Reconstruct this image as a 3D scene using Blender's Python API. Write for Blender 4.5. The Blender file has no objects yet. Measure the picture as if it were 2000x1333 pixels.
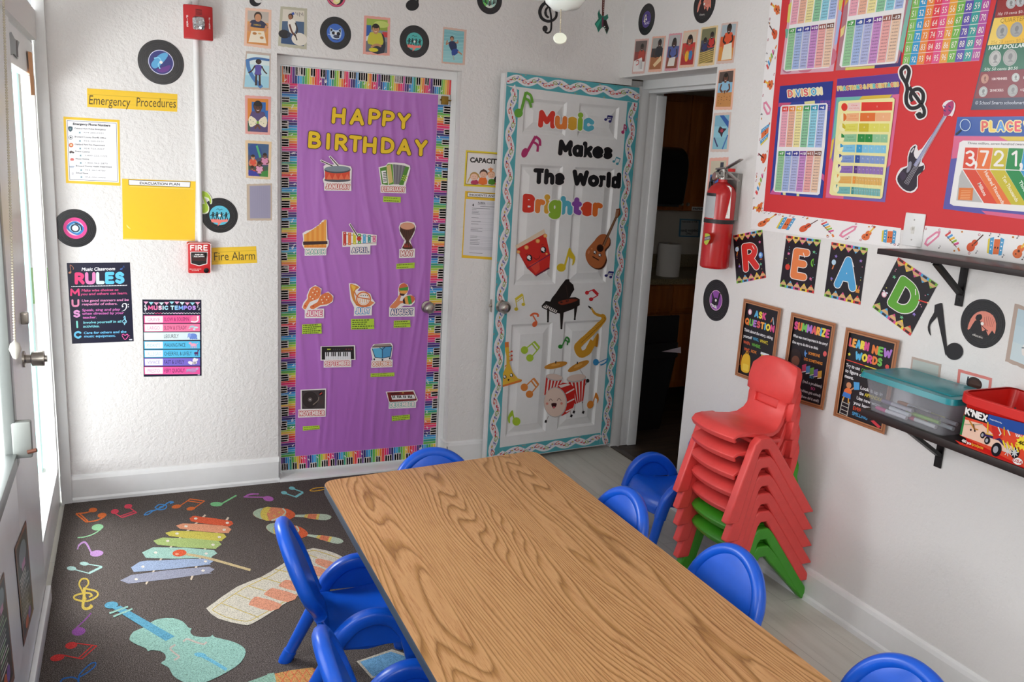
import bpy,bmesh,math,random
from mathutils import Vector,Matrix,Euler
from mathutils.geometry import tessellate_polygon
random.seed(7)
SC=bpy.context.scene
COL=SC.collection
PI=math.pi
V3=Vector
F_PX=1672.82
CAM=V3((0.0,-4.322,1.7368))
CROT=Euler((math.radians(77.760),math.radians(-3.1485),math.radians(-23.6355)),'XYZ').to_matrix()
cd=bpy.data.cameras.new('camera');cam=bpy.data.objects.new('camera',cd);COL.objects.link(cam)
cd.sensor_fit='HORIZONTAL';cd.sensor_width=36.0;cd.lens=F_PX*36.0/2000.0
cd.clip_start=0.02;cd.clip_end=200
cam.matrix_world=Matrix.Translation(CAM)@CROT.to_4x4()
SC.camera=cam
def ray(x,y):
 return CROT@V3(((x-1000)/F_PX,-(y-666.5)/F_PX,-1.0))
class Plane:
 """a real surface in the room: point, normal towards the room"""
 def __init__(s,p,n):s.p=V3(p);s.n=V3(n).normalized()
 def hit(s,x,y,o=0.0):
  d=ray(x,y);return CAM+d*(((s.p+s.n*o)-CAM).dot(s.n)/d.dot(s.n))
XR=2.519
BW=Plane((0,0,0),(0,-1,0))
RW=Plane((XR,0,0),(-1,0,0))
FL=Plane((0,0,0),(0,0,1))
PDP=Plane((0,.07,0),(0,-1,0))
WD_H=V3((2.654,.011,.03));WD_L=V3((1.790,-.083,.03))
_wn=V3((0,0,1)).cross(WD_H-WD_L).normalized()
WD_N=_wn if _wn.y<0 else-_wn
WDP=Plane(WD_L,WD_N)
_M={}
def srgb(h):
 h=h.lstrip('#');c=[int(h[i:i+2],16)/255 for i in(0,2,4)]
 return tuple((x/12.92 if x<=.04045 else((x+.055)/1.055)**2.4)for x in c)+(1.0,)
def newmat(name):
 m=bpy.data.materials.new(name);m.use_nodes=True
 nt=m.node_tree;b=nt.nodes['Principled BSDF'];return m,nt,b
def mat(col,rough=.5,metal=0.0,spec=.5,coat=0.0):
 k=(col,rough,metal,spec,coat)
 if k not in _M:
  m,nt,b=newmat('paint_'+col.strip('#'))
  b.inputs['Base Color'].default_value=srgb(col);b.inputs['Roughness'].default_value=rough
  b.inputs['Metallic'].default_value=metal;b.inputs['Specular IOR Level'].default_value=spec
  if coat:b.inputs['Coat Weight'].default_value=coat;b.inputs['Coat Roughness'].default_value=.08
  _M[k]=m
 return _M[k]
def N(nt,typ,**kw):
 n=nt.nodes.new(typ)
 for k,v in kw.items():
  if k in n.inputs:n.inputs[k].default_value=v
  else:setattr(n,k,v)
 return n
def LK(nt,a,b):nt.links.new(a,b)
def coords(nt,scale=(1,1,1),rot=(0,0,0),kind='Object'):
 tc=N(nt,'ShaderNodeTexCoord');mp=N(nt,'ShaderNodeMapping')
 mp.inputs['Scale'].default_value=scale;mp.inputs['Rotation'].default_value=rot
 LK(nt,tc.outputs[kind],mp.inputs['Vector']);return mp.outputs['Vector']
def ramp(nt,fac,stops):
 r=N(nt,'ShaderNodeValToRGB');e=r.color_ramp.elements
 while len(e)<len(stops):e.new(.5)
 for i,(p,c)in enumerate(stops):e[i].position=p;e[i].color=srgb(c)if isinstance(c,str)else c
 LK(nt,fac,r.inputs['Fac']);return r.outputs['Color']
def bump(nt,b,h,strength,dist):
 bp=N(nt,'ShaderNodeBump');bp.inputs['Strength'].default_value=strength;bp.inputs['Distance'].default_value=dist
 LK(nt,h,bp.inputs['Height']);LK(nt,bp.outputs['Normal'],b.inputs['Normal'])
def tag(o,label=None,cat=None,group=None,kind=None):
 if label:o['label']=label
 if cat:o['category']=cat
 if group:o['group']=group
 if kind:o['kind']=kind
 return o
def empty(name,loc,label=None,cat=None,group=None,rz=0.0):
 o=bpy.data.objects.new(name,None);COL.objects.link(o);o.location=loc;o.rotation_euler=(0,0,rz)
 o.empty_display_size=.05
 return tag(o,label,cat,group)
def mesh_obj(name,me,parent=None):
 o=bpy.data.objects.new(name,me);COL.objects.link(o)
 if parent is not None:o.parent=parent
 return o
def from_bm(name,bm,mats,parent=None,smooth=False,auto=None):
 me=bpy.data.meshes.new(name);bm.normal_update();bm.to_mesh(me);bm.free()
 for m in(mats if isinstance(mats,(list,tuple))else[mats]):me.materials.append(m)
 if smooth:
  for p in me.polygons:p.use_smooth=True
 o=mesh_obj(name,me,parent)
 if smooth and auto:
  md=o.modifiers.new('edges','EDGE_SPLIT');md.split_angle=math.radians(auto)
 return o
def struct(o,label=None):o['kind']='structure';return tag(o,label)
def add_box(bm,x0,x1,y0,y1,z0,z1,bevel=0.0,mi=0,seg=2):
 r=bmesh.ops.create_cube(bm,size=1.0);vs=r['verts']
 for v in vs:
  v.co=V3(((x0+x1)/2+v.co.x*(x1-x0),(y0+y1)/2+v.co.y*(y1-y0),(z0+z1)/2+v.co.z*(z1-z0)))
 fs={f for v in vs for f in v.link_faces}
 for f in fs:f.material_index=mi
 if bevel>0:
  es=list({e for v in vs for e in v.link_edges})
  r2=bmesh.ops.bevel(bm,geom=es,offset=bevel,segments=seg,profile=.5,affect='EDGES',clamp_overlap=True)
  for f in r2['faces']:f.material_index=mi
def box(name,dims,m,parent=None,bevel=0.0,smooth=False):
 bm=bmesh.new();add_box(bm,*dims,bevel=bevel)
 c=V3(((dims[0]+dims[1])/2,(dims[2]+dims[3])/2,(dims[4]+dims[5])/2))
 if parent is None:
  bmesh.ops.translate(bm,verts=bm.verts,vec=-c)
 o=from_bm(name,bm,m,parent,smooth=bevel>0,auto=35)
 if parent is None:o.location=c
 return o
def frame_from(d,up=V3((0,0,1))):
 d=d.normalized()
 if abs(d.dot(up))>.97:up=V3((1,0,0))
 a=d.cross(up).normalized();return a,a.cross(d).normalized()
def add_tube(bm,pts,rad,seg=12,cap=True,mi=0,squash=None,up=V3((0,0,1)),closed=False):
 """swept tube through pts; rad number or list; squash=(ra,rb) ellipse factors"""
 pts=[V3(p)for p in pts];n=len(pts);rings=[]
 for i,p in enumerate(pts):
  if closed:d=pts[(i+1)%n]-pts[i-1]
  else:d=pts[min(i+1,n-1)]-pts[max(i-1,0)]
  a,b=frame_from(d,up)
  r=rad[i]if isinstance(rad,(list,tuple))else rad
  sa,sb=(squash[i]if isinstance(squash,list)else squash)if squash else(1,1)
  rings.append([bm.verts.new(p+a*(math.cos(t)*r*sa)+b*(math.sin(t)*r*sb))for t in[2*PI*k/seg for k in range(seg)]])
 m=n if closed else n-1
 for i in range(m):
  A,B=rings[i],rings[(i+1)%n]
  for k in range(seg):
   f=bm.faces.new((A[k],A[(k+1)%seg],B[(k+1)%seg],B[k]));f.material_index=mi
 if cap and not closed:
  f=bm.faces.new(rings[0]);f.material_index=mi
  f=bm.faces.new(list(reversed(rings[-1])));f.material_index=mi
def add_lathe(bm,prof,seg=32,M=Matrix(),mi=0,cap=True):
 """prof: (r,z) from bottom to top around local z"""
 rings=[[bm.verts.new(M@V3((r*math.cos(2*PI*k/seg),r*math.sin(2*PI*k/seg),z)))for k in range(seg)]for r,z in prof]
 for A,B in zip(rings,rings[1:]):
  for k in range(seg):
   f=bm.faces.new((A[k],A[(k+1)%seg],B[(k+1)%seg],B[k]));f.material_index=mi
 if cap:
  if prof[0][0]>1e-6:f=bm.faces.new(list(reversed(rings[0])));f.material_index=mi
  if prof[-1][0]>1e-6:f=bm.faces.new(rings[-1]);f.material_index=mi
def align(z,loc):
 """matrix whose local z points along z"""
 z=V3(z).normalized();a,b=frame_from(z);M=Matrix((a,b,z)).transposed().to_4x4();M.translation=V3(loc)
 if M.to_3x3().determinant()<0:M=Matrix((b,a,z)).transposed().to_4x4();M.translation=V3(loc)
 return M
def spline(pts,closed=False,n=6):
 """Catmull-Rom through the points (2-D or 3-D tuples)"""
 P=[V3(p)if len(p)==3 else V3((p[0],p[1],0))for p in pts];out=[];m=len(P)
 for i in range(m if closed else m-1):
  p1,p2=P[i],P[(i+1)%m]
  p0=P[i-1]if(closed or i>0)else p1*2-p2
  p3=P[(i+2)%m]if(closed or i+2<m)else p2*2-p1
  for k in range(n):
   t=k/n
   out.append(.5*((2*p1)+(p2-p0)*t+(2*p0-5*p1+4*p2-p3)*t*t+(3*p1-p0-3*p2+p3)*t**3))
 if not closed:out.append(P[-1])
 return out if len(pts[0])==3 else[(p.x,p.y)for p in out]
CHARS=[chr(c)for c in range(33,127)]+['\u00a2','\u00a9','\u00f7']
WTS=(0.0,.022,.045,.07,.11)
GL={}
def make_glyphs():
 tmp=[]
 for w in WTS:
  for c in CHARS+['|| ']:
   cu=bpy.data.curves.new('g','FONT');cu.body=c if c!='|| ' else '| |';cu.size=1.0;cu.offset=w
   cu.resolution_u=2 if w==0 else 3;cu.fill_mode='FRONT'
   o=bpy.data.objects.new('g',cu);COL.objects.link(o);tmp.append((w,c,o,'g'))
   if w==0 and c!='|| ':
    cu2=bpy.data.curves.new('g','FONT');cu2.body=c+'|';o2=bpy.data.objects.new('g',cu2);COL.objects.link(o2);tmp.append((w,c,o2,'a'))
 bpy.context.view_layer.update();dg=bpy.context.evaluated_depsgraph_get();adv={};bar=None
 for w,c,o,k in tmp:
  me=o.evaluated_get(dg).to_mesh();vs=[(v.co.x,v.co.y)for v in me.vertices];fs=[tuple(p.vertices)for p in me.polygons]
  if k=='a':adv[c]=max(v[0]for v in vs)
  else:GL[(c,w)]=(vs,fs)
  o.evaluated_get(dg).to_mesh_clear()
 bar=max(v[0]for v in GL[('|',0.0)][0])
 for c in CHARS:GL[('adv',c)]=adv[c]-bar
 sp=max(v[0]for v in GL[('|| ',0.0)][0])-GL[('adv','|')]-bar
 GL[('adv',' ')]=sp
 GL['cap']=max(v[1]for v in GL[('H',0.0)][0])
 for w,c,o,k in tmp:
  d=o.data;bpy.data.objects.remove(o);bpy.data.curves.remove(d)
make_glyphs()
STEP=1.2e-5
def homog(quad,w,h):
 """perspective map (u,v)->pixel for a rectangle w x h whose corners TL,TR,BR,BL are given"""
 (x0,y0),(x1,y1),(x2,y2),(x3,y3)=quad
 dx1,dx2,sx=x1-x2,x3-x2,x0-x1+x2-x3
 dy1,dy2,sy=y1-y2,y3-y2,y0-y1+y2-y3
 D=dx1*dy2-dx2*dy1
 g=(sx*dy2-dx2*sy)/D;k=(dx1*sy-sx*dy1)/D
 a,b,c=x1-x0+g*x1,x3-x0+k*x3,x0
 d,e,f=y1-y0+g*y1,y3-y0+k*y3,y0
 def fn(u,v):
  u,v=u/w,v/h;q=g*u+k*v+1
  return((a*u+b*v+c)/q,(d*u+e*v+f)/q)
 return fn
def zoom(ox,oy,s):return lambda x,y:(ox+x/s,oy+y/s)
class Art:
 def __init__(s,plane,mp=None,base=0.0,th=.0008,rough=.5):
  s.pl=plane;s.mp=mp or(lambda x,y:(x,y));s.base=base;s.th=th;s.o=0;s.rough=rough
  s.parts={};s.order=[];s.use('sheet');s.hold=False
 def new(s,name):
  k=sum(1 for q in s.order if q.split('#')[0]==name);return s.use(name+'#%d'%k)
 def use(s,name,hold=False):
  if name not in s.parts:s.parts[name]=dict(v=[],f=[],m=[],mats=[]);s.order.append(name)
  s.cur=s.parts[name];s.hold=False
  if hold:s.o+=1
  s.hold=hold;return s
 def zoom(s,ox,oy,sc):s.mp=zoom(ox,oy,sc);return s
 def frame(s,quad,w,h,pre=True):
  q=[s.mp(*p)for p in quad]if pre else quad
  s.mp=homog(q,w,h);return s
 def off(s):
  if not s.hold:s.o+=1
  return s.base+s.th+s.o*STEP
 def P(s,x,y,o):return s.pl.hit(*s.mp(x,y),o)
 def mi(s,col):
  m=col if not isinstance(col,str)else mat(col,s.rough)
  if m not in s.cur['mats']:s.cur['mats'].append(m)
  return s.cur['mats'].index(m)
 def raw(s,vs,fs,col,solid=False,ramp=0):
  o=s.off();c=s.cur;b=len(c['v']);i=s.mi(col)
  c['v']+=[s.P(x,y,o+(k%ramp)*3e-7 if ramp else o)for k,(x,y)in enumerate(vs)]
  for f in fs:c['f'].append(tuple(b+k for k in f));c['m'].append(i)
  if solid:
   cnt={}
   for f in fs:
    for a,d in zip(f,f[1:]+f[:1]):cnt[(a,d)]=cnt.get((a,d),0)+1
   for(a,d)in list(cnt):
    if(d,a)not in cnt:
     k=len(c['v']);c['v']+=[s.P(*vs[a],s.base),s.P(*vs[d],s.base)]
     c['f'].append((b+d,b+a,k,k+1));c['m'].append(i)
 def poly(s,pts,col,smooth=0,solid=False):
  if smooth:pts=spline(pts,True,smooth)
  pts=list(pts)
  ar=sum(a[0]*b[1]-b[0]*a[1]for a,b in zip(pts,pts[1:]+pts[:1]))
  if ar>0:pts=pts[::-1]
  tri=tessellate_polygon([[V3((x,y,0))for x,y in pts]])
  fs=[]
  for t in tri:
   A,B,C_=(pts[k]for k in t)
   if(B[0]-A[0])*(C_[1]-A[1])-(C_[0]-A[0])*(B[1]-A[1])>0:t=t[::-1]
   fs.append(tuple(t))
  s.raw(pts,fs,col,solid);return s
 def rect(s,x0,y0,x1,y1,col,solid=False,r=0,rot=0):
  if r:
   pts=[]
   for cx,cy,a0 in((x1-r,y0+r,-90),(x1-r,y1-r,0),(x0+r,y1-r,90),(x0+r,y0+r,180)):
    pts+=[(cx+r*math.cos(math.radians(a0+k*22.5)),cy+r*math.sin(math.radians(a0+k*22.5)))for k in range(5)]
  else:pts=[(x0,y0),(x1,y0),(x1,y1),(x0,y1)]
  if rot:
   cx,cy=(x0+x1)/2,(y0+y1)/2;c,n=math.cos(math.radians(rot)),math.sin(math.radians(rot))
   pts=[(cx+(x-cx)*c-(y-cy)*n,cy+(x-cx)*n+(y-cy)*c)for x,y in pts]
  return s.poly(pts,col,solid=solid)
 def ell(s,cx,cy,rx,ry=None,col='#000000',rot=0,a0=0,a1=360,n=28,solid=False):
  ry=ry or rx;c,q=math.cos(math.radians(rot)),math.sin(math.radians(rot));pts=[]
  full=a1-a0>=360
  for k in range(n if full else n+1):
   t=math.radians(a0+(a1-a0)*k/n);x,y=rx*math.cos(t),ry*math.sin(t)
   pts.append((cx+x*c-y*q,cy+x*q+y*c))
  if not full:pts.append((cx,cy))
  return s.poly(pts,col,solid=solid)
 def stroke(s,pts,w,col,closed=False,smooth=0,solid=False,round=False):
  if smooth:pts=spline(pts,closed,smooth)
  pts=[p for i,p in enumerate(pts)if i==0 or math.dist(p,pts[i-1])>1e-6];n=len(pts);L=[];R=[]
  for i,p in enumerate(pts):
   a=pts[i-1]if(closed or i>0)else p;b=pts[(i+1)%n]if(closed or i<n-1)else p
   d1=(p[0]-a[0],p[1]-a[1]);d2=(b[0]-p[0],b[1]-p[1])
   l1=math.hypot(*d1)or 1;l2=math.hypot(*d2)or 1
   tx,ty=d1[0]/l1+d2[0]/l2,d1[1]/l1+d2[1]/l2;l=math.hypot(tx,ty)or 1;tx/=l;ty/=l
   ww=(w[min(int(i/max(1,n-1)*(len(w)-1)+.5),len(w)-1)]if isinstance(w,(list,tuple))else w)/2
   cosx=max(.45,abs(tx*(d1[0]/l1 if d1!=(0,0)else d2[0]/l2)+ty*(d1[1]/l1 if d1!=(0,0)else d2[1]/l2)))
   ww/=cosx
   L.append((p[0]-ty*ww,p[1]+tx*ww));R.append((p[0]+ty*ww,p[1]-tx*ww))
  vs=L+R;fs=[]
  for i in range(n if closed else n-1):
   j=(i+1)%n;fs.append((i,n+i,n+j,j)[::-1]if False else(i,j,n+j,n+i))
  A,B,C_=(vs[k]for k in fs[0][:3])
  if(B[0]-A[0])*(C_[1]-A[1])-(C_[0]-A[0])*(B[1]-A[1])>0:fs=[f[::-1]for f in fs]
  s.raw(vs,fs,col,solid,n)
  if round and not closed:
   ww=(w if not isinstance(w,(list,tuple))else w[0])/2;s.ell(*pts[0],ww,col=col,n=12);ww=(w if not isinstance(w,(list,tuple))else w[-1])/2;s.ell(*pts[-1],ww,col=col,n=12)
  return s
 def text(s,t,x0,y0,x1,y1,h,col,w=0.0,halo=None,hw=.07,up=None,track=0.0,solid=False,fit=True,jig=0,squash=1.0):
  """t between baseline ends, cap height h, in the current units"""
  w=min(WTS,key=lambda q:abs(q-w));X=[];x=0
  for c in t:X.append(x);x+=GL[('adv',c)]+track
  tot=max(x-track,1e-6);cap=GL['cap']
  L=math.hypot(x1-x0,y1-y0);ux,uy=(x1-x0)/L,(y1-y0)/L
  sc=L/tot
  upx,upy=up if up else(uy*h,-ux*h)
  cols=col if isinstance(col,(list,tuple))else[col]
  for ps in((0,1)if halo else(1,)):
   wt=min(WTS,key=lambda q:abs(q-(hw if ps==0 else w)))
   if not s.hold:s.o+=1
   hh=s.hold;s.hold=True;k=0
   for c,gx in zip(t,X):
    if c==' ':continue
    vs,fs=GL[(c,wt)];jx=(random.uniform(-jig,jig)if jig else 0)
    P=[(x0+(gx+vx)*sc*ux+upx*(vy/cap+jx),y0+(gx+vx)*sc*uy+upy*(vy/cap+jx))for vx,vy in vs]
    ff=[]
    for f in fs:
     A,B,C_=(P[q]for q in f[:3])
     ff.append(f[::-1]if(B[0]-A[0])*(C_[1]-A[1])-(C_[0]-A[0])*(B[1]-A[1])>0 else f)
    s.raw(P,ff,(halo if ps==0 else cols[k%len(cols)]),solid and(ps==0 or not halo));k+=1
   s.hold=hh
  return s
 def build(s,name,label=None,cat=None,group=None,parent=None,kind=None,pnames=None):
  parts=[n for n in s.order if s.parts[n]['f']]
  allv=[v for n in parts for v in s.parts[n]['v']]
  c=V3((sum(v.x for v in allv),sum(v.y for v in allv),sum(v.z for v in allv)))/len(allv)
  if parent is not None:c=parent.matrix_world.translation.copy()if parent.parent is None else c
  def mk(n,nm,par,off):
   d=s.parts[n];me=bpy.data.meshes.new(nm);me.from_pydata([v-off for v in d['v']],[],d['f'])
   for m in d['mats']:me.materials.append(m)
   me.polygons.foreach_set('material_index',d['m']);me.update()
   return mesh_obj(nm,me,par)
  if parent is not None:
   off=parent.location
   return[mk(n,n.split('#')[0],parent,off)for n in parts]
  if len(parts)==1:
   o=mk(parts[0],name,None,c);o.location=c
   return tag(o,label,cat,group,kind)
  r=empty(name,c,label,cat,group)
  if kind:r['kind']=kind
  for n in parts:mk(n,n.split('#')[0],r,c)
  return r
SF={}
for _l in '''A .72|0,0 .36,1 .72,0|.14,.33 .58,.33
B .58|0,0 0,1|~0,1 .36,.97 .5,.77 .36,.56 0,.53|~0,.53 .42,.5 .58,.27 .42,.03 0,0
C .62|~.6,.82 .36,1 .08,.8 0,.5 .08,.2 .36,0 .6,.18
D .64|0,0 0,1|~0,1 .38,.95 .62,.7 .62,.3 .38,.05 0,0
E .52|.52,1 0,1 0,0 .52,0|0,.52 .44,.52
F .5|.5,1 0,1 0,0|0,.52 .42,.52
G .66|~.62,.82 .36,1 .08,.8 0,.5 .08,.2 .36,0 .62,.16|.62,.16 .64,.44 .38,.44
H .62|0,0 0,1|.62,0 .62,1|0,.5 .62,.5
I 0|0,0 0,1
J .42|.42,1 .42,.28|~.42,.28 .36,.04 .2,0 .03,.1 0,.26
K .58|0,0 0,1|.56,1 0,.42|.18,.58 .58,0
L .46|0,1 0,0 .46,0
M .82|0,0 .04,1 .41,.3 .78,1 .82,0
N .64|0,0 0,1 .64,0 .64,1
O .72|~.36,1 .08,.8 0,.5 .08,.2 .36,0 .64,.2 .72,.5 .64,.8 .36,1
P .56|0,0 0,1|~0,1 .4,.96 .56,.73 .4,.47 0,.44
Q .72|~.36,1 .08,.8 0,.5 .08,.2 .36,0 .64,.2 .72,.5 .64,.8 .36,1|.46,.26 .72,-.04
R .58|0,0 0,1|~0,1 .38,.96 .54,.74 .38,.5 0,.47|.26,.47 .58,0
S .56|~.52,.84 .3,1 .06,.86 .08,.62 .3,.52 .5,.4 .53,.16 .28,0 .02,.14
T .62|0,1 .62,1|.31,1 .31,0
U .62|0,1 0,.3|~0,.3 .08,.06 .31,0 .54,.06 .62,.3|.62,.3 .62,1
V .66|0,1 .33,0 .66,1
W .98|0,1 .22,0 .49,.75 .76,0 .98,1
X .6|0,0 .6,1|0,1 .6,0
Y .62|0,1 .31,.5 .62,1|.31,.5 .31,0
Z .56|0,1 .56,1 0,0 .56,0
& .7|~.7,.1 .4,.5 .16,.78 .3,1 .46,.8 .2,.5 .02,.24 .24,0 .5,.12 .66,.4
' 0|0,1 -.04,.74
a .52|~.5,.34 .4,.62 .2,.66 .02,.46 .04,.14 .22,0 .42,.08 .5,.34|.52,.66 .52,0
c .48|~.48,.54 .26,.68 .04,.52 0,.32 .06,.1 .26,0 .48,.12
d .52|~.5,.34 .4,.62 .2,.66 .02,.46 .04,.14 .22,0 .42,.08 .5,.34|.52,1 .52,0
e .52|~.03,.36 .5,.36 .46,.58 .26,.68 .06,.54 0,.32 .08,.08 .28,0 .5,.1
g .52|~.5,.34 .4,.62 .2,.66 .02,.46 .04,.14 .22,0 .42,.08 .5,.34|~.52,.66 .52,-.1 .42,-.32 .2,-.36 .02,-.26
h .5|0,1 0,0|~0,.4 .14,.62 .34,.66 .48,.5 .5,.3|.5,.3 .5,0
i 0|0,.66 0,0|0,1 0,1.01
k .48|0,1 0,0|.46,.66 0,.24|.16,.38 .48,0
l 0|0,1 0,0
o .56|~.28,.67 .06,.54 0,.33 .06,.12 .28,0 .5,.12 .56,.33 .5,.54 .28,.67
r .34|0,.66 0,0|~0,.36 .08,.58 .2,.66 .34,.62
s .44|~.42,.56 .22,.67 .05,.56 .1,.4 .34,.3 .42,.14 .22,0 .02,.1
t .34|.15,.96 .15,.1 .34,.04|0,.66 .34,.66
u .5|0,.66 0,.2|~0,.2 .1,.02 .28,0 .44,.1 .5,.3|.5,.66 .5,0
0 .6|~.3,1 .06,.8 0,.5 .06,.2 .3,0 .54,.2 .6,.5 .54,.8 .3,1
1 .26|.0,.8 .24,1 .24,0
2 .54|~.02,.76 .14,.98 .38,.98 .52,.76 .42,.48 .18,.22|.18,.22 0,0 .54,0
3 .54|~.02,.88 .26,1 .5,.84 .44,.6 .22,.54|~.22,.54 .5,.46 .54,.2 .3,0 .02,.12
7 .56|0,1 .56,1 .2,0'''.split('\n'):
 _h,*_s=_l.split('|');_c,_w=_h[0],float(_h[2:])
 SF[_c]=(_w,[(s[0]=='~',[tuple(float(q)for q in p.split(','))for p in s.lstrip('~').split()])for s in _s])
def chunky(a,t,x0,y0,x1,y1,h,col,sw=.24,halo=None,hs=.16,up=None,solid=False,gap=.16,ms=1.0):
 """fat round lettering: sw stroke width and hs extra halo width, in cap heights"""
 X=[];x=0
 for c in t:
  X.append(x);x+=(.3 if c==' ' else SF[c][0]+sw+gap)
 tot=x-gap;L=math.hypot(x1-x0,y1-y0);ux,uy=(x1-x0)/L,(y1-y0)/L;sc=L/tot
 upx,upy=up if up else(uy*h,-ux*h);cols=col if isinstance(col,(list,tuple))else[col]
 f0=a.mp;inset=(1-sw)
 for ps in((0,1)if halo else(1,)):
  hh=a.hold;a.hold=False;k=0
  for c,gx in zip(t,X):
   if c==' ':continue
   ks=sc/h
   def loc(u,v,gx=gx):px=x0+(gx*sc+u*h)*ux+upx*v;py=y0+(gx*sc+u*h)*uy+upy*v;return f0(px,py)
   a.mp=lambda u,v:loc(u,-v)
   wdt=sw*ms+(hs if ps==0 else 0);cc=halo if ps==0 else cols[k%len(cols)]
   for sm,pts in SF[c][1]:
    P=[((q[0]*ks+sw/2*ks),-(sw/2+q[1]*(1-sw)))for q in pts]
    if sm:P=spline(P,False,4)
    if len(P)==2 and math.dist(*P)<.05:a.ell(P[0][0],P[0][1]-(.02 if c=='i' else 0),wdt*.56,col=cc,n=14,solid=solid and(ps==0 or not halo));continue
    for seg in([P]if sm else zip(P,P[1:])):a.stroke(list(seg),wdt,cc,solid=solid and(ps==0 or not halo))
    for q in((P[0],P[-1])if sm or len(P)==2 else P):a.ell(q[0],q[1],wdt/2,col=cc,n=12,solid=False)
   k+=1
  a.mp=f0;a.hold=hh
 return a
def wall_mat(name,col,s=1.0):
 m,nt,b=newmat(name);b.inputs['Base Color'].default_value=srgb(col);b.inputs['Roughness'].default_value=.62
 v=coords(nt);n1=N(nt,'ShaderNodeTexNoise',Scale=85.0,Detail=4.0,Roughness=.6);n2=N(nt,'ShaderNodeTexNoise',Scale=38.0,Detail=3.0)
 LK(nt,v,n1.inputs['Vector']);LK(nt,v,n2.inputs['Vector'])
 mx=N(nt,'ShaderNodeMath',operation='MULTIPLY_ADD');LK(nt,n2.outputs['Fac'],mx.inputs[0]);mx.inputs[1].default_value=1.3;LK(nt,n1.outputs['Fac'],mx.inputs[2])
 bump(nt,b,mx.outputs[0],.36*s,.012);return m
M_WALL=wall_mat('textured_white_wall_paint','#E4E2E0')
M_WALLR=wall_mat('fine_textured_wall_paint','#E4E2E0',.6)
def trim_mat():
 m,nt,b=newmat('white_gloss_trim_paint');b.inputs['Roughness'].default_value=.33
 v=coords(nt);n=N(nt,'ShaderNodeTexNoise',Scale=6.0,Detail=6.0,Roughness=.7);LK(nt,v,n.inputs['Vector'])
 LK(nt,ramp(nt,n.outputs['Fac'],[(.25,'#E3E4E3'),(.6,'#EAEBEB')]),b.inputs['Base Color']);return m
M_TRIM=trim_mat()
def floor_mat():
 m,nt,b=newmat('pale_vinyl_plank');b.inputs['Roughness'].default_value=.34
 v=coords(nt,(1,1,1),(0,0,PI/2));br=N(nt,'ShaderNodeTexBrick');LK(nt,v,br.inputs['Vector'])
 br.inputs['Scale'].default_value=1.0;br.inputs['Brick Width'].default_value=1.22;br.inputs['Row Height'].default_value=.18;br.inputs['Mortar Size'].default_value=.0012
 br.inputs['Color1'].default_value=srgb('#D2D0C8');br.inputs['Color2'].default_value=srgb('#C8C5BC');br.inputs['Mortar'].default_value=srgb('#A9A69E')
 w=coords(nt,(26,2.2,1));n=N(nt,'ShaderNodeTexNoise',Scale=1.0,Detail=6.0,Roughness=.65);LK(nt,w,n.inputs['Vector'])
 mx=N(nt,'ShaderNodeMix',data_type='RGBA',blend_type='MULTIPLY');mx.inputs['Factor'].default_value=.3
 LK(nt,br.outputs['Color'],mx.inputs['A']);LK(nt,ramp(nt,n.outputs['Fac'],[(.3,'#A8A49A'),(.5,'#E8E6E0'),(.72,'#FFFFFF')]),mx.inputs['B']);LK(nt,mx.outputs['Result'],b.inputs['Base Color']);return m
M_FLOOR=floor_mat()
def rug_mat():
 m,nt,b=newmat('charcoal_loop_pile');b.inputs['Roughness'].default_value=.95;b.inputs['Specular IOR Level'].default_value=.15
 v=coords(nt);n=N(nt,'ShaderNodeTexNoise',Scale=330.0,Detail=2.0,Roughness=.6);LK(nt,v,n.inputs['Vector'])
 n2=N(nt,'ShaderNodeTexNoise',Scale=3.0,Detail=3.0);LK(nt,v,n2.inputs['Vector'])
 c=ramp(nt,n.outputs['Fac'],[(.30,'#2A2523'),(.5,'#534B47'),(.70,'#8E8580')])
 LK(nt,c,b.inputs['Base Color']);bump(nt,b,n.outputs['Fac'],.6,.004);return m
M_RUG=rug_mat()
_RP={}
def rugc(col):
 """printed pile in a colour, same speckle as the rug"""
 if col not in _RP:
  m,nt,b=newmat('rug_print_'+col.strip('#'));b.inputs['Roughness'].default_value=.95;b.inputs['Specular IOR Level'].default_value=.1
  v=coords(nt);n=N(nt,'ShaderNodeTexNoise',Scale=330.0,Detail=2.0);LK(nt,v,n.inputs['Vector'])
  r=srgb(col);LK(nt,ramp(nt,n.outputs['Fac'],[(.3,tuple(x*.5 for x in r[:3])+(1,)),(.5,r),(.7,tuple(min(1,x*1.2+.03)for x in r[:3])+(1,))]),b.inputs['Base Color'])
  bump(nt,b,n.outputs['Fac'],.5,.003);_RP[col]=m
 return _RP[col]
def steel(col='#B9B6B0',rough=.3):
 return mat(col,rough,1.0)
M_NICKEL=steel('#B5B0A8',.28);M_BRASS=steel('#8E7437',.4);M_DKMETAL=mat('#151415',.45,.3)
M_KITCHFLOOR,nt,b=newmat('dark_plank_kitchen_floor');b.inputs['Roughness'].default_value=.5
v=coords(nt,(3,30,1));n=N(nt,'ShaderNodeTexNoise',Scale=1.0,Detail=5.0);LK(nt,v,n.inputs['Vector']);LK(nt,ramp(nt,n.outputs['Fac'],[(.3,'#2A2019'),(.7,'#4A3A2E')]),b.inputs['Base Color'])
ZC=2.78
def multi_box(name,lst,m,parent=None,bevel=0.0,loc=None):
 bm=bmesh.new()
 for d in lst:add_box(bm,*d,bevel=bevel)
 c=V3(loc)if loc else V3((0,0,0))
 if parent is None:bmesh.ops.translate(bm,verts=bm.verts,vec=-c)
 o=from_bm(name,bm,m,parent,smooth=bevel>0,auto=35)
 if parent is None:o.location=c
 return o
RX0,RX1,RZ=.659,1.586,2.145
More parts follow.
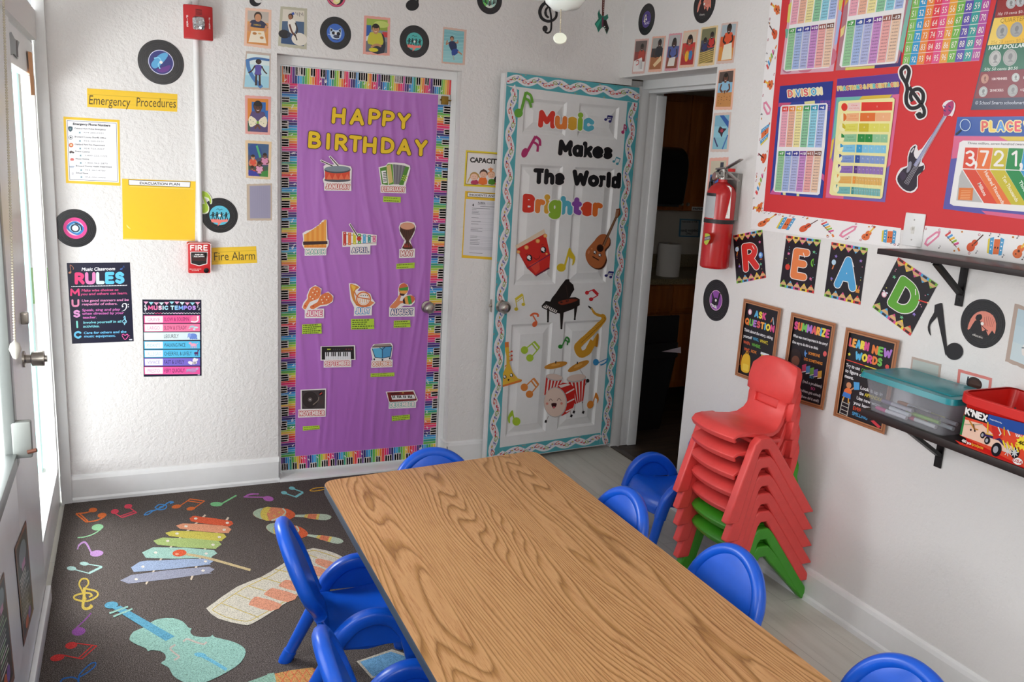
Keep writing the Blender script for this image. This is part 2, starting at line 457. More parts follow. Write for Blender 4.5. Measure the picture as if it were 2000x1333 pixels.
struct(multi_box('wall_back',[(-.345,RX0,0,.16,0,ZC),(RX1,2.15,0,.16,0,ZC),(2.15,2.60,0,.16,2.156,ZC),(RX0,RX1,0,.16,RZ,ZC),(2.15,2.60,.062,.16,0,2.156),(2.60,2.86,.062,.16,0,2.19)],M_WALL))
YE=-.887
struct(multi_box('wall_right',[(XR,XR+.17,-6.3,YE,0,ZC),(XR,XR+.17,YE,0,2.19,ZC)],M_WALLR))
struct(box('floor',(-.40,2.69,-6.3,.16,-.06,0),M_FLOOR))
struct(box('wall_front',(-.42,2.70,-6.4,-6.3,0,ZC),M_WALL))
struct(box('ceiling',(-.62,2.9,-6.3,.16,ZC,ZC+.06),mat('#E9E8E6',.8)))
def baseboard(name,segs,axis):
 bm=bmesh.new()
 for(a0,a1,w,sgn)in segs:
  prof=[(0,0),(.021,0),(.021,.02),(.016,.03),(.016,.118),(.011,.132),(.004,.14),(0,.14)]
  A=[];B=[]
  for d,z in prof:
   d*=sgn
   if axis=='x':A.append(bm.verts.new((a0,w+d,z)));B.append(bm.verts.new((a1,w+d,z)))
   else:A.append(bm.verts.new((w+d,a0,z)));B.append(bm.verts.new((w+d,a1,z)))
  n=len(prof)
  for i in range(n):
   bm.faces.new((A[i],A[(i+1)%n],B[(i+1)%n],B[i]))
  bm.faces.new(A);bm.faces.new(list(reversed(B)))
 bmesh.ops.recalc_face_normals(bm,faces=bm.faces)
 return struct(from_bm(name,bm,M_TRIM))
baseboard('baseboard_back',[(-.30,RX0+.004,0,-1),(RX1-.004,2.15,0,-1)],'x')
baseboard('baseboard_right',[(-6.2,YE+.004,XR,-1)],'y')
struct(multi_box('trim_1',[(RX1-.016,RX1,-.016,.07,0,.138),(RX0,RX0+.003,-.016,.07,0,.138)],M_TRIM))
pd=[PDP.hit(*p)for p in((551,129),(883.5,157),(849,893.3),(548.4,920.8))]
px0,px1=(pd[0].x+pd[3].x)/2,(pd[1].x+pd[2].x)/2;pz0,pz1=(pd[2].z+pd[3].z)/2,(pd[0].z+pd[1].z)/2
struct(multi_box('trim_2',[(RX0+.001,px0-.004,.066,.13,0,RZ-.001),(px1+.004,RX1-.001,.066,.13,0,RZ-.001),(px0-.004,px1+.004,.066,.13,pz1+.004,RZ-.001)],M_TRIM))
struct(box('trim_3',(RX0+.003,RX1-.016,-.03,.13,0,.022),M_TRIM,bevel=.004))
door1=struct(box('door_1',(px0,px1,.0705,.11,pz0,pz1),M_TRIM,bevel=.002))
def knob_on(parent,name,px,py,plane,m=M_NICKEL,R=.034,L=.07,slot=True):
 P=plane.hit(px,py,L*.6);n=plane.n;base=P-n*(L*.6)
 M=align(n,base-V3(parent.location));bm=bmesh.new()
 add_lathe(bm,[(R*1.0,0),(R*1.02,.004),(R*.95,.010),(R*.45,.014),(R*.4,L*.38),(R*.62,L*.45),(R*.92,L*.6),(R*.93,L*.72),(R*.62,L*.98),(R*.5,L)],32,M)
 add_lathe(bm,[(R*.16,L-.001),(R*.16,L+.0012)],16,M)
 return from_bm(name,bm,m,parent,smooth=True,auto=50)
kn=knob_on(door1,'knob',838.5,602,PDP)
kb=bmesh.new();add_box(kb,-.010,.010,-.004,.003,-.045,.045)
c=PDP.hit(869,196);o=box('latch',(c.x-.022,c.x+.014,.052,.071,c.z-.022,c.z+.02),M_BRASS,bevel=.002);o.parent=door1;o.location=o.location-door1.location;o['label']='old brass surface bolt'
bm=bmesh.new();add_tube(bm,[c+V3((-.03,-.012,0))-door1.location,c+V3((.03,-.012,0))-door1.location],.004,8);o2=from_bm('bolt_pin',bm,M_BRASS,o);o2.location=-o.location
for py in(240,815):
 c=PDP.hit(548,py);bm=bmesh.new();add_tube(bm,[c+V3((0,-.004,-.045))-door1.location,c+V3((0,-.004,.045))-door1.location],.0055,10);from_bm('hinge',bm,M_TRIM,door1)
struct(multi_box('trim_4',[(2.672,2.74,.03,.075,0,2.16),(2.74,2.80,.04,.075,0,2.13),(2.80,2.862,.03,.075,0,2.12)],M_TRIM,bevel=.003))
struct(multi_box('trim_5',[(2.69,2.76,-1.0,.03,2.142,2.20),(2.735,2.80,-1.0,.03,2.125,2.15)],M_TRIM,bevel=.002))
struct(box('trim_6',(2.675,2.72,YE,.06,0,.006),mat('#3A2A1E',.4),bevel=.002))
wu=(WD_H-WD_L);WW=wu.length;wu.normalize();WH=2.119
WM=Matrix((wu,V3((0,0,1)),WD_N)).transposed().to_4x4();WM.translation=WD_L
def door_panels():
 bm=bmesh.new();W,H,T=WW,WH,.038
 def pxuv(x,y):
  P=WDP.hit(x,y)-WD_L;return(P.dot(wu),P.z)
 z5=zoom(990,160,4.759);z6=zoom(960,400,4.761);z7=zoom(940,640,5.333)
 cols=[(pxuv(*z6(215,740))[0]-.012,pxuv(*z6(590,740))[0]),(pxuv(*z6(760,740))[0],pxuv(*z6(1120,740))[0])]
 cols=[(.125,.395),(.475,.745)]
 rows=[(pxuv(*z5(330,490))[1],pxuv(*z5(330,165))[1]),(pxuv(*z6(400,745))[1],pxuv(*z5(330,775))[1]),(pxuv(*z7(470,1110))[1],pxuv(*z6(400,1105))[1])]
 xs=[0]+[v for c in cols for v in c]+[W];zs=[0]+[v for r in sorted(rows)for v in r]+[H]
 g={}
 def vt(x,z,y=0.0):
  k=(round(x,5),round(z,5),round(y,5))
  if k not in g:g[k]=bm.verts.new((x,z,y))
  return g[k]
 for i in range(len(xs)-1):
  for j in range(len(zs)-1):
   x0,x1,z0,z1=xs[i],xs[i+1],zs[j],zs[j+1]
   if i%2==1 and j%2==1:
    lv=[(0,0),(.014,-.0095),(.022,-.0095),(.060,.0)]
    for(a,da),(b_,db)in zip(lv,lv[1:]):
     A=[(x0+a,z0+a),(x1-a,z0+a),(x1-a,z1-a),(x0+a,z1-a)];B=[(x0+b_,z0+b_),(x1-b_,z0+b_),(x1-b_,z1-b_),(x0+b_,z1-b_)]
     for k in range(4):bm.faces.new((vt(*A[k],da),vt(*A[(k+1)%4],da),vt(*B[(k+1)%4],db),vt(*B[k],db)))
    a,da=lv[-1];bm.faces.new([vt(*p,da)for p in((x0+a,z0+a),(x1-a,z0+a),(x1-a,z1-a),(x0+a,z1-a))])
   else:bm.faces.new([vt(*p)for p in((x0,z0),(x1,z0),(x1,z1),(x0,z1))])
 add_box(bm,0,W,0,H,-T,-.010)
 for(a,b_)in(((0,0),(W,0)),((W,0),(W,H)),((W,H),(0,H)),((0,H),(0,0))):
  bm.faces.new([bm.verts.new((a[0],a[1],0)),bm.verts.new((b_[0],b_[1],0)),bm.verts.new((b_[0],b_[1],-.0101)),bm.verts.new((a[0],a[1],-.0101))])
 return bm
door2=struct(from_bm('door_2',door_panels(),M_TRIM));door2.matrix_world=WM
def wd_child(name,bm,m):
 o=from_bm(name,bm,m,door2,smooth=True,auto=50);return o
bm=bmesh.new();P=WDP.hit(978,598);lu,lz=(P-WD_L).dot(wu),(P-WD_L).z
R,L=.036,.075
add_lathe(bm,[(R*.9,0),(R*.92,.006),(R*.45,.012),(R*.42,L*.35),(R*.8,L*.42),(R*.95,L*.55),(R*.95,L*.7),(R*.6,L*.97),(R*.5,L)],32,Matrix.Translation((lu,lz,0)))
wd_child('knob',bm,M_NICKEL)
bm=bmesh.new();add_box(bm,-.0015,.001,lz-.035,lz+.035,-.032,-.006,.0008);add_box(bm,-.012,0,lz-.008,lz+.008,-.026,-.012,.002);wd_child('latch_plate',bm,M_NICKEL)
FLX,NLX=-.350,-.338
FLP=Plane((FLX,0,0),(1,0,0));NLP=Plane((NLX,0,0),(1,0,0))
gr=[FLP.hit(*p)for p in((57,144),(110,938))];gz1,gz0=gr[0].z,gr[1].z;gy=-.11;gz0=.20;gz1=1.95
NE=-.976
struct(multi_box('trim_7',[(-.345,-.30,-.03,0,0,ZC),(-.40,-.352,-.05,.02,0,2.10)],M_TRIM,bevel=.002))
struct(multi_box('wall_left',[(-.50,-.335,-6.3,-.03,2.10,2.22),(-.50,-.345,-6.3,-.03,2.46,ZC),(-.50,-.345,-6.3,-3.4,0,2.10)],M_WALL))
door3=struct(multi_box('door_3',[(FLX-.045,FLX,gy,-.052,.012,2.085),(FLX-.045,FLX,NE,gy,.012,gz0),(FLX-.045,FLX,NE,gy,gz1,2.085)],M_TRIM,bevel=.003,loc=(FLX,-.5,1)))
M_GLASS,nt,b=newmat('clear_window_glass');nt.nodes.remove(b);tr=N(nt,'ShaderNodeBsdfTransparent');gl=N(nt,'ShaderNodeBsdfGlossy',Roughness=.02);mx=N(nt,'ShaderNodeMixShader');mx.inputs['Fac'].default_value=.06
LK(nt,tr.outputs[0],mx.inputs[1]);LK(nt,gl.outputs[0],mx.inputs[2]);LK(nt,mx.outputs[0],nt.nodes['Material Output'].inputs['Surface'])
def childbox(par,name,d,m,bevel=0):
 bm=bmesh.new();add_box(bm,*d,bevel=bevel);bmesh.ops.translate(bm,verts=bm.verts,vec=-V3(par.location));return from_bm(name,bm,m,par,smooth=bevel>0,auto=35)
childbox(door3,'glass_pane',(FLX-.030,FLX-.026,NE,gy,gz0,gz1),M_GLASS)
childbox(door3,'glazing_bead',(FLX-.02,FLX+.006,gy-.022,gy+.004,gz0,gz1),M_TRIM,.003)
childbox(door3,'glazing_bead',(FLX-.02,FLX+.006,NE,gy,gz0-.004,gz0+.02),M_TRIM,.003)
w=[NLP.hit(*p)for p in((30,905),(14,896))]
wz0,wy1=w[0].z,w[0].y
door4=struct(multi_box('door_4',[(NLX-.045,NLX,wy1,NE,.012,2.085),(NLX-.045,NLX,-3.3,wy1,.012,wz0),(NLX-.045,NLX,-3.3,wy1,1.98,2.085)],M_TRIM,bevel=.003,loc=(NLX,-1.5,1)))
M_ALU=mat('#8F9492',.42,.6)
childbox(door4,'window_frame',(NLX-.02,NLX+.012,wy1-.05,wy1,wz0,1.98),M_ALU,.003)
childbox(door4,'window_frame',(NLX-.02,NLX+.012,-3.3,wy1-.05,wz0,wz0+.045),M_ALU,.003)
childbox(door4,'glass_pane',(NLX-.016,NLX-.012,-3.3,wy1-.05,wz0+.045,1.98),M_GLASS)
childbox(door4,'weather_board',(NLX,NLX+.018,-3.3,NE,.012,.075),M_TRIM,.004)
c=NLP.hit(22,862);cy=c.y;z0=Plane((0,cy,0),(0,-1,0)).hit(30,898).z;z1=Plane((0,cy,0),(0,-1,0)).hit(30,826).z;x1=Plane((0,cy,0),(0,-1,0)).hit(62,860).x
childbox(door4,'window_operator_box',(NLX,x1,cy,cy+.03,z0,z1),mat('#9DA29E',.5,.4),.006)
bm=bmesh.new();add_tube(bm,[V3((x1-.012,cy-.003,z0+.02))-door4.location,V3((x1+.012,cy-.006,z0+.026))-door4.location],.006,8);from_bm('operator_stud',bm,mat('#6B4030',.7,.3),door4)
c=NLP.hit(45,702);bm=bmesh.new()
add_lathe(bm,[(.027,0),(.027,.006),(.014,.01),(.014,.022),(.024,.026),(.026,.055),(.025,.062),(.012,.064),(.012,.07)],24,align((1,0,0),V3((NLX,NE-.06 if c.y>NE else c.y,c.z))-door4.location))
from_bm('knob',bm,M_NICKEL,door4,smooth=True,auto=50)
c=NLP.hit(41,622);childbox(door4,'deadbolt_turn',(NLX,NLX+.022,c.y-.012,c.y+.012,c.z-.02,c.z+.02),M_NICKEL,.004)
struct(box('ground_outside',(-9,-.40,-6,16,-.16,-.10),mat('#D9D8D2',.8)))
o=box('porch_post',(-.565,-.49,.72,.80,-.10,2.5),mat('#BFEFE8',.5));tag(o,'pale mint porch post seen through the left glass door','post')
o=box('yard_wall',(-6,.5,11,11.2,-.1,3.2),mat('#CFCBC2',.8));tag(o,'pale building wall across the yard outside the left glass door','building')
o=box('lawn_strip',(-4,-.9,6.0,8.5,-.1,-.06),mat('#7FAE5A',.9));tag(o,'bright green grass strip outside the left glass door','grass',kind='stuff')
YP=Plane((0,4.5,0),(0,-1,0));a,c=YP.hit(23,285),YP.hit(42,450)
o=box('banner',(min(a.x,c.x),max(a.x,c.x),4.5,4.53,c.z,a.z),mat('#E0434A',.6));tag(o,'red fabric banner hanging outside beyond the left glass door','banner')
TH=.55
def wood_mat():
 m,nt,b=newmat('oak_laminate');b.inputs['Roughness'].default_value=.42
 v=coords(nt,(1,.13,1));n0=N(nt,'ShaderNodeTexNoise',Scale=4.2,Detail=1.5,Roughness=.45);LK(nt,v,n0.inputs['Vector'])
 sx=N(nt,'ShaderNodeSeparateXYZ');LK(nt,v,sx.inputs[0])
 a=N(nt,'ShaderNodeMath',operation='MULTIPLY_ADD');LK(nt,n0.outputs['Fac'],a.inputs[0]);a.inputs[1].default_value=.62;LK(nt,sx.outputs['X'],a.inputs[2])
 n1=N(nt,'ShaderNodeTexNoise',Scale=22.0,Detail=3.0);LK(nt,v,n1.inputs['Vector'])
 a2=N(nt,'ShaderNodeMath',operation='MULTIPLY_ADD');LK(nt,n1.outputs['Fac'],a2.inputs[0]);a2.inputs[1].default_value=.016;LK(nt,a.outputs[0],a2.inputs[2])
 fr=N(nt,'ShaderNodeMath',operation='MULTIPLY');LK(nt,a2.outputs[0],fr.inputs[0]);fr.inputs[1].default_value=62.0
 f2=N(nt,'ShaderNodeMath',operation='FRACT');LK(nt,fr.outputs[0],f2.inputs[0])
 line=ramp(nt,f2.outputs[0],[(0,'#8E6438'),(.12,'#A47945'),(.34,'#BE9060'),(.82,'#C39665'),(.95,'#AA8050'),(1.0,'#8E6438')])
 fb=coords(nt,(240,9,1));n2=N(nt,'ShaderNodeTexNoise',Scale=1.0,Detail=4.0,Roughness=.7);LK(nt,fb,n2.inputs['Vector'])
 fib=ramp(nt,n2.outputs['Fac'],[(.34,'#B98A58'),(.52,'#FFFFFF'),(.8,'#FFF6E8')])
 mx=N(nt,'ShaderNodeMix',data_type='RGBA',blend_type='MULTIPLY');mx.inputs['Factor'].default_value=.55;LK(nt,line,mx.inputs['A']);LK(nt,fib,mx.inputs['B'])
 n3=N(nt,'ShaderNodeTexNoise',Scale=3.2,Detail=1.0);LK(nt,v,n3.inputs['Vector'])
 mx2=N(nt,'ShaderNodeMix',data_type='RGBA',blend_type='MIX');LK(nt,ramp(nt,n3.outputs['Fac'],[(.45,'#000000'),(.7,'#999999')]),mx2.inputs['Factor'])
 LK(nt,mx.outputs['Result'],mx2.inputs['A']);mx2.inputs['B'].default_value=srgb('#BE915F');LK(nt,mx2.outputs['Result'],b.inputs['Base Color']);return m
M_OAK=wood_mat()
tbl=empty('classroom_table',(1.05,-2.1,0),'long low classroom table with oak laminate top and slate edge band','table')
def rounded(pts,r,n=8):
 out=[]
 for i,p in enumerate(pts):
  a=V3(pts[i-1])-V3(p);c=V3(pts[(i+1)%len(pts)])-V3(p);a.normalize();c.normalize()
  s,e=V3(p)+a*r,V3(p)+c*r
  for k in range(n+1):
   t=k/n;out.append((1-t)**2*s+2*t*(1-t)*V3(p)+t*t*e)
 return out
tc=[(.600,-1.402,0),(1.497,-1.302,0),(1.494,-3.14,0),(.606,-3.14,0)]
ro=rounded(tc,.055)
bm=bmesh.new();T=tbl.location
top=[bm.verts.new(V3((p.x,p.y,TH))-T)for p in ro];cen=sum((V3(p)for p in tc),V3())/4
e1=[bm.verts.new(V3((p.x,p.y,TH-.004))+(p-cen).normalized()*.003-T)for p in ro]
e2=[bm.verts.new(V3((p.x,p.y,TH-.028))+(p-cen).normalized()*.003-T)for p in ro]
e3=[bm.verts.new(V3((p.x,p.y,TH-.032))-T)for p in ro]
f=bm.faces.new(top);n=len(ro)
for A,B in((top,e1),(e1,e2),(e2,e3)):
 for k in range(n):g=bm.faces.new((A[k],A[(k+1)%n],B[(k+1)%n],B[k]));g.material_index=1
g=bm.faces.new(list(reversed(e3)));g.material_index=1
bmesh.ops.recalc_face_normals(bm,faces=bm.faces)
from_bm('tabletop',bm,[M_OAK,mat('#3E4854',.5)],tbl)
M_CHROME=steel('#A9ACAE',.25)
for(x,y)in((.72,-1.56),(1.38,-1.50),(.72,-3.0),(1.38,-3.0)):
 bm=bmesh.new();q=V3((x,y,0))-T
 add_lathe(bm,[(.016,.02),(.016,.30)],20,Matrix.Translation(q));add_lathe(bm,[(.020,.26),(.020,TH-.032)],20,Matrix.Translation(q))
 add_lathe(bm,[(.018,0),(.02,.006),(.017,.024)],20,Matrix.Translation(q),mi=1)
 from_bm('leg',bm,[M_CHROME,mat('#22252A',.6)],tbl,smooth=True,auto=40)
M_BLUE=mat('#1B56C4',.30,0,.5)
def plastic(name,col,rough=.32):
 m,nt,b=newmat(name);b.inputs['Roughness'].default_value=rough
 v=coords(nt);n=N(nt,'ShaderNodeTexNoise',Scale=5.0,Detail=5.0,Roughness=.7);LK(nt,v,n.inputs['Vector'])
 r=srgb(col);LK(nt,ramp(nt,n.outputs['Fac'],[(.3,tuple(x*.86 for x in r[:3])+(1,)),(.6,r)]),b.inputs['Base Color'])
 n2=N(nt,'ShaderNodeTexNoise',Scale=420.0);LK(nt,v,n2.inputs['Vector']);bump(nt,b,n2.outputs['Fac'],.06,.001);return m
M_BLUE=plastic('blue_moulded_plastic','#125AD2',.30)
M_RED=plastic('coral_red_moulded_plastic','#E64B48',.36)
M_GREEN=plastic('grass_green_moulded_plastic','#3F9A22',.36)
def shell(bm,prof,widths,nu=14,th=.02,dish=0.0,hole=None,exps=None):
 """a moulded sheet following prof (x,z); half width per station; thickened along its normals"""
 n=len(prof);P=[V3((p[0],0,p[1]))for p in prof];F=[];Bk=[]
 for i in range(n):
  d=P[min(i+1,n-1)]-P[max(i-1,0)];d.normalize();nn=V3((-d.z,0,d.x))
  t=th[i]if isinstance(th,(list,tuple))else th
  rowf,rowb=[],[]
  for k in range(nu+1):
   u=-1+2*k/nu;y=widths[i]*u
   c=(dish[i]if isinstance(dish,(list,tuple))else dish)*(u*u)
   q=P[i]+V3((0,y,0))+nn*c
   rowf.append(bm.verts.new(q));rowb.append(bm.verts.new(q-nn*t))
  F.append(rowf);Bk.append(rowb)
 def q4(a,b_,c,d):bm.faces.new((a,b_,c,d))
 H=set(hole or[])
 for i in range(n-1):
  for k in range(nu):
   if(i,k)in H:continue
   q4(F[i][k],F[i][k+1],F[i+1][k+1],F[i+1][k]);q4(Bk[i][k],Bk[i+1][k],Bk[i+1][k+1],Bk[i][k+1])
 for(i,k)in H:
  for(a,b_,nb)in(((i,k),(i,k+1),(i-1,k)),((i+1,k),(i+1,k+1),(i+1,k)),((i,k),(i+1,k),(i,k-1)),((i,k+1),(i+1,k+1),(i,k+1))):
   if nb not in H:q4(F[a[0]][a[1]],F[b_[0]][b_[1]],Bk[b_[0]][b_[1]],Bk[a[0]][a[1]])
 for i in range(n-1):
  q4(F[i][0],F[i+1][0],Bk[i+1][0],Bk[i][0]);q4(F[i][nu],Bk[i][nu],Bk[i+1][nu],F[i+1][nu])
 for k in range(nu):
  q4(F[0][k],Bk[0][k],Bk[0][k+1],F[0][k+1]);q4(F[-1][k],F[-1][k+1],Bk[-1][k+1],Bk[-1][k])
 bmesh.ops.recalc_face_normals(bm,faces=bm.faces)
def soft(o,w=.006,seg=3,ang=50):
 for q in list(o.modifiers):o.modifiers.remove(q)
 md=o.modifiers.new('round','BEVEL');md.width=w;md.segments=seg;md.limit_method='ANGLE';md.angle_limit=math.radians(ang);md.harden_normals=True;md.use_clamp_overlap=True
 return o
def band(bm,path,half_y,th,y0=0.0,nrm=None):
 """flat moulded band in the xz plane following path, width 2*half_y in y"""
 n=len(path);A=[]
 for i in range(n):
  a=V3((path[max(i-1,0)][0],0,path[max(i-1,0)][1]));c=V3((path[min(i+1,n-1)][0],0,path[min(i+1,n-1)][1]))
  d=(c-a).normalized();nn=V3((-d.z,0,d.x));p=V3((path[i][0],y0,path[i][1]))
  h=half_y[i]if isinstance(half_y,(list,tuple))else half_y;t=(th[i]if isinstance(th,(list,tuple))else th)/2
  ring=[]
  for k in range(16):
   s=2*PI*k/16;cx,cy=math.cos(s),math.sin(s);e=.55
   ring.append(bm.verts.new(p+V3((0,1,0))*(math.copysign(abs(cx)**e,cx)*h)+nn*(math.copysign(abs(cy)**e,cy)*t)))
  A.append(ring)
 for r1,r2 in zip(A,A[1:]):
  for k in range(16):bm.faces.new((r1[k],r1[(k+1)%16],r2[(k+1)%16],r2[k]))
 bm.faces.new(A[0]);bm.faces.new(list(reversed(A[-1])));bmesh.ops.recalc_face_normals(bm,faces=bm.faces)
def blue_chair():
 r=empty('moulded_chair',(0,0,0))
 bm=bmesh.new()
 prof=[(.176,.205),(.181,.232),(.172,.254),(.145,.262),(.09,.256),(.02,.250),(-.05,.250),(-.10,.262),(-.128,.288)]
 shell(bm,prof,[.150,.156,.162,.170,.178,.180,.172,.14,.115],16,.022,[-.004]*2+[0,.004,.012,.016,.016,.010,.004])
 for v in bm.verts:
  if v.co.x>.10:v.co.x-=(v.co.y/.17)**2*.055*min(1,(v.co.x-.10)/.07)
 soft(from_bm('seat',bm,M_BLUE,r,smooth=True,auto=60),.009)
 bm=bmesh.new();ns=20;prof=[];ws=[]
 for i in range(ns):
  t=1-(1-i/(ns-1))**1.7;z=.250+t*.328;x=-.100-.136*t
  prof.append((x,z))
  if t<.18:w_=.118-.03*(t/.18)
  elif t<.5:s_=(t-.18)/.32;w_=.088+.068*(s_*s_*(3-2*s_))
  else:s_=(t-.5)/.5;w_=.156*math.sqrt(max(0.0,1-s_**2.15))+.004
  ws.append(w_)
 shell(bm,prof,[w_+.0 for w_ in ws],14,.026,[-.0]+[.010]*(ns-1))
 soft(from_bm('backrest',bm,M_BLUE,r,smooth=True,auto=60),.013,4)
 bm=bmesh.new();rim=[]
 for i in range(2,ns):rim.append(V3((prof[i][0]+.010,-ws[i]+.004,prof[i][1])))
 for i in range(ns-2,1,-1):rim.append(V3((prof[i][0]+.010,ws[i]-.004,prof[i][1])))
 add_tube(bm,spline([tuple(p)for p in rim],False,3),.0215,10,squash=(1,1));from_bm('rim',bm,M_BLUE,r,smooth=True)
 for s in(-1,1):
  bm=bmesh.new()
  pth=spline([(-.104,.205),(-.088,.245),(-.062,.293),(-.018,.334),(.038,.350),(.092,.334),(.130,.290),(.148,.240),(.157,.205)],False,5)
  band(bm,pth,.0225,.048,s*.186)
  o=from_bm('armrest',bm,M_BLUE,r,smooth=True,auto=60)
  bm=bmesh.new();lo=[(-.10,.245),(.140,.245)];up=[p for p in pth if p[1]>.262]
  pts=up+[(up[-1][0],.256),(up[0][0],.256)]
  fr=[bm.verts.new((x,s*.176,z))for x,z in pts];bk=[bm.verts.new((x,s*.192,z))for x,z in pts]
  bm.faces.new(fr);bm.faces.new(list(reversed(bk)))
  for k in range(len(pts)):bm.faces.new((fr[k],fr[(k+1)%len(pts)],bk[(k+1)%len(pts)],bk[k]))
  bmesh.ops.recalc_face_normals(bm,faces=bm.faces);from_bm('side_wall',bm,M_BLUE,r)
  for(a,b_)in(((-.100,.214),(-.212,.0)),((.155,.214),(.192,.0))):
   A=V3((a[0],s*.186,a[1]));B=V3((b_[0],s*.172,b_[1]))
   bm=bmesh.new();add_tube(bm,[A+(A-B)*.04,A,A.lerp(B,.5),B+(A-B)*.02],[.0225,.0232,.021,.0185],16)
   lg=from_bm('leg',bm,M_BLUE,r,smooth=True,auto=50)
   bm=bmesh.new();add_tube(bm,[B,B.lerp(A,.05),B.lerp(A,.20),B.lerp(A,.21)],[.020,.0225,.0225,.0195],16);from_bm('foot_cap',bm,M_BLUE,lg,smooth=True,auto=50)
 return r
def copy_tree(o,parent=None):
 c=o.copy();COL.objects.link(c)
 if parent is not None:c.parent=parent
 for ch in[k for k in bpy.data.objects if k.parent==o]:copy_tree(ch,c)
 return c
BLUE=[((.617,-1.835),math.radians(-6),'blue moulded chair left of the table on the printed rug, its whole seat in view'),((.605,-2.500),math.radians(-5),'blue moulded chair at the bottom edge of the photo, left side of the table'),((1.050,-1.515),-PI/2,'blue moulded chair tucked under the far end of the table, only its rim showing'),((1.375,-1.890),PI,'blue chair tucked under the table, its back beside the chair stack legs'),((1.455,-2.400),PI,'blue chair back rising over the right table edge in front of the chair stack'),((1.475,-3.050),PI,'blue chair back just peeking in at the bottom right edge of the photo'),((2.275,-1.216),math.radians(172.2),'blue moulded chair by the kitchen doorway, standing behind the red chair stack')]
bc=blue_chair()
for i,((x,y),rz,lab)in enumerate(BLUE):
 o=bc if i==0 else copy_tree(bc)
 o.location=(x,y,0);o.rotation_euler=(0,0,rz);tag(o,lab,'chair','blue moulded classroom chairs')
def stack_chair(m,cut=0.0):
 r=empty('stacking_chair',(0,0,0));bm=bmesh.new()
 prof=[(.188,.316),(.200,.320),(.204,.328),(.196,.336),(.165,.340),(.11,.338),(.05,.334),(.005,.333),(-.028,.343),(-.052,.368),(-.066,.400),(-.071,.412),(-.074,.432),(-.076,.444),(-.081,.452),(-.090,.505),(-.100,.555),(-.108,.590),(-.111,.604)]
 ws=[.128,.136,.138,.141,.146,.148,.148,.140,.128,.116,.108,.107,.107,.110,.134,.137,.132,.122,.108]
 th=[.008,.012,.014,.016,.018,.018,.018,.018,.018,.018,.018,.018,.018,.018,.026,.030,.030,.028,.022]
 hole=[(i,k)for i in(11,12)for k in range(3,13)]
 shell(bm,prof,ws,16,th,[0,0,0,.002,.004,.006,.008,.008,.010,.012,.014,.014,.014,.014,.014,.014,.014,.014,.014],hole)
 for v in bm.verts:
  if v.co.z>.56:v.co.z-=(v.co.y/.12)**2*.022
  if v.co.x>.15:v.co.x-=(v.co.y/.13)**2*.020
 soft(from_bm('seat_shell',bm,m,r,smooth=True,auto=50),.006)
 bm=bmesh.new();add_box(bm,-.03,.10,-.150,.150,.300,.318,.006);from_bm('seat_brace',bm,m,r,smooth=True,auto=40)
 for s in(-1,1):
  bm=bmesh.new()
  out=[(.222,cut),(.126,.314),(.104,.340),(.052,.340),(.024,.314),(-.218,cut),(-.160,cut),(.048,.276),(.060,.292),(.088,.292),(.098,.276),(.160,cut)]
  y0,y1=s*.146,s*.186
  A=[bm.verts.new((x,y0+(.012*s if z<.1 else 0)*0,z))for x,z in out];B=[bm.verts.new((x,y1,z))for x,z in out]
  bm.faces.new(A);bm.faces.new(list(reversed(B)));n=len(out)
  for k in range(n):bm.faces.new((A[k],A[(k+1)%n],B[(k+1)%n],B[k]))
  bmesh.ops.recalc_face_normals(bm,faces=bm.faces)
  soft(from_bm('leg_frame',bm,m,r,smooth=True,auto=40),.008,3,40)
 return r
names=['topmost red chair of the stack by the right wall','second red chair from the top of the stack by the right wall','third red chair from the top, middle of the five red stacked chairs','fourth red chair from the top of the stack by the right wall','lowest red chair in the stack, resting on the green chairs']
rc=None
for i in range(7):
 z=.394-.0770*i;x=2.272+.0105*i
 if i==0:o=rc=stack_chair(M_RED)
 elif i<5:o=copy_tree(rc)
 elif i==5:o=gc=stack_chair(M_GREEN)
 else:o=stack_chair(M_GREEN,.0685)
 o.location=(x,-1.690+.0018*i,z if i<6 else-.068);o.rotation_euler=(0,0,PI)
 tag(o,names[i]if i<5 else('upper of the two green chairs under the red stacked chairs' if i==5 else 'lowest chair of the stack, green, standing on the floor by the right wall'),'chair','stacked red and green chairs')
 o['category']='chair'
class Flat:
 """metric frame on a surface: x right, y down, seen from the room"""
 def __init__(s,plane,px,py,rot=0.0,o=0.0,mirror=False):
  s.n=plane.n;s.o=plane.hit(px,py,o);up=V3((0,0,1))
  if abs(s.n.z)>.9:up=V3((0,1,0))
  u=up.cross(s.n).normalized();v=s.n.cross(u)
  c,q=math.cos(math.radians(rot)),math.sin(math.radians(rot));s.u=u*c-v*q;s.v=u*q+v*c
  if mirror:s.u=-s.u
  s.plane=plane
 def hit(s,x,y,o=0.0):return s.o+s.u*x-s.v*y+s.n*o
def dist_px(plane,a,b):return(plane.hit(*a)-plane.hit(*b)).length
M_VINYL=mat('#131317',.22,0,.6);M_VINYL2=mat('#26262E',.3,0,.6)
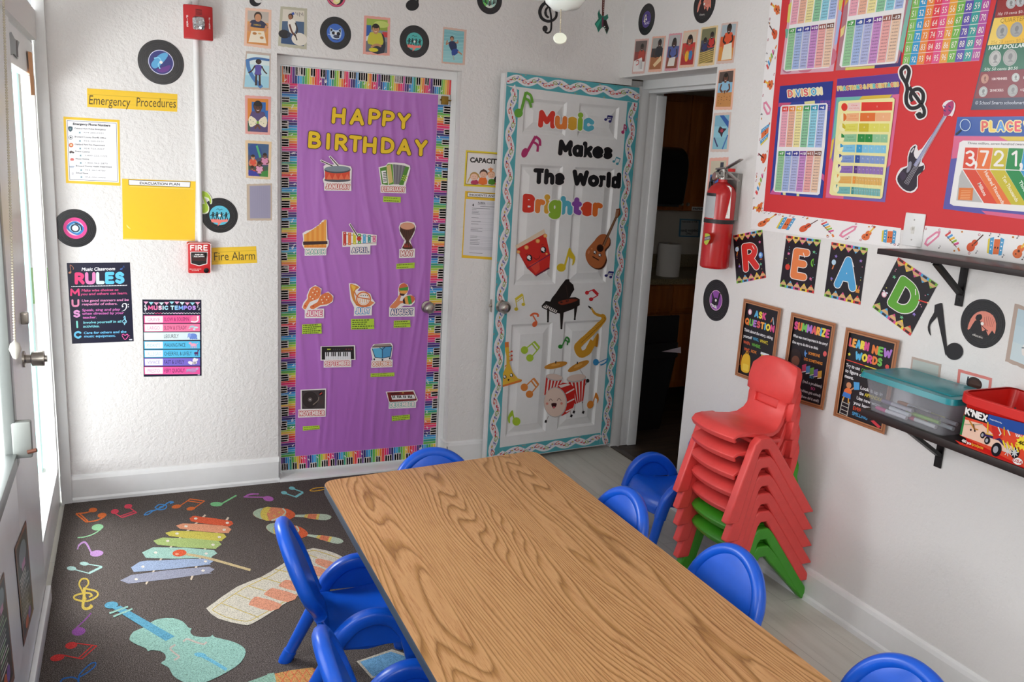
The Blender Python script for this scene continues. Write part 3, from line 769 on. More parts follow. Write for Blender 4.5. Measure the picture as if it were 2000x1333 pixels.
def record(plane,cx,cy,r,label,design,rot=0,base=.0,lab='#E8489A',lr=.5,yr=None,group='paper records on the walls',th=.0012):
 R=dist_px(plane,(cx,cy),(cx,cy+(yr or r)));f=Flat(plane,cx,cy,rot);a=Art(f,None,base,th)
 a.use('disc').ell(0,0,R,col=M_VINYL,n=56,solid=True)
 for k in(.95,.84,.76,.68,.60):a.stroke([(R*k*math.cos(t*PI/24),R*k*math.sin(t*PI/24))for t in range(48)],R*.012,M_VINYL2,closed=True)
 a.use('label');a.mp=lambda x,y:(x*R,y*R)
 a.ell(0,0,lr,col=lab,n=40);design(a,lr);a.ell(0,0,.07,col='#F2EFEA',n=16)
 return a.build('paper_record',label,'record',group)
def dz_galaxy(a,r):
 a.ell(0,0,r*1.06,col='#D8D8F0',n=40);a.ell(0,0,r,col='#3B3E7C',n=40);a.poly([(-.42,.1),(-.1,-.3),(.2,-.45),(.3,-.3),(-.05,.15),(-.3,.3)],'#5FA9D8',smooth=4);a.poly([(-.2,.35),(.1,.2),(.4,.1),(.3,.35),(0,.46)],'#6B3E8C',smooth=4)
 a.stroke([(-.3,-.15),(-.1,-.2),(.0,-.05),(-.12,.1),(-.05,.3)],.05,'#8FD4F0',smooth=4)
def dz_eye(a,r):
 a.ell(0,.0,r*.72,r*.68,'#F6C9DE');a.poly([(-.42,-.02),(-.2,-.3),(.1,-.35),(.42,.0),(.2,.33),(-.1,.3)],'#2F7FC4',smooth=5);a.poly([(-.3,-.05),(0,-.26),(.3,0),(.1,.25),(-.15,.18)],'#9FD8F2',smooth=5)
 a.ell(0,0,.22,col='#16324F');a.ell(0,0,.15,col='#E8F2F6');a.stroke([(-.02,-.28),(.25,-.15),(.3,.1)],.06,'#10151F',smooth=4)
def dz_band(a,r):
 a.poly([(-.5,.22),(-.2,.2),(.1,.25),(.48,.18),(.42,.36),(.12,.38),(-.12,.62),(-.1,.42),(-.44,.4)],'#F0857C');a.text('Sketchy',-.2,-.3,.15,-.33,.09,'#12242B')if False else a.stroke([(-.18,-.32),(-.08,-.38),(0,-.3),(.1,-.36),(.16,-.32)],.025,'#12242B',smooth=4)
 for x,l in((-.36,0),(-.14,1),(.1,2),(.36,3)):
  a.ell(x,-.14,.045,.055,'#10191E',n=12);a.poly([(x-.06,-.09),(x+.06,-.09),(x+.045,.06),(x-.04,.06)],'#10191E');a.stroke([(x-.02,.04),(x-.07,.24)],.045,'#10191E');a.stroke([(x+.02,.04),(x+.08,.23)],.045,'#10191E');a.stroke([(x-.05,-.07),(x-.14,.02),(x+.0,.04)],.03,'#10191E');a.stroke([(x+.05,-.07),(x+.13,-.13)],.03,'#10191E')
def dz_cat(a,r):
 a.poly([(-.36,-.3),(-.12,-.18),(.15,-.2),(.34,-.34),(.36,.1),(.2,.34),(-.16,.36),(-.36,.12)],'#C9DCF2',smooth=2);a.poly([(-.33,-.28),(-.18,-.18),(-.33,-.05)],'#12151F');a.poly([(.32,-.3),(.18,-.18),(.33,-.05)],'#12151F')
 a.ell(-.14,-.0,.11,.1,'#12151F');a.ell(.18,.02,.12,.12,'#12151F');a.ell(.05,.2,.2,.1,'#3D4256');a.stroke([(-.5,.1),(-.2,.14)],.03,'#E6EFFA');a.stroke([(-.2,.38),(.2,.4)],.04,'#12151F')
def dz_crowd(a,r):
 a.ell(0,0,r,col='#7BD66A',n=36,a0=120,a1=250);a.ell(0,0,r,col='#BFE8DC',n=36,a0=-70,a1=60)
 for k in range(9):
  x=-.44+.11*k;h=.30-.12*math.sin(k*1.9)
  if x*x+(h-.3)**2<r*r*.9:a.poly([(x-.05,.42-abs(x)*.5),(x-.03,h-.3),(x,h-.42),(x+.03,h-.3),(x+.05,.42-abs(x)*.5)],'#10211F' if k%3 else '#1E7F78')
def dz_pink(a,r):
 a.ell(0,0,.98,col='#D4577A',n=40);a.ell(0,.0,.8,col='#2B2028',n=40);a.poly([(-.75,.2),(-.3,.65),(.1,.75),(.1,.4),(-.3,.2)],'#F08FA5',smooth=4);a.poly([(-.3,.5),(0,.1),(.45,.2),(.35,.55),(.0,.7)],'#E9E39A',smooth=4);a.ell(.1,.3,.2,.17,'#F6F0D0')
def dz_purple(a,r):
 a.ell(0,0,r*1.05,col='#6E5AA0',n=40);a.ell(0,0,r,col='#4B3A86',n=40);a.text('MUSIC',-.18,.33,.40,.30,.14,'#D9D2EC',.02);a.stroke([(-.2,.2),(-.26,-.1),(-.1,-.3),(-.08,-.05),(-.3,.08),(-.1,.12)],.06,'#EDE6C8',smooth=4);a.stroke([(.0,.15),(.0,-.3),(.2,-.2)],.04,'#18142B')
def dz_classic(a,r):
 a.poly([(-.62,.35),(-.55,-.1),(-.3,-.42),(.05,-.52),(.4,-.42),(.6,-.12),(.62,.3),(.48,.18),(.35,.42),(.2,.2),(.05,.3),(-.1,-.1),(-.35,-.05),(-.5,.3)],'#E08A78',smooth=2)
 a.poly([(-.3,-.3),(-.12,-.36),(-.05,-.2),(-.2,-.08),(-.34,-.14)],'#151217',smooth=3);a.stroke([(-.05,-.1),(.02,.1),(.3,.25)],.03,'#151217',smooth=3)
 for k in range(6):a.stroke([(.1+.07*k,.05),(.05+.09*k,-.36+.04*abs(k-2))],.014,'#8C4A3E')
 a.text('classic',-.36,.56,.14,.60,.10,'#E8E2DC')
def dz_rock(a,r):
 a.ell(0,0,r*1.07,col='#E9B9DC',n=40);a.ell(0,0,r,col='#8F4AA5',n=40)
 a.poly([(-.3,.22),(-.28,-.05),(-.4,-.34),(-.28,-.3),(-.14,-.08),(-.08,-.12),(.02,-.14),(.12,-.1),(.2,-.42),(.32,-.38),(.24,-.05),(.2,.18),(.05,.34),(-.15,.34)],'#1A1120');a.text('rock',-.38,.30,.12,.40,.15,'#F2EDF2',.045)
def photo(plane,quad,border,draw,label,base=0.0,inset=(.10,.07,.10,.07),cat='photo',group='photographs of pupils on the walls',th=.0009,mp=None):
 a=Art(plane,mp,base,th,.28);q=[a.mp(*p)for p in quad];a.mp=lambda x,y:(x,y)
 a.use('border').frame(q,100,150,False);n=9
 zig=[]
 for k in range(n):zig+=[(k*100/n,-.7 if k%2 else.7)]
 zig+=[(100,0),(100,150)]
 for k in range(n):zig+=[(100-k*100/n-5,150+(.9 if k%2 else-.9))]
 zig+=[(0,150)]
 a.poly(zig,border,solid=True)
 l,t,r,b_=inset;f=a.mp;w,h=100*(1-l-r),150*(1-t-b_)
 a.mp=lambda x,y:f(100*l+x*w/100,150*t+y*h/150)
 a.use('picture');draw(a);return a.build('photo_print',label,cat,group)
def kid(a,x,y,s,skin,hair,shirt,long=False,arms=True,smile=True):
 if long:a.ell(x,y+3*s,13*s,16*s,hair)
 a.poly([(x-9*s,y+9*s),(x-17*s,y+13*s),(x-20*s,y+40*s),(x+20*s,y+40*s),(x+17*s,y+13*s),(x+9*s,y+9*s)],shirt,smooth=3)
 a.rect(x-4*s,y+4*s,x+4*s,y+13*s,skin)
 a.ell(x,y-3*s,11*s,12*s,hair);a.ell(x,y,9.4*s,12*s,skin)
 a.ell(x,y-8*s,9.6*s,6*s,hair,n=16)
 for k in(-1,1):a.ell(x+k*3.6*s,y-.5*s,1.3*s,.9*s,'#1E1512',n=10)
 a.stroke([(x,y),(x+1*s,y+3*s),(x-.6*s,y+3.4*s)],.7*s,'#5A3826')
 if smile:a.stroke([(x-3.4*s,y+5.6*s),(x,y+7.2*s),(x+3.4*s,y+5.6*s)],1.1*s,'#F4E6E0',smooth=3)
 if arms:
  a.stroke([(x-16*s,y+16*s),(x-20*s,y+30*s),(x-8*s,y+38*s)],6*s,skin,smooth=4);a.stroke([(x+16*s,y+16*s),(x+20*s,y+30*s),(x+8*s,y+38*s)],6*s,skin,smooth=4)
def bgr(a,*cols):
 n=len(cols)
 for i,c in enumerate(cols):a.rect(0,150*i/n,100,150*(i+1)/n,c)
TAN,BRN,DKB='#C98F68','#6A4030','#3F2720'
z4=zoom(460,0,3.92)
def d1(a):
 bgr(a,'#C9B7A4','#D99A55','#D9904C');a.rect(0,0,100,40,'#BFB4AA');a.poly([(15,48),(35,40),(70,42),(95,62),(90,74),(12,72)],'#2E3350',smooth=3);a.stroke([(14,55),(6,85),(18,92)],12,TAN,smooth=3);a.stroke([(92,62),(82,88),(66,96)],12,TAN,smooth=3)
 a.ell(50,24,19,22,'#3A2A20');a.ell(50,30,15,18,TAN);a.text('HERO',30,66,66,67,7,'#C9A93C',.03);a.poly([(20,92),(80,88),(92,140),(8,143)],'#EFE3CC');a.ell(36,102,10,6,'#B87A3E');a.ell(70,118,9,6,'#C08546');a.ell(60,100,8,4,'#D9B070')
photo(BW,[(75,58),(275,75),(270,375),(65,350)],'#E9C2AC',d1,'peach bordered photo of a child in a navy shirt over a cookie tray',mp=z4)
def d2(a):
 bgr(a,'#D9E6E6','#B9DDE6','#9FCFE0');a.stroke([(0,34),(40,20),(100,22)],12,'#3F6EA8',smooth=4);a.stroke([(4,30),(12,70),(34,110),(70,150)],16,'#4A7DB8',smooth=4);a.ell(52,34,13,12,'#231A18');a.ell(52,37,9,10,DKB);a.poly([(38,52),(66,52),(64,80),(66,96),(38,96),(40,78)],'#5A4FA0',smooth=3)
 a.stroke([(38,54),(26,78),(12,90)],6,DKB,smooth=3);a.stroke([(66,54),(78,76),(90,88)],6,DKB,smooth=3);a.stroke([(45,94),(46,142)],8,DKB);a.stroke([(59,94),(62,142)],8,DKB)
photo(BW,[(80,390),(270,410),(265,690),(55,680)],'#C2B2A6',d2,'photo of a child in a purple swimsuit standing in a paddling pool',inset=(.05,.07,.05,.05),mp=z4)
def d3(a):
 bgr(a,'#D98632','#2F6EB8','#3F5E4A');a.rect(0,18,22,100,'#D98632');a.rect(20,14,88,86,'#2C66AE');a.poly([(10,150),(18,100),(80,90),(100,110),(100,150)],'#574A78');kid(a,50,38,2.0,'#5A3324','#1C1412','#574A78',arms=False)
 a.poly([(50,104),(18,78),(4,92),(8,122),(22,128)],'#E9E0C4',smooth=2);a.poly([(50,104),(82,76),(96,92),(92,122),(78,126)],'#E9E0C4',smooth=2)
 for k in range(7):a.ell(14+(k*13)%76,96+(k*7)%22,2,2,'#4A6E4A',n=8)
 a.stroke([(36,136),(48,118),(62,136)],9,'#6A3E2C',smooth=3);a.rect(44,100,56,112,'#7FAF3C')
photo(BW,[(72,730),(272,740),(265,1035),(75,1025)],'#E3A49C',d3,'pink bordered photo of a smiling child holding a large paper bow tie',mp=z4)
def d4(a):
 bgr(a,'#3E5E86','#4A4F6A','#3D5A4A');a.poly([(0,20),(40,0),(70,40),(30,70)],'#2F4E8E',smooth=2);a.stroke([(42,8),(60,60)],10,'#4FAF7A');kid(a,24,62,.95,TAN,'#2A1C16','#D9543C');kid(a,82,52,.95,BRN,'#2A1C16','#D98FB0');kid(a,56,92,1.0,BRN,'#1E1512','#E0A0C0',True);kid(a,20,112,.9,BRN,'#2A1C16','#C93C3C');a.poly([(0,120),(40,128),(60,150),(0,150)],'#3A3F9E');a.poly([(70,125),(100,118),(100,150),(60,150)],'#3F8A3C')
photo(BW,[(479,274),(530.5,277),(528,351),(480.6,348)],'#E3C79E',d4,'cream bordered photo of a group of children among play equipment')
def d5(a):a.rect(0,0,100,150,'#9A96AE');[a.stroke([(12+9*k,4),(10+9*k+(k%3),146)],.8,'#8E8AA6')for k in range(9)]
photo(BW,[(481.6,360),(531,358.5),(531,431),(482.5,431)],'#C4B29E',d5,'tan paper with a faded blank lilac rectangle beside the purple door',inset=(.12,.05,.05,.06),cat='paper',group=None)
def d6(a):
 bgr(a,'#D5CFC4','#4A6484','#33507A');a.poly([(0,0),(100,0),(100,42),(60,50),(0,55)],'#DDD6C8');a.ell(12,110,26,18,'#1D1B20');a.ell(80,124,34,26,'#E6E0D4');a.poly([(26,52),(52,44),(64,60),(60,98),(36,100)],'#EDE9E0',smooth=3);a.stroke([(34,66),(46,96),(62,112)],8,BRN,smooth=3);a.stroke([(60,56),(70,84),(66,104)],6,'#3A2A24',smooth=3)
 a.ell(38,30,12,13,'#2A1C18');a.ell(36,34,9,11,'#9A6446');a.poly([(40,14),(52,10),(56,20),(46,24)],'#3C56A8');a.stroke([(36,100),(30,120)],14,'#222A3E');a.stroke([(60,104),(70,130)],5,'#2A2222')
 for k in range(5):a.stroke([(60+8*k,8+3*(k%2)),(63+8*k,20+4*(k%3))],2,'#34363C')
photo(BW,[(345,48),(548,65),(545,380),(325,352)],'#BDBAA4',d6,'sage bordered photo of a child in a white shirt and blue hair bow',mp=z4)
def d7(a):
 bgr(a,'#8FA83E','#8E959A','#6F767E');a.rect(0,0,100,34,'#9DB84A');a.ell(70,22,36,16,'#C4D470');a.rect(0,30,22,92,'#2E5FA8');a.poly([(0,82),(34,66),(36,84),(0,104)],'#DDE4EA');a.rect(76,56,100,80,'#C93A3E');a.poly([(34,78),(70,62),(88,86),(86,150),(26,150)],'#2A2E3C',smooth=2);a.poly([(36,76),(64,66),(62,110),(40,116)],'#C9C43A',smooth=2);kid(a,44,46,1.7,'#C08A62','#231A18','#C9C43A',arms=False);a.stroke([(24,128),(50,116),(72,122)],10,'#C08A62',smooth=3);a.ell(36,140,22,9,'#D9CF2E')
photo(BW,[(985,118),(1185,137),(1180,428),(975,415)],'#E8A79A',d7,'pink bordered photo of a child in a yellow and navy top, above purple door',mp=z4)
def d8(a):
 bgr(a,'#7FBEC6','#8ECBD0','#9AD2D6')
 for k in range(9):a.stroke([(0,8+k*16),(30,5+k*16),(64,10+k*16),(100,6+k*16)],1.2,'#B5E0E2',smooth=3)
 a.ell(40,38,10,11,'#4A3022');a.ell(40,42,8,9,'#B98566');a.poly([(24,58),(58,52),(66,86),(42,98)],'#1E2E56',smooth=3);a.stroke([(26,60),(14,68),(18,50)],6,'#B98566',smooth=3);a.stroke([(56,54),(70,56),(68,44)],6,'#B98566',smooth=3);a.poly([(42,92),(66,84),(78,98),(54,118),(44,116)],'#264A9A',smooth=2);a.stroke([(72,96),(94,108)],7,'#C08A6A');a.stroke([(50,116),(56,138)],7,'#A9B9B4')
photo(BW,[(1590,205),(1770,228),(1755,500),(1577,485)],'#D9B9AA',d8,'photo of a child in navy swimwear floating in a pool, above purple door',inset=(.05,.06,.1,.05),mp=z4)
record(BW,314.5,121.8,43.5,'large paper record with a starry blue label above the handwritten yellow strip',dz_galaxy,lab='#3B3E7C',lr=.52)
record(BW,147,446,37,'paper record with a pink label and blue eye design, by the left door',dz_eye,lab='#E2408F',lr=.56)
record(BW,429,421,34,'paper record with dancing figures on blue, under a green note',dz_band,lab='#59BFD8',lr=.56)
record(BW,655.5,65,32,'paper record with a blue cat face label above the purple door',dz_cat,lab='#3F6CC4',lr=.57)
record(BW,809.5,81.3,30,'paper record with dancing figures on teal, between two photos over the purple door',dz_band,lab='#55B9B4',lr=.56,yr=31.5)
record(BW,956,0,28,'paper record with green and teal crowd label, cut by the photo top edge',dz_crowd,lab='#DDEBDD',lr=.56)
record(BW,656,-6,20,'small pink swirled paper record cut by the photo top edge',dz_pink,lab='#D4577A',lr=.9)
def cut(plane,label,cat,draw,name,mp=None,base=0.0,th=.0015,group=None,rough=.5):
 a=Art(plane,mp,base,th,rough);draw(a);return a.build(name,label,cat,group)
BLK='#17161A'
def f(a):
 a.use('note_head').ell(805.5,10,13,11,BLK,rot=-12,solid=True);a.use('note_stem').poly([(813,10),(817.5,8),(819.5,-46),(815,-46)],BLK,solid=True)
cut(BW,'black paper music note at the photo top edge above the purple door','music note',f,'paper_note')
def f(a):
 a.use('ball').ell(499,1,12,11.5,BLK,solid=True);a.ell(505,-3,9,9,'#D9D7D5');a.use('hook').stroke([(509,0),(512,-14),(506,-40)],5,BLK,smooth=4,solid=True)
cut(BW,'black paper clef end at the photo top edge above the peach bordered photo','music note',f,'paper_clef',th=.0018)
z9=zoom(980,0,7.692)
def f(a):
 a.use('clef');a.stroke([(700,100),(662,150),(660,215),(690,255),(712,258)],[26,34,40,34,20],BLK,smooth=6,solid=True)
 a.stroke([(660,30),(600,95),(572,180),(600,270),(680,318),(760,308),(815,255),(822,180),(795,130),(720,95),(640,45)],[40,50,50,46,44,40,38,36,40,50,30],BLK,smooth=6,solid=True)
 a.stroke([(640,45),(690,-60),(720,-150),(690,-200),(650,-150),(690,20),(722,140),(742,260),(745,400),(730,470),(690,495),(645,480)],28,BLK,smooth=6,solid=True);a.ell(650,432,40,48,BLK,solid=True)
cut(BW,'black paper treble clef hanging beside the fan pull chain','music note',f,'paper_treble_clef',z9,group=None)
def f(a):
 a.use('neck').poly([(1512,-160),(1555,-160),(1535,240),(1505,240)],'#5A1F1C',solid=True)
 for k in range(9):a.ell(1534-k*.4,20+26*k-60,5,6,'#E6D9CF',n=10)
 a.use('body').poly([(1465,135),(1475,200),(1505,240),(1540,245),(1592,212),(1602,270),(1570,305),(1612,425),(1578,520),(1545,430),(1522,405),(1492,425),(1450,488),(1430,420),(1395,360),(1452,282),(1440,205)],'#1E6E5C',solid=True)
 a.poly([(1555,300),(1575,310),(1606,425),(1577,505),(1550,425),(1530,400),(1520,300)],'#1C1012');a.poly([(1410,360),(1500,270),(1480,330),(1440,420)],'#2FA084');a.poly([(1505,260),(1530,262),(1525,400),(1500,405)],'#6A2F4A');a.ell(1545,400,9,9,'#F0E6DC',n=10);a.ell(1560,428,5,5,'#F0E6DC',n=8)
cut(BW,'green and black paper electric guitar near the back corner of the room','guitar cutout',f,'paper_guitar',z9)
c0=BW.hit(386,44);bm=bmesh.new()
pz=(BW.hit(386,-40).z,BW.hit(388,474).z);xx=BW.hit(387,300).x
add_tube(bm,[V3((0,0,pz[1]-1)),V3((0,0,pz[0]-1))],.0125,18)
for z in(BW.hit(387,250).z,BW.hit(386,0).z):add_tube(bm,[V3((0,0,z-1-.012)),V3((0,0,z-1+.012))],.0148,18)
cond=from_bm('conduit_pipe',bm,M_TRIM,None,True,50);cond.location=(xx,-.0135,1);tag(cond,'white painted conduit pipe running down the wall between the two fire devices','pipe')
x0,x1=BW.hit(358,44,.03).x,BW.hit(415,44,.03).x;zt,zb=BW.hit(386,12,.03).z,BW.hit(386,78,.03).z
st=empty('fire_strobe',(c0.x,0,zb),'red wall mounted fire horn strobe with clear lens, above the conduit pipe','fire alarm')
M_FR=mat('#B81F22',.38);hw=(x1-x0)/2;H=zt-zb;xm=(x0+x1)/2-c0.x
bm=bmesh.new();pr=[(-hw,-.026),(-hw,-.050),(-hw*.5,-.066),(hw*.5,-.066),(hw,-.050),(hw,-.026)]
A=[bm.verts.new((xm+x,y,.0))for x,y in pr];B=[bm.verts.new((xm+x,y,H))for x,y in pr];bm.faces.new(A);bm.faces.new(list(reversed(B)))
for k in range(6):bm.faces.new((A[k],A[(k+1)%6],B[(k+1)%6],B[k]))
bmesh.ops.recalc_face_normals(bm,faces=bm.faces);soft(from_bm('housing',bm,M_FR,st,True,30),.004,2,30)
bm=bmesh.new();add_box(bm,xm-hw*.93,xm+hw*.93,-.027,-.001,.004,H-.004,.003);from_bm('back_box',bm,M_TRIM,st,True,35)
bm=bmesh.new();add_box(bm,xm-hw*.42,xm+hw*.42,-.082,-.060,H*.27,H*.66,.012,seg=4)
M_LENS,nt,b=newmat('clear_strobe_lens');b.inputs['Base Color'].default_value=srgb('#C9CDD0');b.inputs['Roughness'].default_value=.12;b.inputs['Metallic'].default_value=.75
v=coords(nt);n=N(nt,'ShaderNodeTexVoronoi',Scale=70.0);LK(nt,v,n.inputs['Vector']);bump(nt,b,n.outputs['Distance'],.8,.01);from_bm('strobe_lens',bm,M_LENS,st,True,40)
bm=bmesh.new()
for k in range(5):add_box(bm,xm-hw*.2,xm+hw*.24,-.0675,-.060,H*(.72+.035*k),H*(.735+.035*k))
from_bm('horn_slots',bm,mat('#5E0E10',.6),st)
SP=Plane((0,-.0505,0),(0,-1,0));
for sgn in(-1,1):
 n_=V3((sgn*.016*1.0,-hw*.5,0)).normalized();nn=V3((sgn*.016,-hw*.5,0)).normalized()
 P0=V3((c0.x+xm+sgn*hw*.75,-.058,zb));ps=Plane(P0,V3((sgn*.016,-(hw*.5),0)))
 a=Art(ps,None,0,.0006);a.use('lettering')
 for k,ch in enumerate('FIRE'):
  fl=Flat(ps,386,44);fl.o=P0+V3((0,0,H*(.60-.085*k)));a.pl=fl;a.text(ch,-.004 if ch!='I' else-.0014,.0,.004 if ch!='I' else.0014,.0,.0105,'#F0E6E4',.02)
 a.build('lettering',parent=st)
q=[(365.5,474.5),(412,474.5),(411,534.5),(367.5,534)]
c0=BW.hit(388,534);x0,x1=BW.hit(366,505,.04).x,BW.hit(412,505,.04).x;zt,zb=BW.hit(388,474,.04).z,BW.hit(388,534,.04).z
ps=empty('fire_pull_station',(c0.x,0,zb),'red manual fire pull station with white FIRE lettering on the wall','fire alarm')
bm=bmesh.new();add_box(bm,x0-c0.x,x1-c0.x,-.042,-.001,0,zt-zb,.006,seg=3);from_bm('housing',bm,[mat('#C9262B',.35)],ps,True,40)
PS=Plane((0,-.0422,0),(0,-1,0));a=Art(PS,zoom(340,360,6.665),0,.0003);a.use('outline')
a.stroke([(195,768),(445,768),(478,785),(478,1150),(455,1165),(200,1165),(178,1150),(172,785)],9,'#F4DAD6',closed=True)
a.use('lettering');chunky(a,'FIRE',208,866,440,866,76,'#FBF3F1',.2,gap=.14)
a.text('@smoke alarm',200,1112,355,1110,12,'#F3C9C5',.02);a.text('in building',230,1130,325,1128,12,'#F3C9C5',.02)
a.use('handle_recess').poly([(210,880),(438,880),(432,1040),(325,1068),(216,1035)],'#F6EDEB');a.poly([(219,888),(429,888),(423,1034),(325,1058),(225,1030)],'#17100F');a.rect(236,955,414,1000,'#3E1512');a.build('x',parent=ps)
bm=bmesh.new();A_,B_=PS.hit(340+238/6.665,360+955/6.665,.012),PS.hit(340+412/6.665,360+905/6.665,.012)
add_box(bm,A_.x-c0.x,B_.x-c0.x,-.056,-.042,A_.z-zb,B_.z-zb,.003);hd=from_bm('pull_handle',bm,mat('#1A1718',.4),ps,True,35)
a=Art(Plane((0,-.0562,0),(0,-1,0)),zoom(340,360,6.665),0,.0002);a.use('lettering').text('PUSH IN',272,926,380,926,17,'#F4F0EE',.045);a.text('PULL DOWN',258,950,394,950,17,'#F4F0EE',.045)
o=a.build('lettering',parent=ps)
bm=bmesh.new();k=PS.hit(340+418/6.665,360+1124/6.665);add_lathe(bm,[(.0115,0),(.0115,.004),(.006,.005),(.005,.001)],20,align((0,-1,0),k-ps.location));from_bm('key_lock',bm,mat('#1B1A1C',.3,.5),ps,True,40)
YEL='#EFC52F'
def sheet(plane,quad,name,label,cat,col,mp=None,base=0.0,th=.0008,rough=.5,group=None,solid=True):
 a=Art(plane,mp,base,th,rough);q=[a.mp(*p)for p in quad];a.mp=lambda x,y:(x,y);a.use('sheet').poly(q,col,solid=solid);a.q=q;a.meta=(name,label,cat,group);return a
def done(a):return a.build(*a.meta)
a=sheet(BW,[(170,172.5),(346.5,184),(346,218.5),(170.5,209)],'sentence_strip','yellow strip reading Emergency Procedures in pencil handwriting','sign',YEL)
a.use('ruled_line').stroke([(171,184),(346,195)],.7,'#B8952A');a.stroke([(171,200),(346,210)],.4,'#CDA92E')
a.use('handwriting').text('Emergency',172.5,203.5,254,208.5,17.5,'#4C3F1E');a.text('Procedures',265.5,208,344,210.5,17.5,'#4C3F1E');done(a)
a=sheet(BW,zoom and[zoom(340,360,6.665)(*p)for p in((490,828),(1068,808),(1082,1025),(492,1050))],'sentence_strip','yellow strip reading Fire Alarm in pencil handwriting','sign',YEL)
a.zoom(340,360,6.665);a.use('ruled_line').stroke([(492,890),(1070,862)],4,'#B8952A');a.stroke([(492,945),(1074,922)],3,'#CDA92E');a.stroke([(494,1003),(1078,985)],4,'#B8952A')
a.use('handwriting').text('Fire',512,995,716,988,105,'#4C3F1E');a.text('Alarm',752,988,1062,980,105,'#4C3F1E');done(a)
c1=zoom(110,220,5.1276)
a=sheet(BW,[c1(*p)for p in((70,40),(633,75),(642,735),(97,705))],'notice','yellow backed sheet headed Emergency Phone Numbers in a plastic sleeve','sign',YEL)
a.mp=c1;a.use('paper').poly([(96,68),(610,98),(625,702),(122,682)],'#F3F3F6');a.stroke([(108,80),(600,108),(614,690),(134,670)],4,'#3C4660',closed=True)
a.use('heading').text('Emergency Phone Numbers',165,122,540,140,20,'#22222A',.045)
L=[('Oakland Park Police Emergency',180,164,495,178),('Broward County Sheriffs Office',182,248,498,262),('Oakland Park Fire Department',184,324,488,336),('Poison Control',188,394,334,402),('Abuse Hotline',190,468,328,474),('Broward County Health Department',194,540,555,552),('School Nurse',196,610,320,616)]
Nn=['954-200-0101','954-200-0101','954-764-4357','1-800-222-1222','1-800-962-2873','954-467-4700','954-000-0000']
ic=['#3E5A64','#8A8F96','#D9743E','#5A4A48','#D9706A','#9AA9C0','#D5D5DA']
a.use('text')
for(t,x,y,x2,y2),n_,c in zip(L,Nn,ic):
 a.text(t,x,y,x2,y2,14,'#3A3A42',.022);a.text(n_,x+92,y+42,x+92+(205 if n_[0]!='1' else 232),y+50,13,'#55555E');a.rect(x+46,y+28,x+64,y+46,'#9FBBC4');a.rect(x+51,y+32,x+59,y+41,'#4A6E7E')
a.use('icons')
for i,((t,x,y,x2,y2),c)in enumerate(zip(L,ic)):
 cx,cy=140+i*4,y+2
 if i==0:a.poly([(118,cy-22),(140,cy-28),(163,cy-20),(160,cy+10),(142,cy+26),(122,cy+10)],c,smooth=2);a.ell(141,cy-2,11,11,'#6E8A92')
 elif i==1:a.ell(cx,cy,23,21,c);a.ell(cx,cy,18,16,'#F0F0F2');a.poly([(cx+(14 if k%2==0 else 6)*math.sin(k*PI/5),cy-(13 if k%2==0 else 6)*math.cos(k*PI/5))for k in range(10)],'#3A3F46')
 elif i==2:a.ell(cx,cy,23,22,c);a.ell(cx,cy,12,11,'#F3D3B0')
 elif i==3:a.poly([(cx-22,cy+8),(cx-20,cy-8),(cx-2,cy-14),(cx+12,cy-6),(cx+28,cy),(cx+28,cy+8)],c);a.ell(cx-10,cy+8,6,5,'#1E1C1C');a.ell(cx+16,cy+8,6,5,'#1E1C1C')
 elif i==4:a.ell(cx+2,cy+2,20,16,c,a0=180,a1=360);a.rect(cx-14,cy+2,cx+18,cy+12,c)
 elif i==5:a.rect(cx-30,cy-6,cx+20,cy+2,c);a.rect(cx-26,cy+6,cx+16,cy+10,c)
 else:a.ell(cx,cy,12,14,c)
done(a)
a=sheet(BW,[c1(*p)for p in((657,662),(1395,690),(1388,1285),(668,1270))],'notice','blank yellow sheet in a plastic sleeve headed EVACUATION PLAN','sign',YEL,rough=.18)
a.mp=c1;a.use('heading_strip').poly([(722,672),(1345,694),(1340,752),(724,728)],'#2A2A33');a.poly([(727,677),(1340,699),(1335,747),(729,723)],'#F1F1F4');a.use('lettering').text('EVACUATION PLAN',832,718,1240,731,23,'#33333C',.022)
a.use('sleeve_edge');a.stroke([(735,742),(1000,752),(1370,768)],2.5,'#F6E9A8');a.stroke([(680,1262),(1000,1272),(1380,1272)],2.5,'#F6E4A0');a.poly([(700,1120),(740,1160),(745,1170),(712,1150)],'#F6E490');done(a)
c2=zoom(120,500,5.5536);NV='#161730'
a=sheet(BW,[c2(*p)for p in((57,78),(743,72),(784,928),(116,955))],'poster','navy poster headed Music Classroom RULES with the word MUSIC down its left side','poster',NV,rough=.3)
a.mp=c2;a.use('title').text('Music Classroom',216,163,582,156,34,'#EDEDF2',.022,up=(5,-34))
chunky(a,'RULES',145,312,685,304,132,['#E8407A','#E07FB4','#CFEAE4','#5EC2EE','#63C4F2'],.27,gap=.06)
a.use('divider').stroke([(108,337),(706,323)],3,'#E6E6EE');[a.ell(112+17*k,333-17*k*.0234,5,5,'#F2F2F6',n=8)for k in range(36)]
a.use('initials')
for ch,x,y,x2,h,c in(('M',92,438,203,82,'#E8407A'),('U',108,556,198,84,'#E48FB0'),('S',126,672,208,84,'#DF9AD0'),('I',158,786,188,80,'#7FD8CC'),('C',134,900,222,84,'#6CC6EE')):chunky(a,ch,x,y,x2,y-2,h,c,.25)
a.use('text')
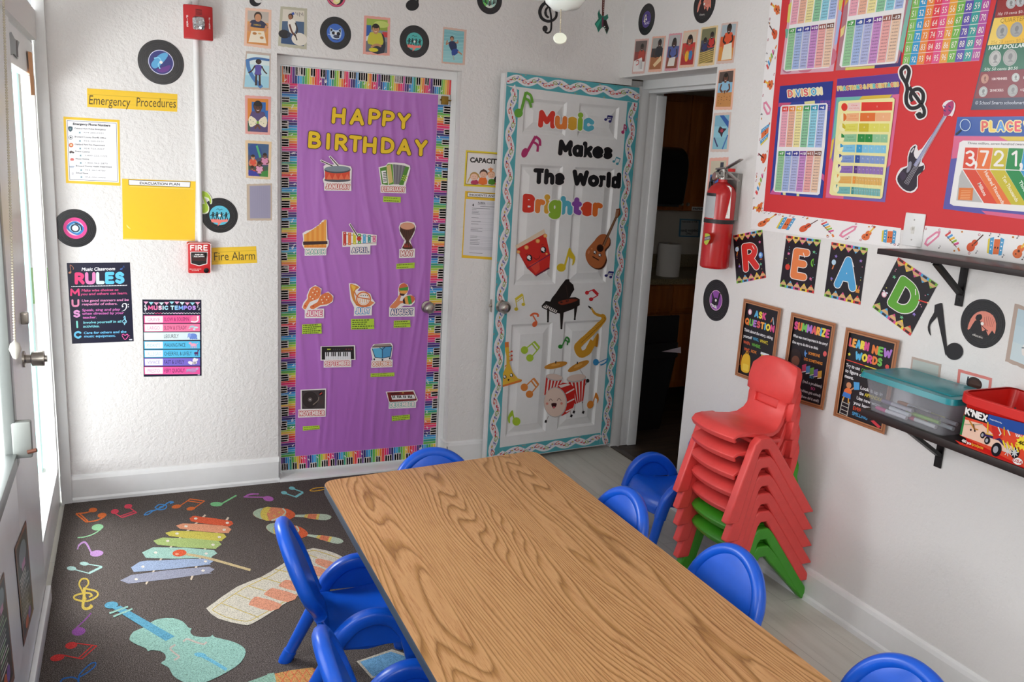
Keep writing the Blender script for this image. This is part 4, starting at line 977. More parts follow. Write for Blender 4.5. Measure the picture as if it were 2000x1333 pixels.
for t,x,y,x2,y2,c in(('Make wise choices so',216,388,618,380,'#D9568C'),('you and others can learn.',210,428,718,416,'#D9568C'),('Use good manners and be',218,500,730,488,'#E08FBE'),('respectful of others.',220,538,608,530,'#E08FBE'),('Speak, sing and play',222,602,636,592,'#CF6FB8'),('when directed by your',224,640,676,630,'#CF6FB8'),('teacher.',230,682,382,678,'#CF6FB8'),('Involve yourself in all',234,736,650,724,'#7FD2DC'),('activities.',234,778,414,774,'#7FD2DC'),('Care for others and the',240,850,704,834,'#6FC2EC'),('music equipment.',244,886,588,878,'#6FC2EC')):
 a.text(t,x,y,x2,y2,25,c,.022,up=(3,-25))
a.use('icons');a.stroke([(655,545),(672,520),(700,522),(706,555),(690,585),(655,602)],[6,8,12,12,8,4],'#EDEDF4',smooth=5);a.ell(664,550,9,9,'#EDEDF4',n=12);a.ell(725,528,6,6,'#EDEDF4',n=10);a.ell(726,553,6,6,'#EDEDF4',n=10)
a.stroke([(690,748),(682,742),(694,700),(688,655),(678,670),(690,690),(706,712),(694,730),(670,726),(664,706),(684,690)],7,'#8FD4F0',smooth=5);a.stroke([(656,860),(672,850),(690,866),(710,850),(724,870),(690,908),(656,866)],7,'#F05FA8',smooth=5);a.ell(738,868,4,4,'#F05FA8',n=8);a.ell(740,884,4,4,'#F05FA8',n=8)
a.ell(92,182,16,11,'#C98A6A',rot=-20);a.stroke([(105,178),(95,100),(130,130),(126,150)],6,'#B97A5E',smooth=3);a.ell(648,144,14,8,'#3F66B0',rot=-15);a.stroke([(660,140),(676,108),(682,130)],4,'#3F66B0');a.rect(734,902,768,916,'#D5D5DC');done(a)
a=sheet(BW,[c2(*p)for p in((877,474),(1518,478),(1520,1302),(893,1312))],'poster','MUSIC TEMPOS chart with pink, blue and purple rows on navy','poster',NV,rough=.3)
a.mp=c2;a.use('title');chunky(a,'MUSIC',938,588,1160,588,48,['#F0649A','#F07FB0','#F6C9E0','#BFE6F0','#A9DDF0'],.27,gap=.1);chunky(a,'TEMPOS',1182,588,1458,588,48,['#BFE6EA','#8FC8F0','#7FB0F0','#9A8FE8','#B48FE8','#C99AEC'],.27,gap=.1)
a.use('bunting')
for k in range(11):
 x=890+56*k;y=492+14*math.sin(PI*((k%6)+.5)/6)
 a.poly([(x,y),(x+54,y+1),(x+27,y+32)],['#F6A9C9','#9FDDEA','#F6A9C9','#D9F0F2'][k%4])
a.stroke([(882+16*k,622+(6 if k%2 else-4))for k in range(40)],5,'#F2F2F8');a.stroke([(1010+16*k,622+(6 if k%2 else-4))for k in range(6)],5.4,'#F0649A');a.stroke([(1210+16*k,622+(6 if k%2 else-4))for k in range(8)],5.4,'#E79AD8')
a.use('clefs');a.stroke([(914,600),(906,596),(916,560),(910,532),(902,548),(926,570),(922,586),(900,580),(904,566)],6,'#F4F4F8',smooth=4);a.ell(1476,556,6,5,'#F4F4F8');a.stroke([(1481,555),(1476,536),(1490,544)],3,'#F4F4F8');a.ell(1492,586,6,5,'#F4F4F8');a.stroke([(1497,585),(1494,564),(1508,578)],3,'#F4F4F8')
rows=[('GRAVE','SLOW & SOLEMN',648,'#F0609C','#F7A8C8',1385),('LARGO','SLOW & STEADY',740,'#F47FA6','#F6B4CC',1358),('ADAGIO','LEISURELY',832,'#DDEFF2','#EAF4F6',1272),('ANDANTE','WALKING PACE',928,'#5CC3EC','#A9DDF0',1346),('ALLEGRO','CHEERFUL & LIVELY',1020,'#5CC3EC','#B9E2F2',1414),('VIVACE','FAST & LIVELY',1112,'#7F6FD0','#CFC4EE',1332),('PRESTO','VERY QUICKLY',1204,'#F05FA6','#F6A9D0',1338)]
tc_=['#EE7FB0','#F28FB4','#E3F1F3','#9FD6EA','#A9DCEC','#A99FE0','#EE8FC4']
for i,(t1,t2,y,c1_,c2_,xe)in enumerate(rows):
 a.use('rows',True);a.poly([(892+i*.5,y),(1502,y-2),(1504,y+80),(896+i*.5,y+84)],c1_);a.hold=False
 a.poly([(904,y+6),(1100,y+5),(1100,y+76),(908,y+78)],'#F6F1F6' if i!=2 else '#E6F1F4');a.use('text')
 if i!=2:a.text(t1,932 if i!=3 else 922,y+62,1068 if i!=4 else 1086,y+61,36,tc_[i],0)
 a.text(t2,1112,y+62,xe,y+59,40,'#2A2440' if i>1 else '#7A2450',.0)
a.use('animals');w_='#F4EEF2'
a.ell(1444,682,40,30,'#F07FA0');a.stroke([(1404,712),(1450,718),(1480,700),(1478,664)],14,w_,smooth=4);a.ell(1480,662,12,10,w_)
a.ell(1420,778,34,22,'#A9CFD8',a0=180,a1=360);a.ell(1460,778,24,10,'#C6E2E6');a.poly([(1395,780),(1372,790),(1400,792)],'#C6E2E6');a.ell(1440,798,14,10,'#C6E2E6')
a.ell(1426,872,46,30,'#6F8FD8');a.ell(1388,860,18,22,'#8FA8E6');[a.rect(x,888,x+16,906,'#6F8FD8')for x in(1392,1414,1440,1458)];a.stroke([(1374,866),(1370,890)],8,'#8FA8E6')
a.ell(1432,966,34,16,'#F0A9C4');a.ell(1396,948,16,13,'#F0A9C4');[a.stroke([(x,974),(x-4+2*(x%3),1000)],8,'#F0A9C4')for x in(1408,1424,1446,1462)];a.stroke([(1464,960),(1484,944)],5,'#F0A9C4')
a.ell(1462,1056,24,13,'#5A2A5E');a.stroke([(1476,1050),(1484,1026)],10,'#5A2A5E');a.ell(1484,1028,10,7,'#5A2A5E');[a.stroke([(x,1064),(x+5,1086)],5,'#5A2A5E')for x in(1446,1456,1470,1478)]
a.ell(1400,1162,28,18,w_,rot=20);a.ell(1440,1130,16,24,w_,rot=30);a.ell(1462,1132,14,22,w_,rot=60);a.ell(1442,1162,30,17,w_,rot=-10);[a.stroke([(1430+14*k,1148),(1424+14*k,1178)],6,'#2A2440')for k in range(3)]
a.ell(1430,1236,38,18,'#C98FC4');a.ell(1380,1240,28,14,'#B9A0C8');a.stroke([(1350,1262),(1380,1250),(1420,1262),(1466,1252)],8,'#A58FB8');a.ell(1472,1226,14,12,'#C9A9D0')
a.use('corner_mark').rect(1478,1286,1500,1296,'#C9C9D4');done(a)
c3=zoom(340,360,6.665)
def f(a):
 a.use('halo');pts=[(338,92),(362,84),(440,108),(492,190),(492,250),(470,258),(452,200),(396,186),(430,250),(456,300),(450,360),(420,384),(372,388),(340,372),(338,268),(380,240),(352,130)]
 a.poly(pts,'#E9F0D0',solid=True,smooth=2);a.use('note');a.ell(388,316,58,58,'#A8C93A',rot=-10);a.poly([(344,98),(362,92),(446,300),(430,330),(404,262)],'#A8C93A');a.poly([(362,92),(430,112),(478,180),(482,246),(470,244),(450,180),(388,160)],'#A8C93A',smooth=2)
cut(BW,'lime green paper music note tucked against the conduit pipe','music note',f,'paper_note',c3,base=.002,th=.002)
c4=zoom(880,280,5.79)
a=sheet(BW,[c4(*p)for p in((175,78),(640,112),(632,508),(150,485))],'notice','yellow edged CAPACITY sign with cartoon children heads behind the white door','sign','#E9D22F')
a.mp=c4;a.use('paper').poly([(190,98),(630,130),(622,490),(168,464)],'#4E3E2C');a.poly([(195,103),(628,134),(620,485),(173,459)],'#EFE0CB');a.poly([(206,116),(620,146),(612,476),(182,450)],'#EAE7E6')
a.use('lettering').text('CAPACITY',218,212,560,234,52,'#26231F',.045)
a.use('picture')
a.stroke([(240,350),(205,410),(192,445)],12,'#C9A248',smooth=3);a.stroke([(310,350),(338,410),(366,440)],12,'#C9A248',smooth=3);a.poly([(232,460),(240,422),(300,415),(316,462)],'#B83A5E',smooth=2);a.ell(268,372,50,46,'#B98F4C');a.ell(266,382,42,38,'#F0C6AE')
a.poly([(318,460),(330,392),(400,390),(412,464)],'#E8732E',smooth=2);a.ell(374,340,46,42,'#4A2F24');a.poly([(340,310),(374,290),(410,312)],'#4A2F24');a.ell(372,356,40,36,'#EBC0A6')
for k in range(5):a.stroke([(456,318),(424+15*k,272+8*abs(k-2))],10,'#E08A4A')
a.poly([(428,462),(436,410),(494,408),(506,466)],'#4E8A2A',smooth=2);a.ell(460,352,42,36,'#E08A4A');a.ell(462,362,40,36,'#F0BFA2');a.ell(528,410,36,40,'#17171A');a.poly([(500,470),(520,440),(590,440),(600,474)],'#C93A3A',smooth=2);a.ell(572,380,38,36,'#B98060')
for cx,cy in((266,382),(372,356),(462,362),(572,380)):
 a.ell(cx-12,cy-5,3,3,'#2A1C18',n=8);a.ell(cx+14,cy-5,3,3,'#2A1C18',n=8);a.stroke([(cx-16,cy+12),(cx,cy+20),(cx+18,cy+11)],2,'#9A4A3A',smooth=4)
done(a)
a=sheet(BW,[c4(*p)for p in((165,540),(640,575),(622,1330),(125,1295))],'notice','yellow backed form headed INCIDENTS AND ACCIDENTS half hidden by the white door','sign','#EBC02C')
a.mp=c4;a.use('heading_strip').poly([(193,552),(630,582),(628,630),(190,606)],'#3A3320');a.poly([(197,557),(628,586),(626,626),(194,602)],'#EEECEC');a.use('lettering').text('INCIDENTS AND ACCIDENTS',210,592,740,625,22,'#3A3740',.022)
a.use('form').poly([(172,630),(622,662),(602,1300),(140,1265)],'#DDDCE2');a.text('4',246,712,264,713,28,'#222228',.045);a.text('FLORIDA',310,682,392,687,18,'#5E6068',.045);a.stroke([(308,692),(396,697)],3,'#4A4C54')
for k in range(3):a.stroke([(408,672+9*k),(600,682+9*k)],1.6,'#8A8C94')
rr=random.Random(3)
for y,l,full in[(714,170,0),(734,200,1),(750,50,0),(766,80,1),(782,75,1),(798,90,1),(842,80,1),(884,110,1),(912,82,1),(958,130,1),(976,84,1),(992,130,0),(1050,80,1),(1064,74,1),(1086,110,1),(1102,92,1),(1124,110,1),(1140,104,1),(1240,150,0)]:
 x=246-(y-700)*.065
 if y==714:x=335
 a.stroke([(x,y),(x+l,y+l*.045)],4,'#62646C')
 if full:a.stroke([(x+l,y+3+l*.045),(x+370,y+19)],1.2,'#8C8E96')
for k in range(5):a.stroke([(215,1168+8*k),(600,1184+8*k)],1.6,'#9A9CA4')
done(a)
from mathutils import noise as mnoise
E5=zoom(540,120,5.5556);D8=zoom(540,700,5.797);D6=zoom(560,300,6.6667);D7=zoom(560,520,6.6667)
pq=[E5(228,236),E5(1756,364),D8(1659,980),D8(211,1112)]
hm=homog(pq,1,2.55)
def purple_sheet():
 nx,nz=90,190;bm=bmesh.new();g=[]
 M,nt,b=newmat('purple_paper_under_clear_film');b.inputs['Base Color'].default_value=srgb('#B26CC2');b.inputs['Roughness'].default_value=.42;b.inputs['Coat Weight'].default_value=.5;b.inputs['Coat Roughness'].default_value=.14
 for j in range(nz+1):
  row=[]
  for i in range(nx+1):
   u,v=i/nx,j/nz
   wx=u*7+.55*math.sin(v*6.0+u*2)-2.2*max(0,v-.55)**1.5*(1-u)
   h=mnoise.noise(V3((wx,v*1.3+3,.3)));h2=mnoise.noise(V3((wx*2.3+5,v*2.4,1.7)));h3=mnoise.noise(V3((u*16,v*34,4.1)))
   r1=max(0,1-abs(h)*5.5)**2;r2=max(0,1-abs(h2)*5)**2
   d=.0008+.0042*r1+.0024*r2+.0003*h3
   e=min(u,1-u,v,1-v);d*=min(1,e*22+.15)
   row.append(bm.verts.new(PDP.hit(*hm(u,v*2.55),.0003+d)))
  g.append(row)
 for j in range(nz):
  for i in range(nx):bm.faces.new((g[j][i],g[j+1][i],g[j+1][i+1],g[j][i+1]))
 c=PDP.hit(*hm(.5,1.27));bmesh.ops.translate(bm,verts=bm.verts,vec=-c)
 o=from_bm('paper_cover',bm,M,None,True);o.location=c
 return tag(o,'large wrinkled purple paper covering the birthday door under clear film','door covering')
purple_sheet()
KEYC=['#E8C04A','#E8853A','#E03A3E','#E8336E','#C93A8C','#5A2F86','#2F2A6E','#2F7FC4','#3FA9D8','#2F9A86','#5FAF4A','#A9C93F']
def piano_strip(quad,n,label,outer=-1,seed=1):
 """paper trim of rainbow keys; outer edge (v=0 if -1) carries the black keys"""
 a=Art(PDP,None,.0004,.0006,.32);a.use('strip').frame(quad,n,10,False);f=a.mp
 if outer>0:a.mp=lambda x,y:f(x,10-y)
 rr=random.Random(seed);a.poly([(0,0),(n,0),(n,10),(0,10)],'#E6E1DE',solid=True)
 a.use('colour_keys',True)
 for i in range(n):a.rect(i+.05,0,i+.93,9.9,KEYC[(i+seed)%12])
 a.use('black_keys')
 i=0
 while i<n-3:
  k=rr.choice((2,3,3,4));L=rr.uniform(3.4,5.2)
  a.rect(i+.35,0,min(n,i+.35+k),L+.5,'#CFC8C4');a.hold=True
  for q in range(k):
   if i+q+1<n:a.rect(i+q+.55,0,i+q+1.15,L+rr.uniform(-.4,.2),'#141216')
  a.hold=False;i+=k+rr.choice((1,2,2))
 a.use('white_notes',True)
 for q in range(n//4):
  x=rr.uniform(1,n-1);y=rr.uniform(6.2,8.6);a.ell(x-.2,y+.5,.22,.32,'#F4F2F0',n=8);a.stroke([(x,y+.5),(x,y-.5),(x+.5,y)],.2,'#F4F2F0')
 return a.build('border_trim',label,'border trim','rainbow piano key trims on the birthday door')
piano_strip([E5(60,50),E5(1898,206),E5(1890,366),E5(60,230)],74,'rainbow piano key paper trim along the top of the purple door',-1,1)
piano_strip([D8(48,1128),D8(1802,966),D8(1800,1116),D8(50,1272)],68,'rainbow piano key paper trim along the bottom of the purple door',1,5)
piano_strip([E5(60,231),D8(48,1126),D8(212,1110),E5(229,240)],152,'rainbow piano key paper trim down the left hinge side of the purple door',-1,3)
piano_strip([E5(1888,479),D8(1800,964),D8(1661,978),E5(1750,468)],136,'rainbow piano key paper trim down the right knob side of the purple door',-1,7)
BASE=.0072
def letter(plane,mp,ch,x0,y0,x1,y1,h,col,halo,label,sw=.22,hs=.07,base=BASE,group=None,up=None,name='cutout_letter',th=.0012):
 a=Art(plane,mp,base,th,.45);a.use('letter');chunky(a,ch,x0,y0,x1,y1,h,col,sw,halo,hs,up,True);return a.build(name,label,'letter',group)
for k,(ch,x0,x1,yb,h)in enumerate([('H',596,742,678,178),('A',792,948,690,180),('P',992,1120,690,178),('P',1142,1275,708,176),('Y',1302,1444,735,178)]):
 letter(PDP,E5,ch,x0,yb-3,x1,yb+9,h,'#EDC61F','#3B2413',['yellow letter H starting HAPPY on the purple door','yellow letter A second in HAPPY on the purple door','yellow letter P third in HAPPY, beside the A','yellow letter P fourth in HAPPY, just before the Y','yellow letter Y ending HAPPY on the purple door'][k],group='yellow letters on the birthday door',up=(14,-h))
for k,(ch,x0,x1,yb,h)in enumerate([('B',342,480,945,185),('I',522,590,958,182),('R',630,768,970,184),('T',782,918,985,182),('H',935,1080,1000,184),('D',1130,1272,1002,178),('A',1305,1458,1018,180),('Y',1496,1630,1028,180)]):
 letter(PDP,E5,ch,x0,yb-4,x1,yb+7,h,'#EDC61F','#3B2413','yellow letter %s of BIRTHDAY, %s on the purple door'%(ch,['first in the word','a plain bar after the B','third in the word','fourth in the word','fifth in the word','after the H','seventh in the word','ending the word'][k]),group='yellow letters on the birthday door',up=(10,-h))
def sticker(name,label,mp,backing,draw,word,wx0,wy0,wx1,wy1,wh,wcol,fill='#F6E6E2',plane=PDP):
 a=Art(plane,mp,BASE,.0010,.4);a.use('backing')
 for p in backing:a.poly(p,'#F1ECE9',solid=True,smooth=0)
 m=wh*.32;L=math.hypot(wx1-wx0,wy1-wy0);ux,uy=(wx1-wx0)/L,(wy1-wy0)/L
 P=lambda s,t:(wx0+ux*s-uy*t*-1*-1,wy0+uy*s-ux*t)
 a.poly([P(-m,-m),P(L+m,-m),P(L+m,wh+m),P(-m,wh+m)],'#F1ECE9',solid=True)
 a.use('picture');draw(a);a.use('lettering');chunky(a,word,wx0,wy0,wx1,wy1,wh,fill,.2,wcol,.22,None,gap=.2)
 return a.build('month_sticker',label,'sticker','month stickers on the birthday door')
def dr(a):
 for p,q in(((445,95),(600,165)),((560,40),(675,168))):a.stroke([p,q],26,'#F1ECE9');a.stroke([p,q],12,'#3A2420')
 a.poly([(498,225),(498,340),(560,362),(660,370),(760,362),(822,340),(822,225)],'#D9482C',smooth=0);a.ell(660,345,172,28,'#54565E');a.poly([(498,228),(822,228),(822,322),(660,345),(498,322)],'#D9482C')
 for k in range(4):a.poly([(515+78*k,340),(554+78*k,262),(592+78*k,340)],'#E8704A')
 a.ell(660,212,172,46,'#4A4C54');a.ell(660,200,168,38,'#7F8E98')
sticker('January','JANUARY sticker with a red drum and sticks on the purple door',D6,[[(478,165),(500,150),(660,140),(830,165),(848,200),(840,380),(480,380),(470,340),(492,300)],[(430,92),(448,78),(620,160),(570,180)],[(546,36),(570,28),(700,165),(640,175)]],dr,'JANUARY',508,462,820,468,66,'#C9554A')
def dr(a):
 a.poly([(1212,190),(1300,170),(1320,410),(1240,400)],'#4F8A2A');a.poly([(1300,150),(1330,135),(1380,140),(1395,400),(1330,408)],'#5E9A30');a.poly([(1298,160),(1352,142),(1384,372),(1330,396)],'#D9C27A')
 for k in range(7):a.poly([(1385+23*k,140+3*k),(1410+23*k,140+3*k),(1412+14*k,402),(1398+14*k,402)],'#8A878C' if k%2 else '#6E6B72')
 a.poly([(1548,165),(1596,180),(1520,412),(1462,410)],'#4F8A2A');[a.ell(1500+22*(k%3)+10*(k//3),340-26*(k//3)+6*(k%3),8,8,'#CFE04A',n=10)for k in range(9)]
 a.poly([(1232,228),(1290,222),(1308,380),(1256,388)],'#F2F2EE')
 for k in range(6):a.poly([(1256,245+22*k),(1300,240+22*k),(1302,250+22*k),(1257,255+22*k)],'#2A2A2E')
sticker('February','FEBRUARY sticker with a green accordion on the purple door',D6,[[(1195,180),(1290,155),(1320,120),(1420,118),(1540,130),(1605,160),(1610,200),(1545,425),(1230,420)]],dr,'FEBRUARY',1240,492,1535,500,62,'#C9554A')
def dr(a):
 for k in range(9):
  x=226+32*k;y=1055-18*k-(k*k)*.6;a.poly([(x,y),(x+34,y-12),(x+34,1228),(x,1228)],'#E8953A' if k%2 else '#F0A94E');a.ell(x+17,1214,15,14,'#E88A30',n=14)
 a.poly([(212,1148),(530,1140),(532,1180),(214,1192)],'#3A2020')
sticker('March','MARCH sticker with orange pan pipes on the purple door',D6,[[(205,1040),(250,1010),(330,985),(420,925),(470,865),(520,862),(530,1120),(548,1135),(545,1190),(520,1240),(225,1240),(200,1190),(215,1120)]],dr,'MARCH',252,1312,496,1308,60,'#4FA99A')
def dr(a):
 a.stroke([(740,1055),(1165,1085)],7,'#7A3A2A');a.stroke([(740,1180),(1165,1165)],7,'#7A3A2A')
 for k,c in enumerate(['#C93A34','#E8783A','#D9CF3A','#4FA93F','#5FAEDC','#3F9A9A','#E0709A']):
  x=735+64*k;h=92-8*k;a.rect(x,1115-h,x+40,1112+h*.95,c,r=6);a.ell(x+20,1115-h+18,6,6,'#F4F0EA',n=10);a.ell(x+20,1112+h*.95-18,6,6,'#F4F0EA',n=10)
 a.stroke([(818,915),(940,1105)],28,'#F1ECE9');a.stroke([(825,922),(940,1105)],13,'#3A1E1A');a.ell(942,1110,30,30,'#C9402C')
sticker('April','APRIL sticker with a rainbow xylophone on the purple door',D6,[[(722,1015),(1172,1062),(1168,1195),(724,1218)]],dr,'APRIL',848,1296,1065,1292,70,'#2E4C84')
def dr(a):
 a.poly([(1475,960),(1500,1060),(1555,1140),(1520,1200),(1505,1235),(1572,1250),(1642,1240),(1625,1190),(1592,1140),(1640,1060),(1668,950)],'#3E2216',smooth=2)
 for k in range(7):a.stroke([(1490+28*k,1000),(1530+12*k,1140)],4,'#6A3A24')
 for k in range(5):a.poly([(1520+24*k,1220),(1534+20*k,1160),(1546+20*k,1225)],'#A83A2A')
 a.ell(1572,952,96,52,'#5E2E1E');a.ell(1572,945,93,46,'#DDA080')
sticker('May','MAY sticker with a brown goblet drum on the purple door',D6,[[(1458,960),(1480,905),(1570,884),(1660,900),(1684,950),(1660,1050),(1610,1140),(1650,1250),(1640,1262),(1500,1262),(1490,1240),(1530,1140),(1480,1060)]],dr,'MAY',1485,1340,1645,1334,72,'#B8483C')
def dr(a):
 for(pts,c)in(([(372,262),(442,300),(430,400),(380,440),(300,470),(250,560),(212,545),(230,490),(275,430),(275,390),(310,300)],'#E8834A'),([(540,345),(598,400),(590,460),(520,500),(440,510),(350,560),(308,550),(310,520),(400,470),(420,420),(460,370)],'#E07A44')):a.poly(pts,c,smooth=2)
 rr=random.Random(4)
 for x,y in((340,345),(372,372),(308,400),(340,425),(395,330),(360,300),(490,402),(520,440),(455,440),(545,400),(468,478)):a.ell(x,y,9,9,'#F6E3C8',n=10);a.ell(x+22,y+8,8,8,'#D95A3A',n=10)
 a.ell(240,520,12,10,'#C94A30');a.ell(345,522,12,10,'#C94A30')
sticker('June','JUNE sticker with two orange paddle maracas on the purple door',D7,[[(372,248),(455,295),(440,380),(540,332),(608,390),(602,465),(520,518),(440,528),(350,575),(230,575),(195,540),(215,480),(262,420),(262,380),(300,290)]],dr,'JUNE',258,656,462,654,76,'#D9487F')
def dr(a):
 a.poly([(825,235),(880,245),(945,275),(900,310),(880,360),(890,420),(920,490),(985,530),(920,520),(860,440),(835,340)],'#D98A3A',smooth=2);a.poly([(838,245),(900,270),(868,330),(856,300)],'#F0C04A',smooth=2)
 a.stroke([(1090*1+0+90*math.cos(t*.3)*1.0-90,430+90*math.sin(t*.3))for t in range(21)],18,'#E07A3A',closed=True);a.stroke([(1000+68*math.cos(t*.3),430+68*math.sin(t*.3))for t in range(21)],6,'#F0B04A',closed=True)
 a.stroke([(880,330),(920,400),(1000,420),(1080,432)],14,'#D9743A',smooth=4);a.poly([(1090,450),(1142,478),(1080,525),(1060,510)],'#E8925A');[a.ell(968+28*k,385,7,7,'#3A2A24',n=10)for k in range(4)];[a.stroke([(955+28*k,425),(955+28*k,475)],9,'#E8A24E')for k in range(4)];a.stroke([(900,500),(1000,528),(1090,510)],18,'#D9743A',smooth=4)
sticker('July','JULY sticker with an orange french horn on the purple door',D7,[[(808,225),(900,230),(960,275),(920,325),(1000,322),(1090,360),(1110,420),(1155,480),(1090,545),(880,545),(830,440)]],dr,'JULY',900,624,1082,618,78,'#3F9AD0')
def dr(a):
 a.poly([(1480,350),(1420,450),(1350,520),(1350,545),(1420,548),(1480,490),(1520,480),(1520,450),(1470,450),(1500,370)],'#E0875A',smooth=2);a.ell(1520,298,62,74,'#D96A48',rot=8);a.poly([(1462,290),(1582,270),(1580,318),(1475,320)],'#3F9A3F');a.poly([(1472,322),(1572,322),(1550,360),(1490,360)],'#E8A24E');a.poly([(1466,355),(1545,362),(1520,390),(1480,382)],'#3A1C18')
 a.ell(1590,440,80,56,'#D96A48',rot=-18);a.poly([(1568,390),(1610,388),(1632,490),(1590,502)],'#3F9A3F');a.poly([(1530,410),(1568,390),(1590,502),(1545,490)],'#E8A24E');a.poly([(1510,445),(1532,410),(1548,495),(1520,490)],'#3A1C18')
sticker('August','AUGUST sticker with two striped maracas on the purple door',D7,[[(1450,300),(1470,235),(1520,218),(1575,240),(1592,300),(1560,378),(1620,372),(1668,410),(1668,470),(1620,518),(1530,515),(1430,560),(1350,562),(1338,530),(1450,400)]],dr,'AUGUST',1356,638,1640,634,76,'#2E4C84')
def dr(a):
 a.poly([(455,1052),(875,1046),(880,1212),(455,1220)],'#241F20');a.poly([(500,1122),(832,1118),(834,1214),(500,1218)],'#E9E9EC')
 for k in range(15):a.stroke([(500+22.2*k,1122),(500+22.2*k,1216)],2,'#9A9AA2')
 for k in(1,2,4,5,6,8,9,11,12,13):a.rect(492+22.2*k,1121,506+22.2*k,1176,'#1A1718')
 a.rect(528,1078,572,1092,'#B9CF4A');[a.ell(610+26*k,1086,8,8,'#4A4448',n=10)for k in range(4)];[a.ell(775+34*k,1084,9,9,'#8A3A34',n=10)for k in range(3)]
sticker('September','SEPTEMBER sticker with a black keyboard on the purple door',D7,[[(440,1046),(890,1032),(896,1222),(440,1232)]],dr,'SEPTEMBER',500,1304,820,1296,62,'#D9707A')
def dr(a):
 a.poly([(1118,1075),(1366,1050),(1350,1180),(1245,1195),(1145,1185)],'#5FB4DC');a.poly([(1245,1060),(1366,1050),(1350,1180),(1245,1195)],'#4F9ACB');a.poly([(1114,1050),(1150,1020),(1350,1012),(1372,1048),(1250,1060)],'#9A8A84');a.stroke([(1112,1056),(1250,1052),(1374,1044)],12,'#3A2A28')
 for pts in([(1112,1075),(1150,1190),(1245,1200),(1350,1180),(1368,1060)],[(1210,1060),(1245,1090),(1280,1056)],[(1245,1090),(1245,1200)]):a.stroke(pts,9,'#1F3A5E')
 for x,y in((1140,1216),(1246,1222),(1342,1202)):a.ell(x,y,11,14,'#17161A',n=12)
sticker('October','OCTOBER sticker with a blue bongo drum on the purple door',D7,[[(1092,1080),(1130,1018),(1360,1000),(1385,1040),(1362,1190),(1350,1236),(1120,1240)]],dr,'OCTOBER',1118,1308,1358,1298,60,'#D98A5A')
def dr(a):
 a.poly([(285,368),(552,358),(548,572),(288,578)],'#463E3E');a.ell(382,472,88,92,'#2A2424');a.ell(382,472,80,84,'#342C2B');a.ell(380,470,24,24,'#6A605E');a.ell(380,470,8,8,'#C9C2BE');a.stroke([(478,440),(470,480),(412,530)],10,'#8A7E72',smooth=3);a.ell(503,402,24,24,'#17181B');a.stroke([(490,412),(516,392)],12,'#C9403A');[a.ell(495+16*(k%3),480+18*(k//3),5,5,'#5E3A3A',n=8)for k in range(9)];[a.ell(x,y,6,6,'#2A2A30',n=8)for x,y in((300,380),(535,372),(300,560))]
sticker('November','NOVEMBER sticker with a grey turntable on the purple door',D8,[[(272,358),(562,344),(560,582),(274,590)]],dr,'NOVEMBER',262,656,540,646,56,'#C9484A')
def dr(a):
 a.poly([(1252,388),(1548,376),(1588,466),(1584,480),(1290,498),(1276,490)],'#7A1F1C');a.poly([(1298,424),(1556,414),(1574,458),(1310,472)],'#ECECEC')
 for k in range(15):a.stroke([(1298+17.5*k,424),(1310+18*k,471)],1.6,'#9A9AA0')
 for k in(1,2,4,5,6,8,9,11,12,13):a.poly([(1292+17.5*k,424),(1303+17.5*k,423),(1311+17.5*k,452),(1300+17.5*k,453)],'#201818')
 a.poly([(1290,396),(1390,390),(1400,408),(1296,414)],'#4A1412');a.poly([(1420,390),(1440,388),(1446,398),(1424,399)],'#C9A94A')
sticker('December','DECEMBER sticker with a dark red keyboard on the purple door',D8,[[(1236,380),(1555,362),(1600,470),(1592,492),(1276,512)]],dr,'DECEMBER',1286,558,1562,546,52,'#7FBDB4')
def lime(mp,quad,lines,label):
 a=Art(PDP,mp,BASE,.0006,.6);q=[mp(*p)for p in quad];a.use('slip').frame(q,100,100,False)
 zig=[(0,0),(100,0)]+[(100+(1.2 if k%2 else-.6),100*k/8)for k in range(1,8)]+[(100,100),(0,100)]+[(0+(-1.2 if k%2 else.6),100-100*k/8)for k in range(1,8)]
 a.poly(zig,'#B4D43C',solid=True);rr=random.Random(len(label));a.use('printing',True);n=len(lines)
 for i,L in enumerate(lines):
  y=(i+.5)*100/n+1;x=5;h=min(11,46/n)
  while x<L:w=rr.uniform(5,13);a.rect(x,y-h/2,min(x+w,L),y+h/2,'#3F4A1C');x+=w+2.5
 return a.build('name_label',label,'label','lime name labels on the birthday door')
lime(D6,[(1258,558),(1485,568),(1482,640),(1256,630)],[80,92],'lime green two line label below the accordion sticker')
lime(zoom(520,300,4.166),[(1060,898),(1207,888),(1206,934),(1058,940)],[92,70],'lime green two line label below the goblet drum sticker')
lime(D7,[(202,762),(450,748),(455,880),(202,888)],[82,96,74,97,84],'lime green five line label below the two paddle maracas')
lime(D7,[(838,692),(1136,686),(1138,820),(840,828)],[78,72,66,98,72],'lime green five line label below the french horn sticker')
lime(D7,[(1396,712),(1606,704),(1612,796),(1392,804)],[86,96,78],'lime green three line label below the striped maracas')
lime(D8,[(1066,174),(1334,162),(1334,204),(1066,216)],[70,96],'lime green two line label below the blue bongo sticker')
lime(D8,[(298,774),(486,762),(490,804),(300,822)],[90,94],'lime green two line label below the turntable sticker')
lime(D8,[(1306,656),(1510,638),(1510,694),(1308,714)],[92,96,78],'lime green three line label below the dark red keyboard sticker')
W5=zoom(990,160,4.759);W6=zoom(960,400,4.761);W7=zoom(940,640,5.333)
TEAL='#56AEB8'
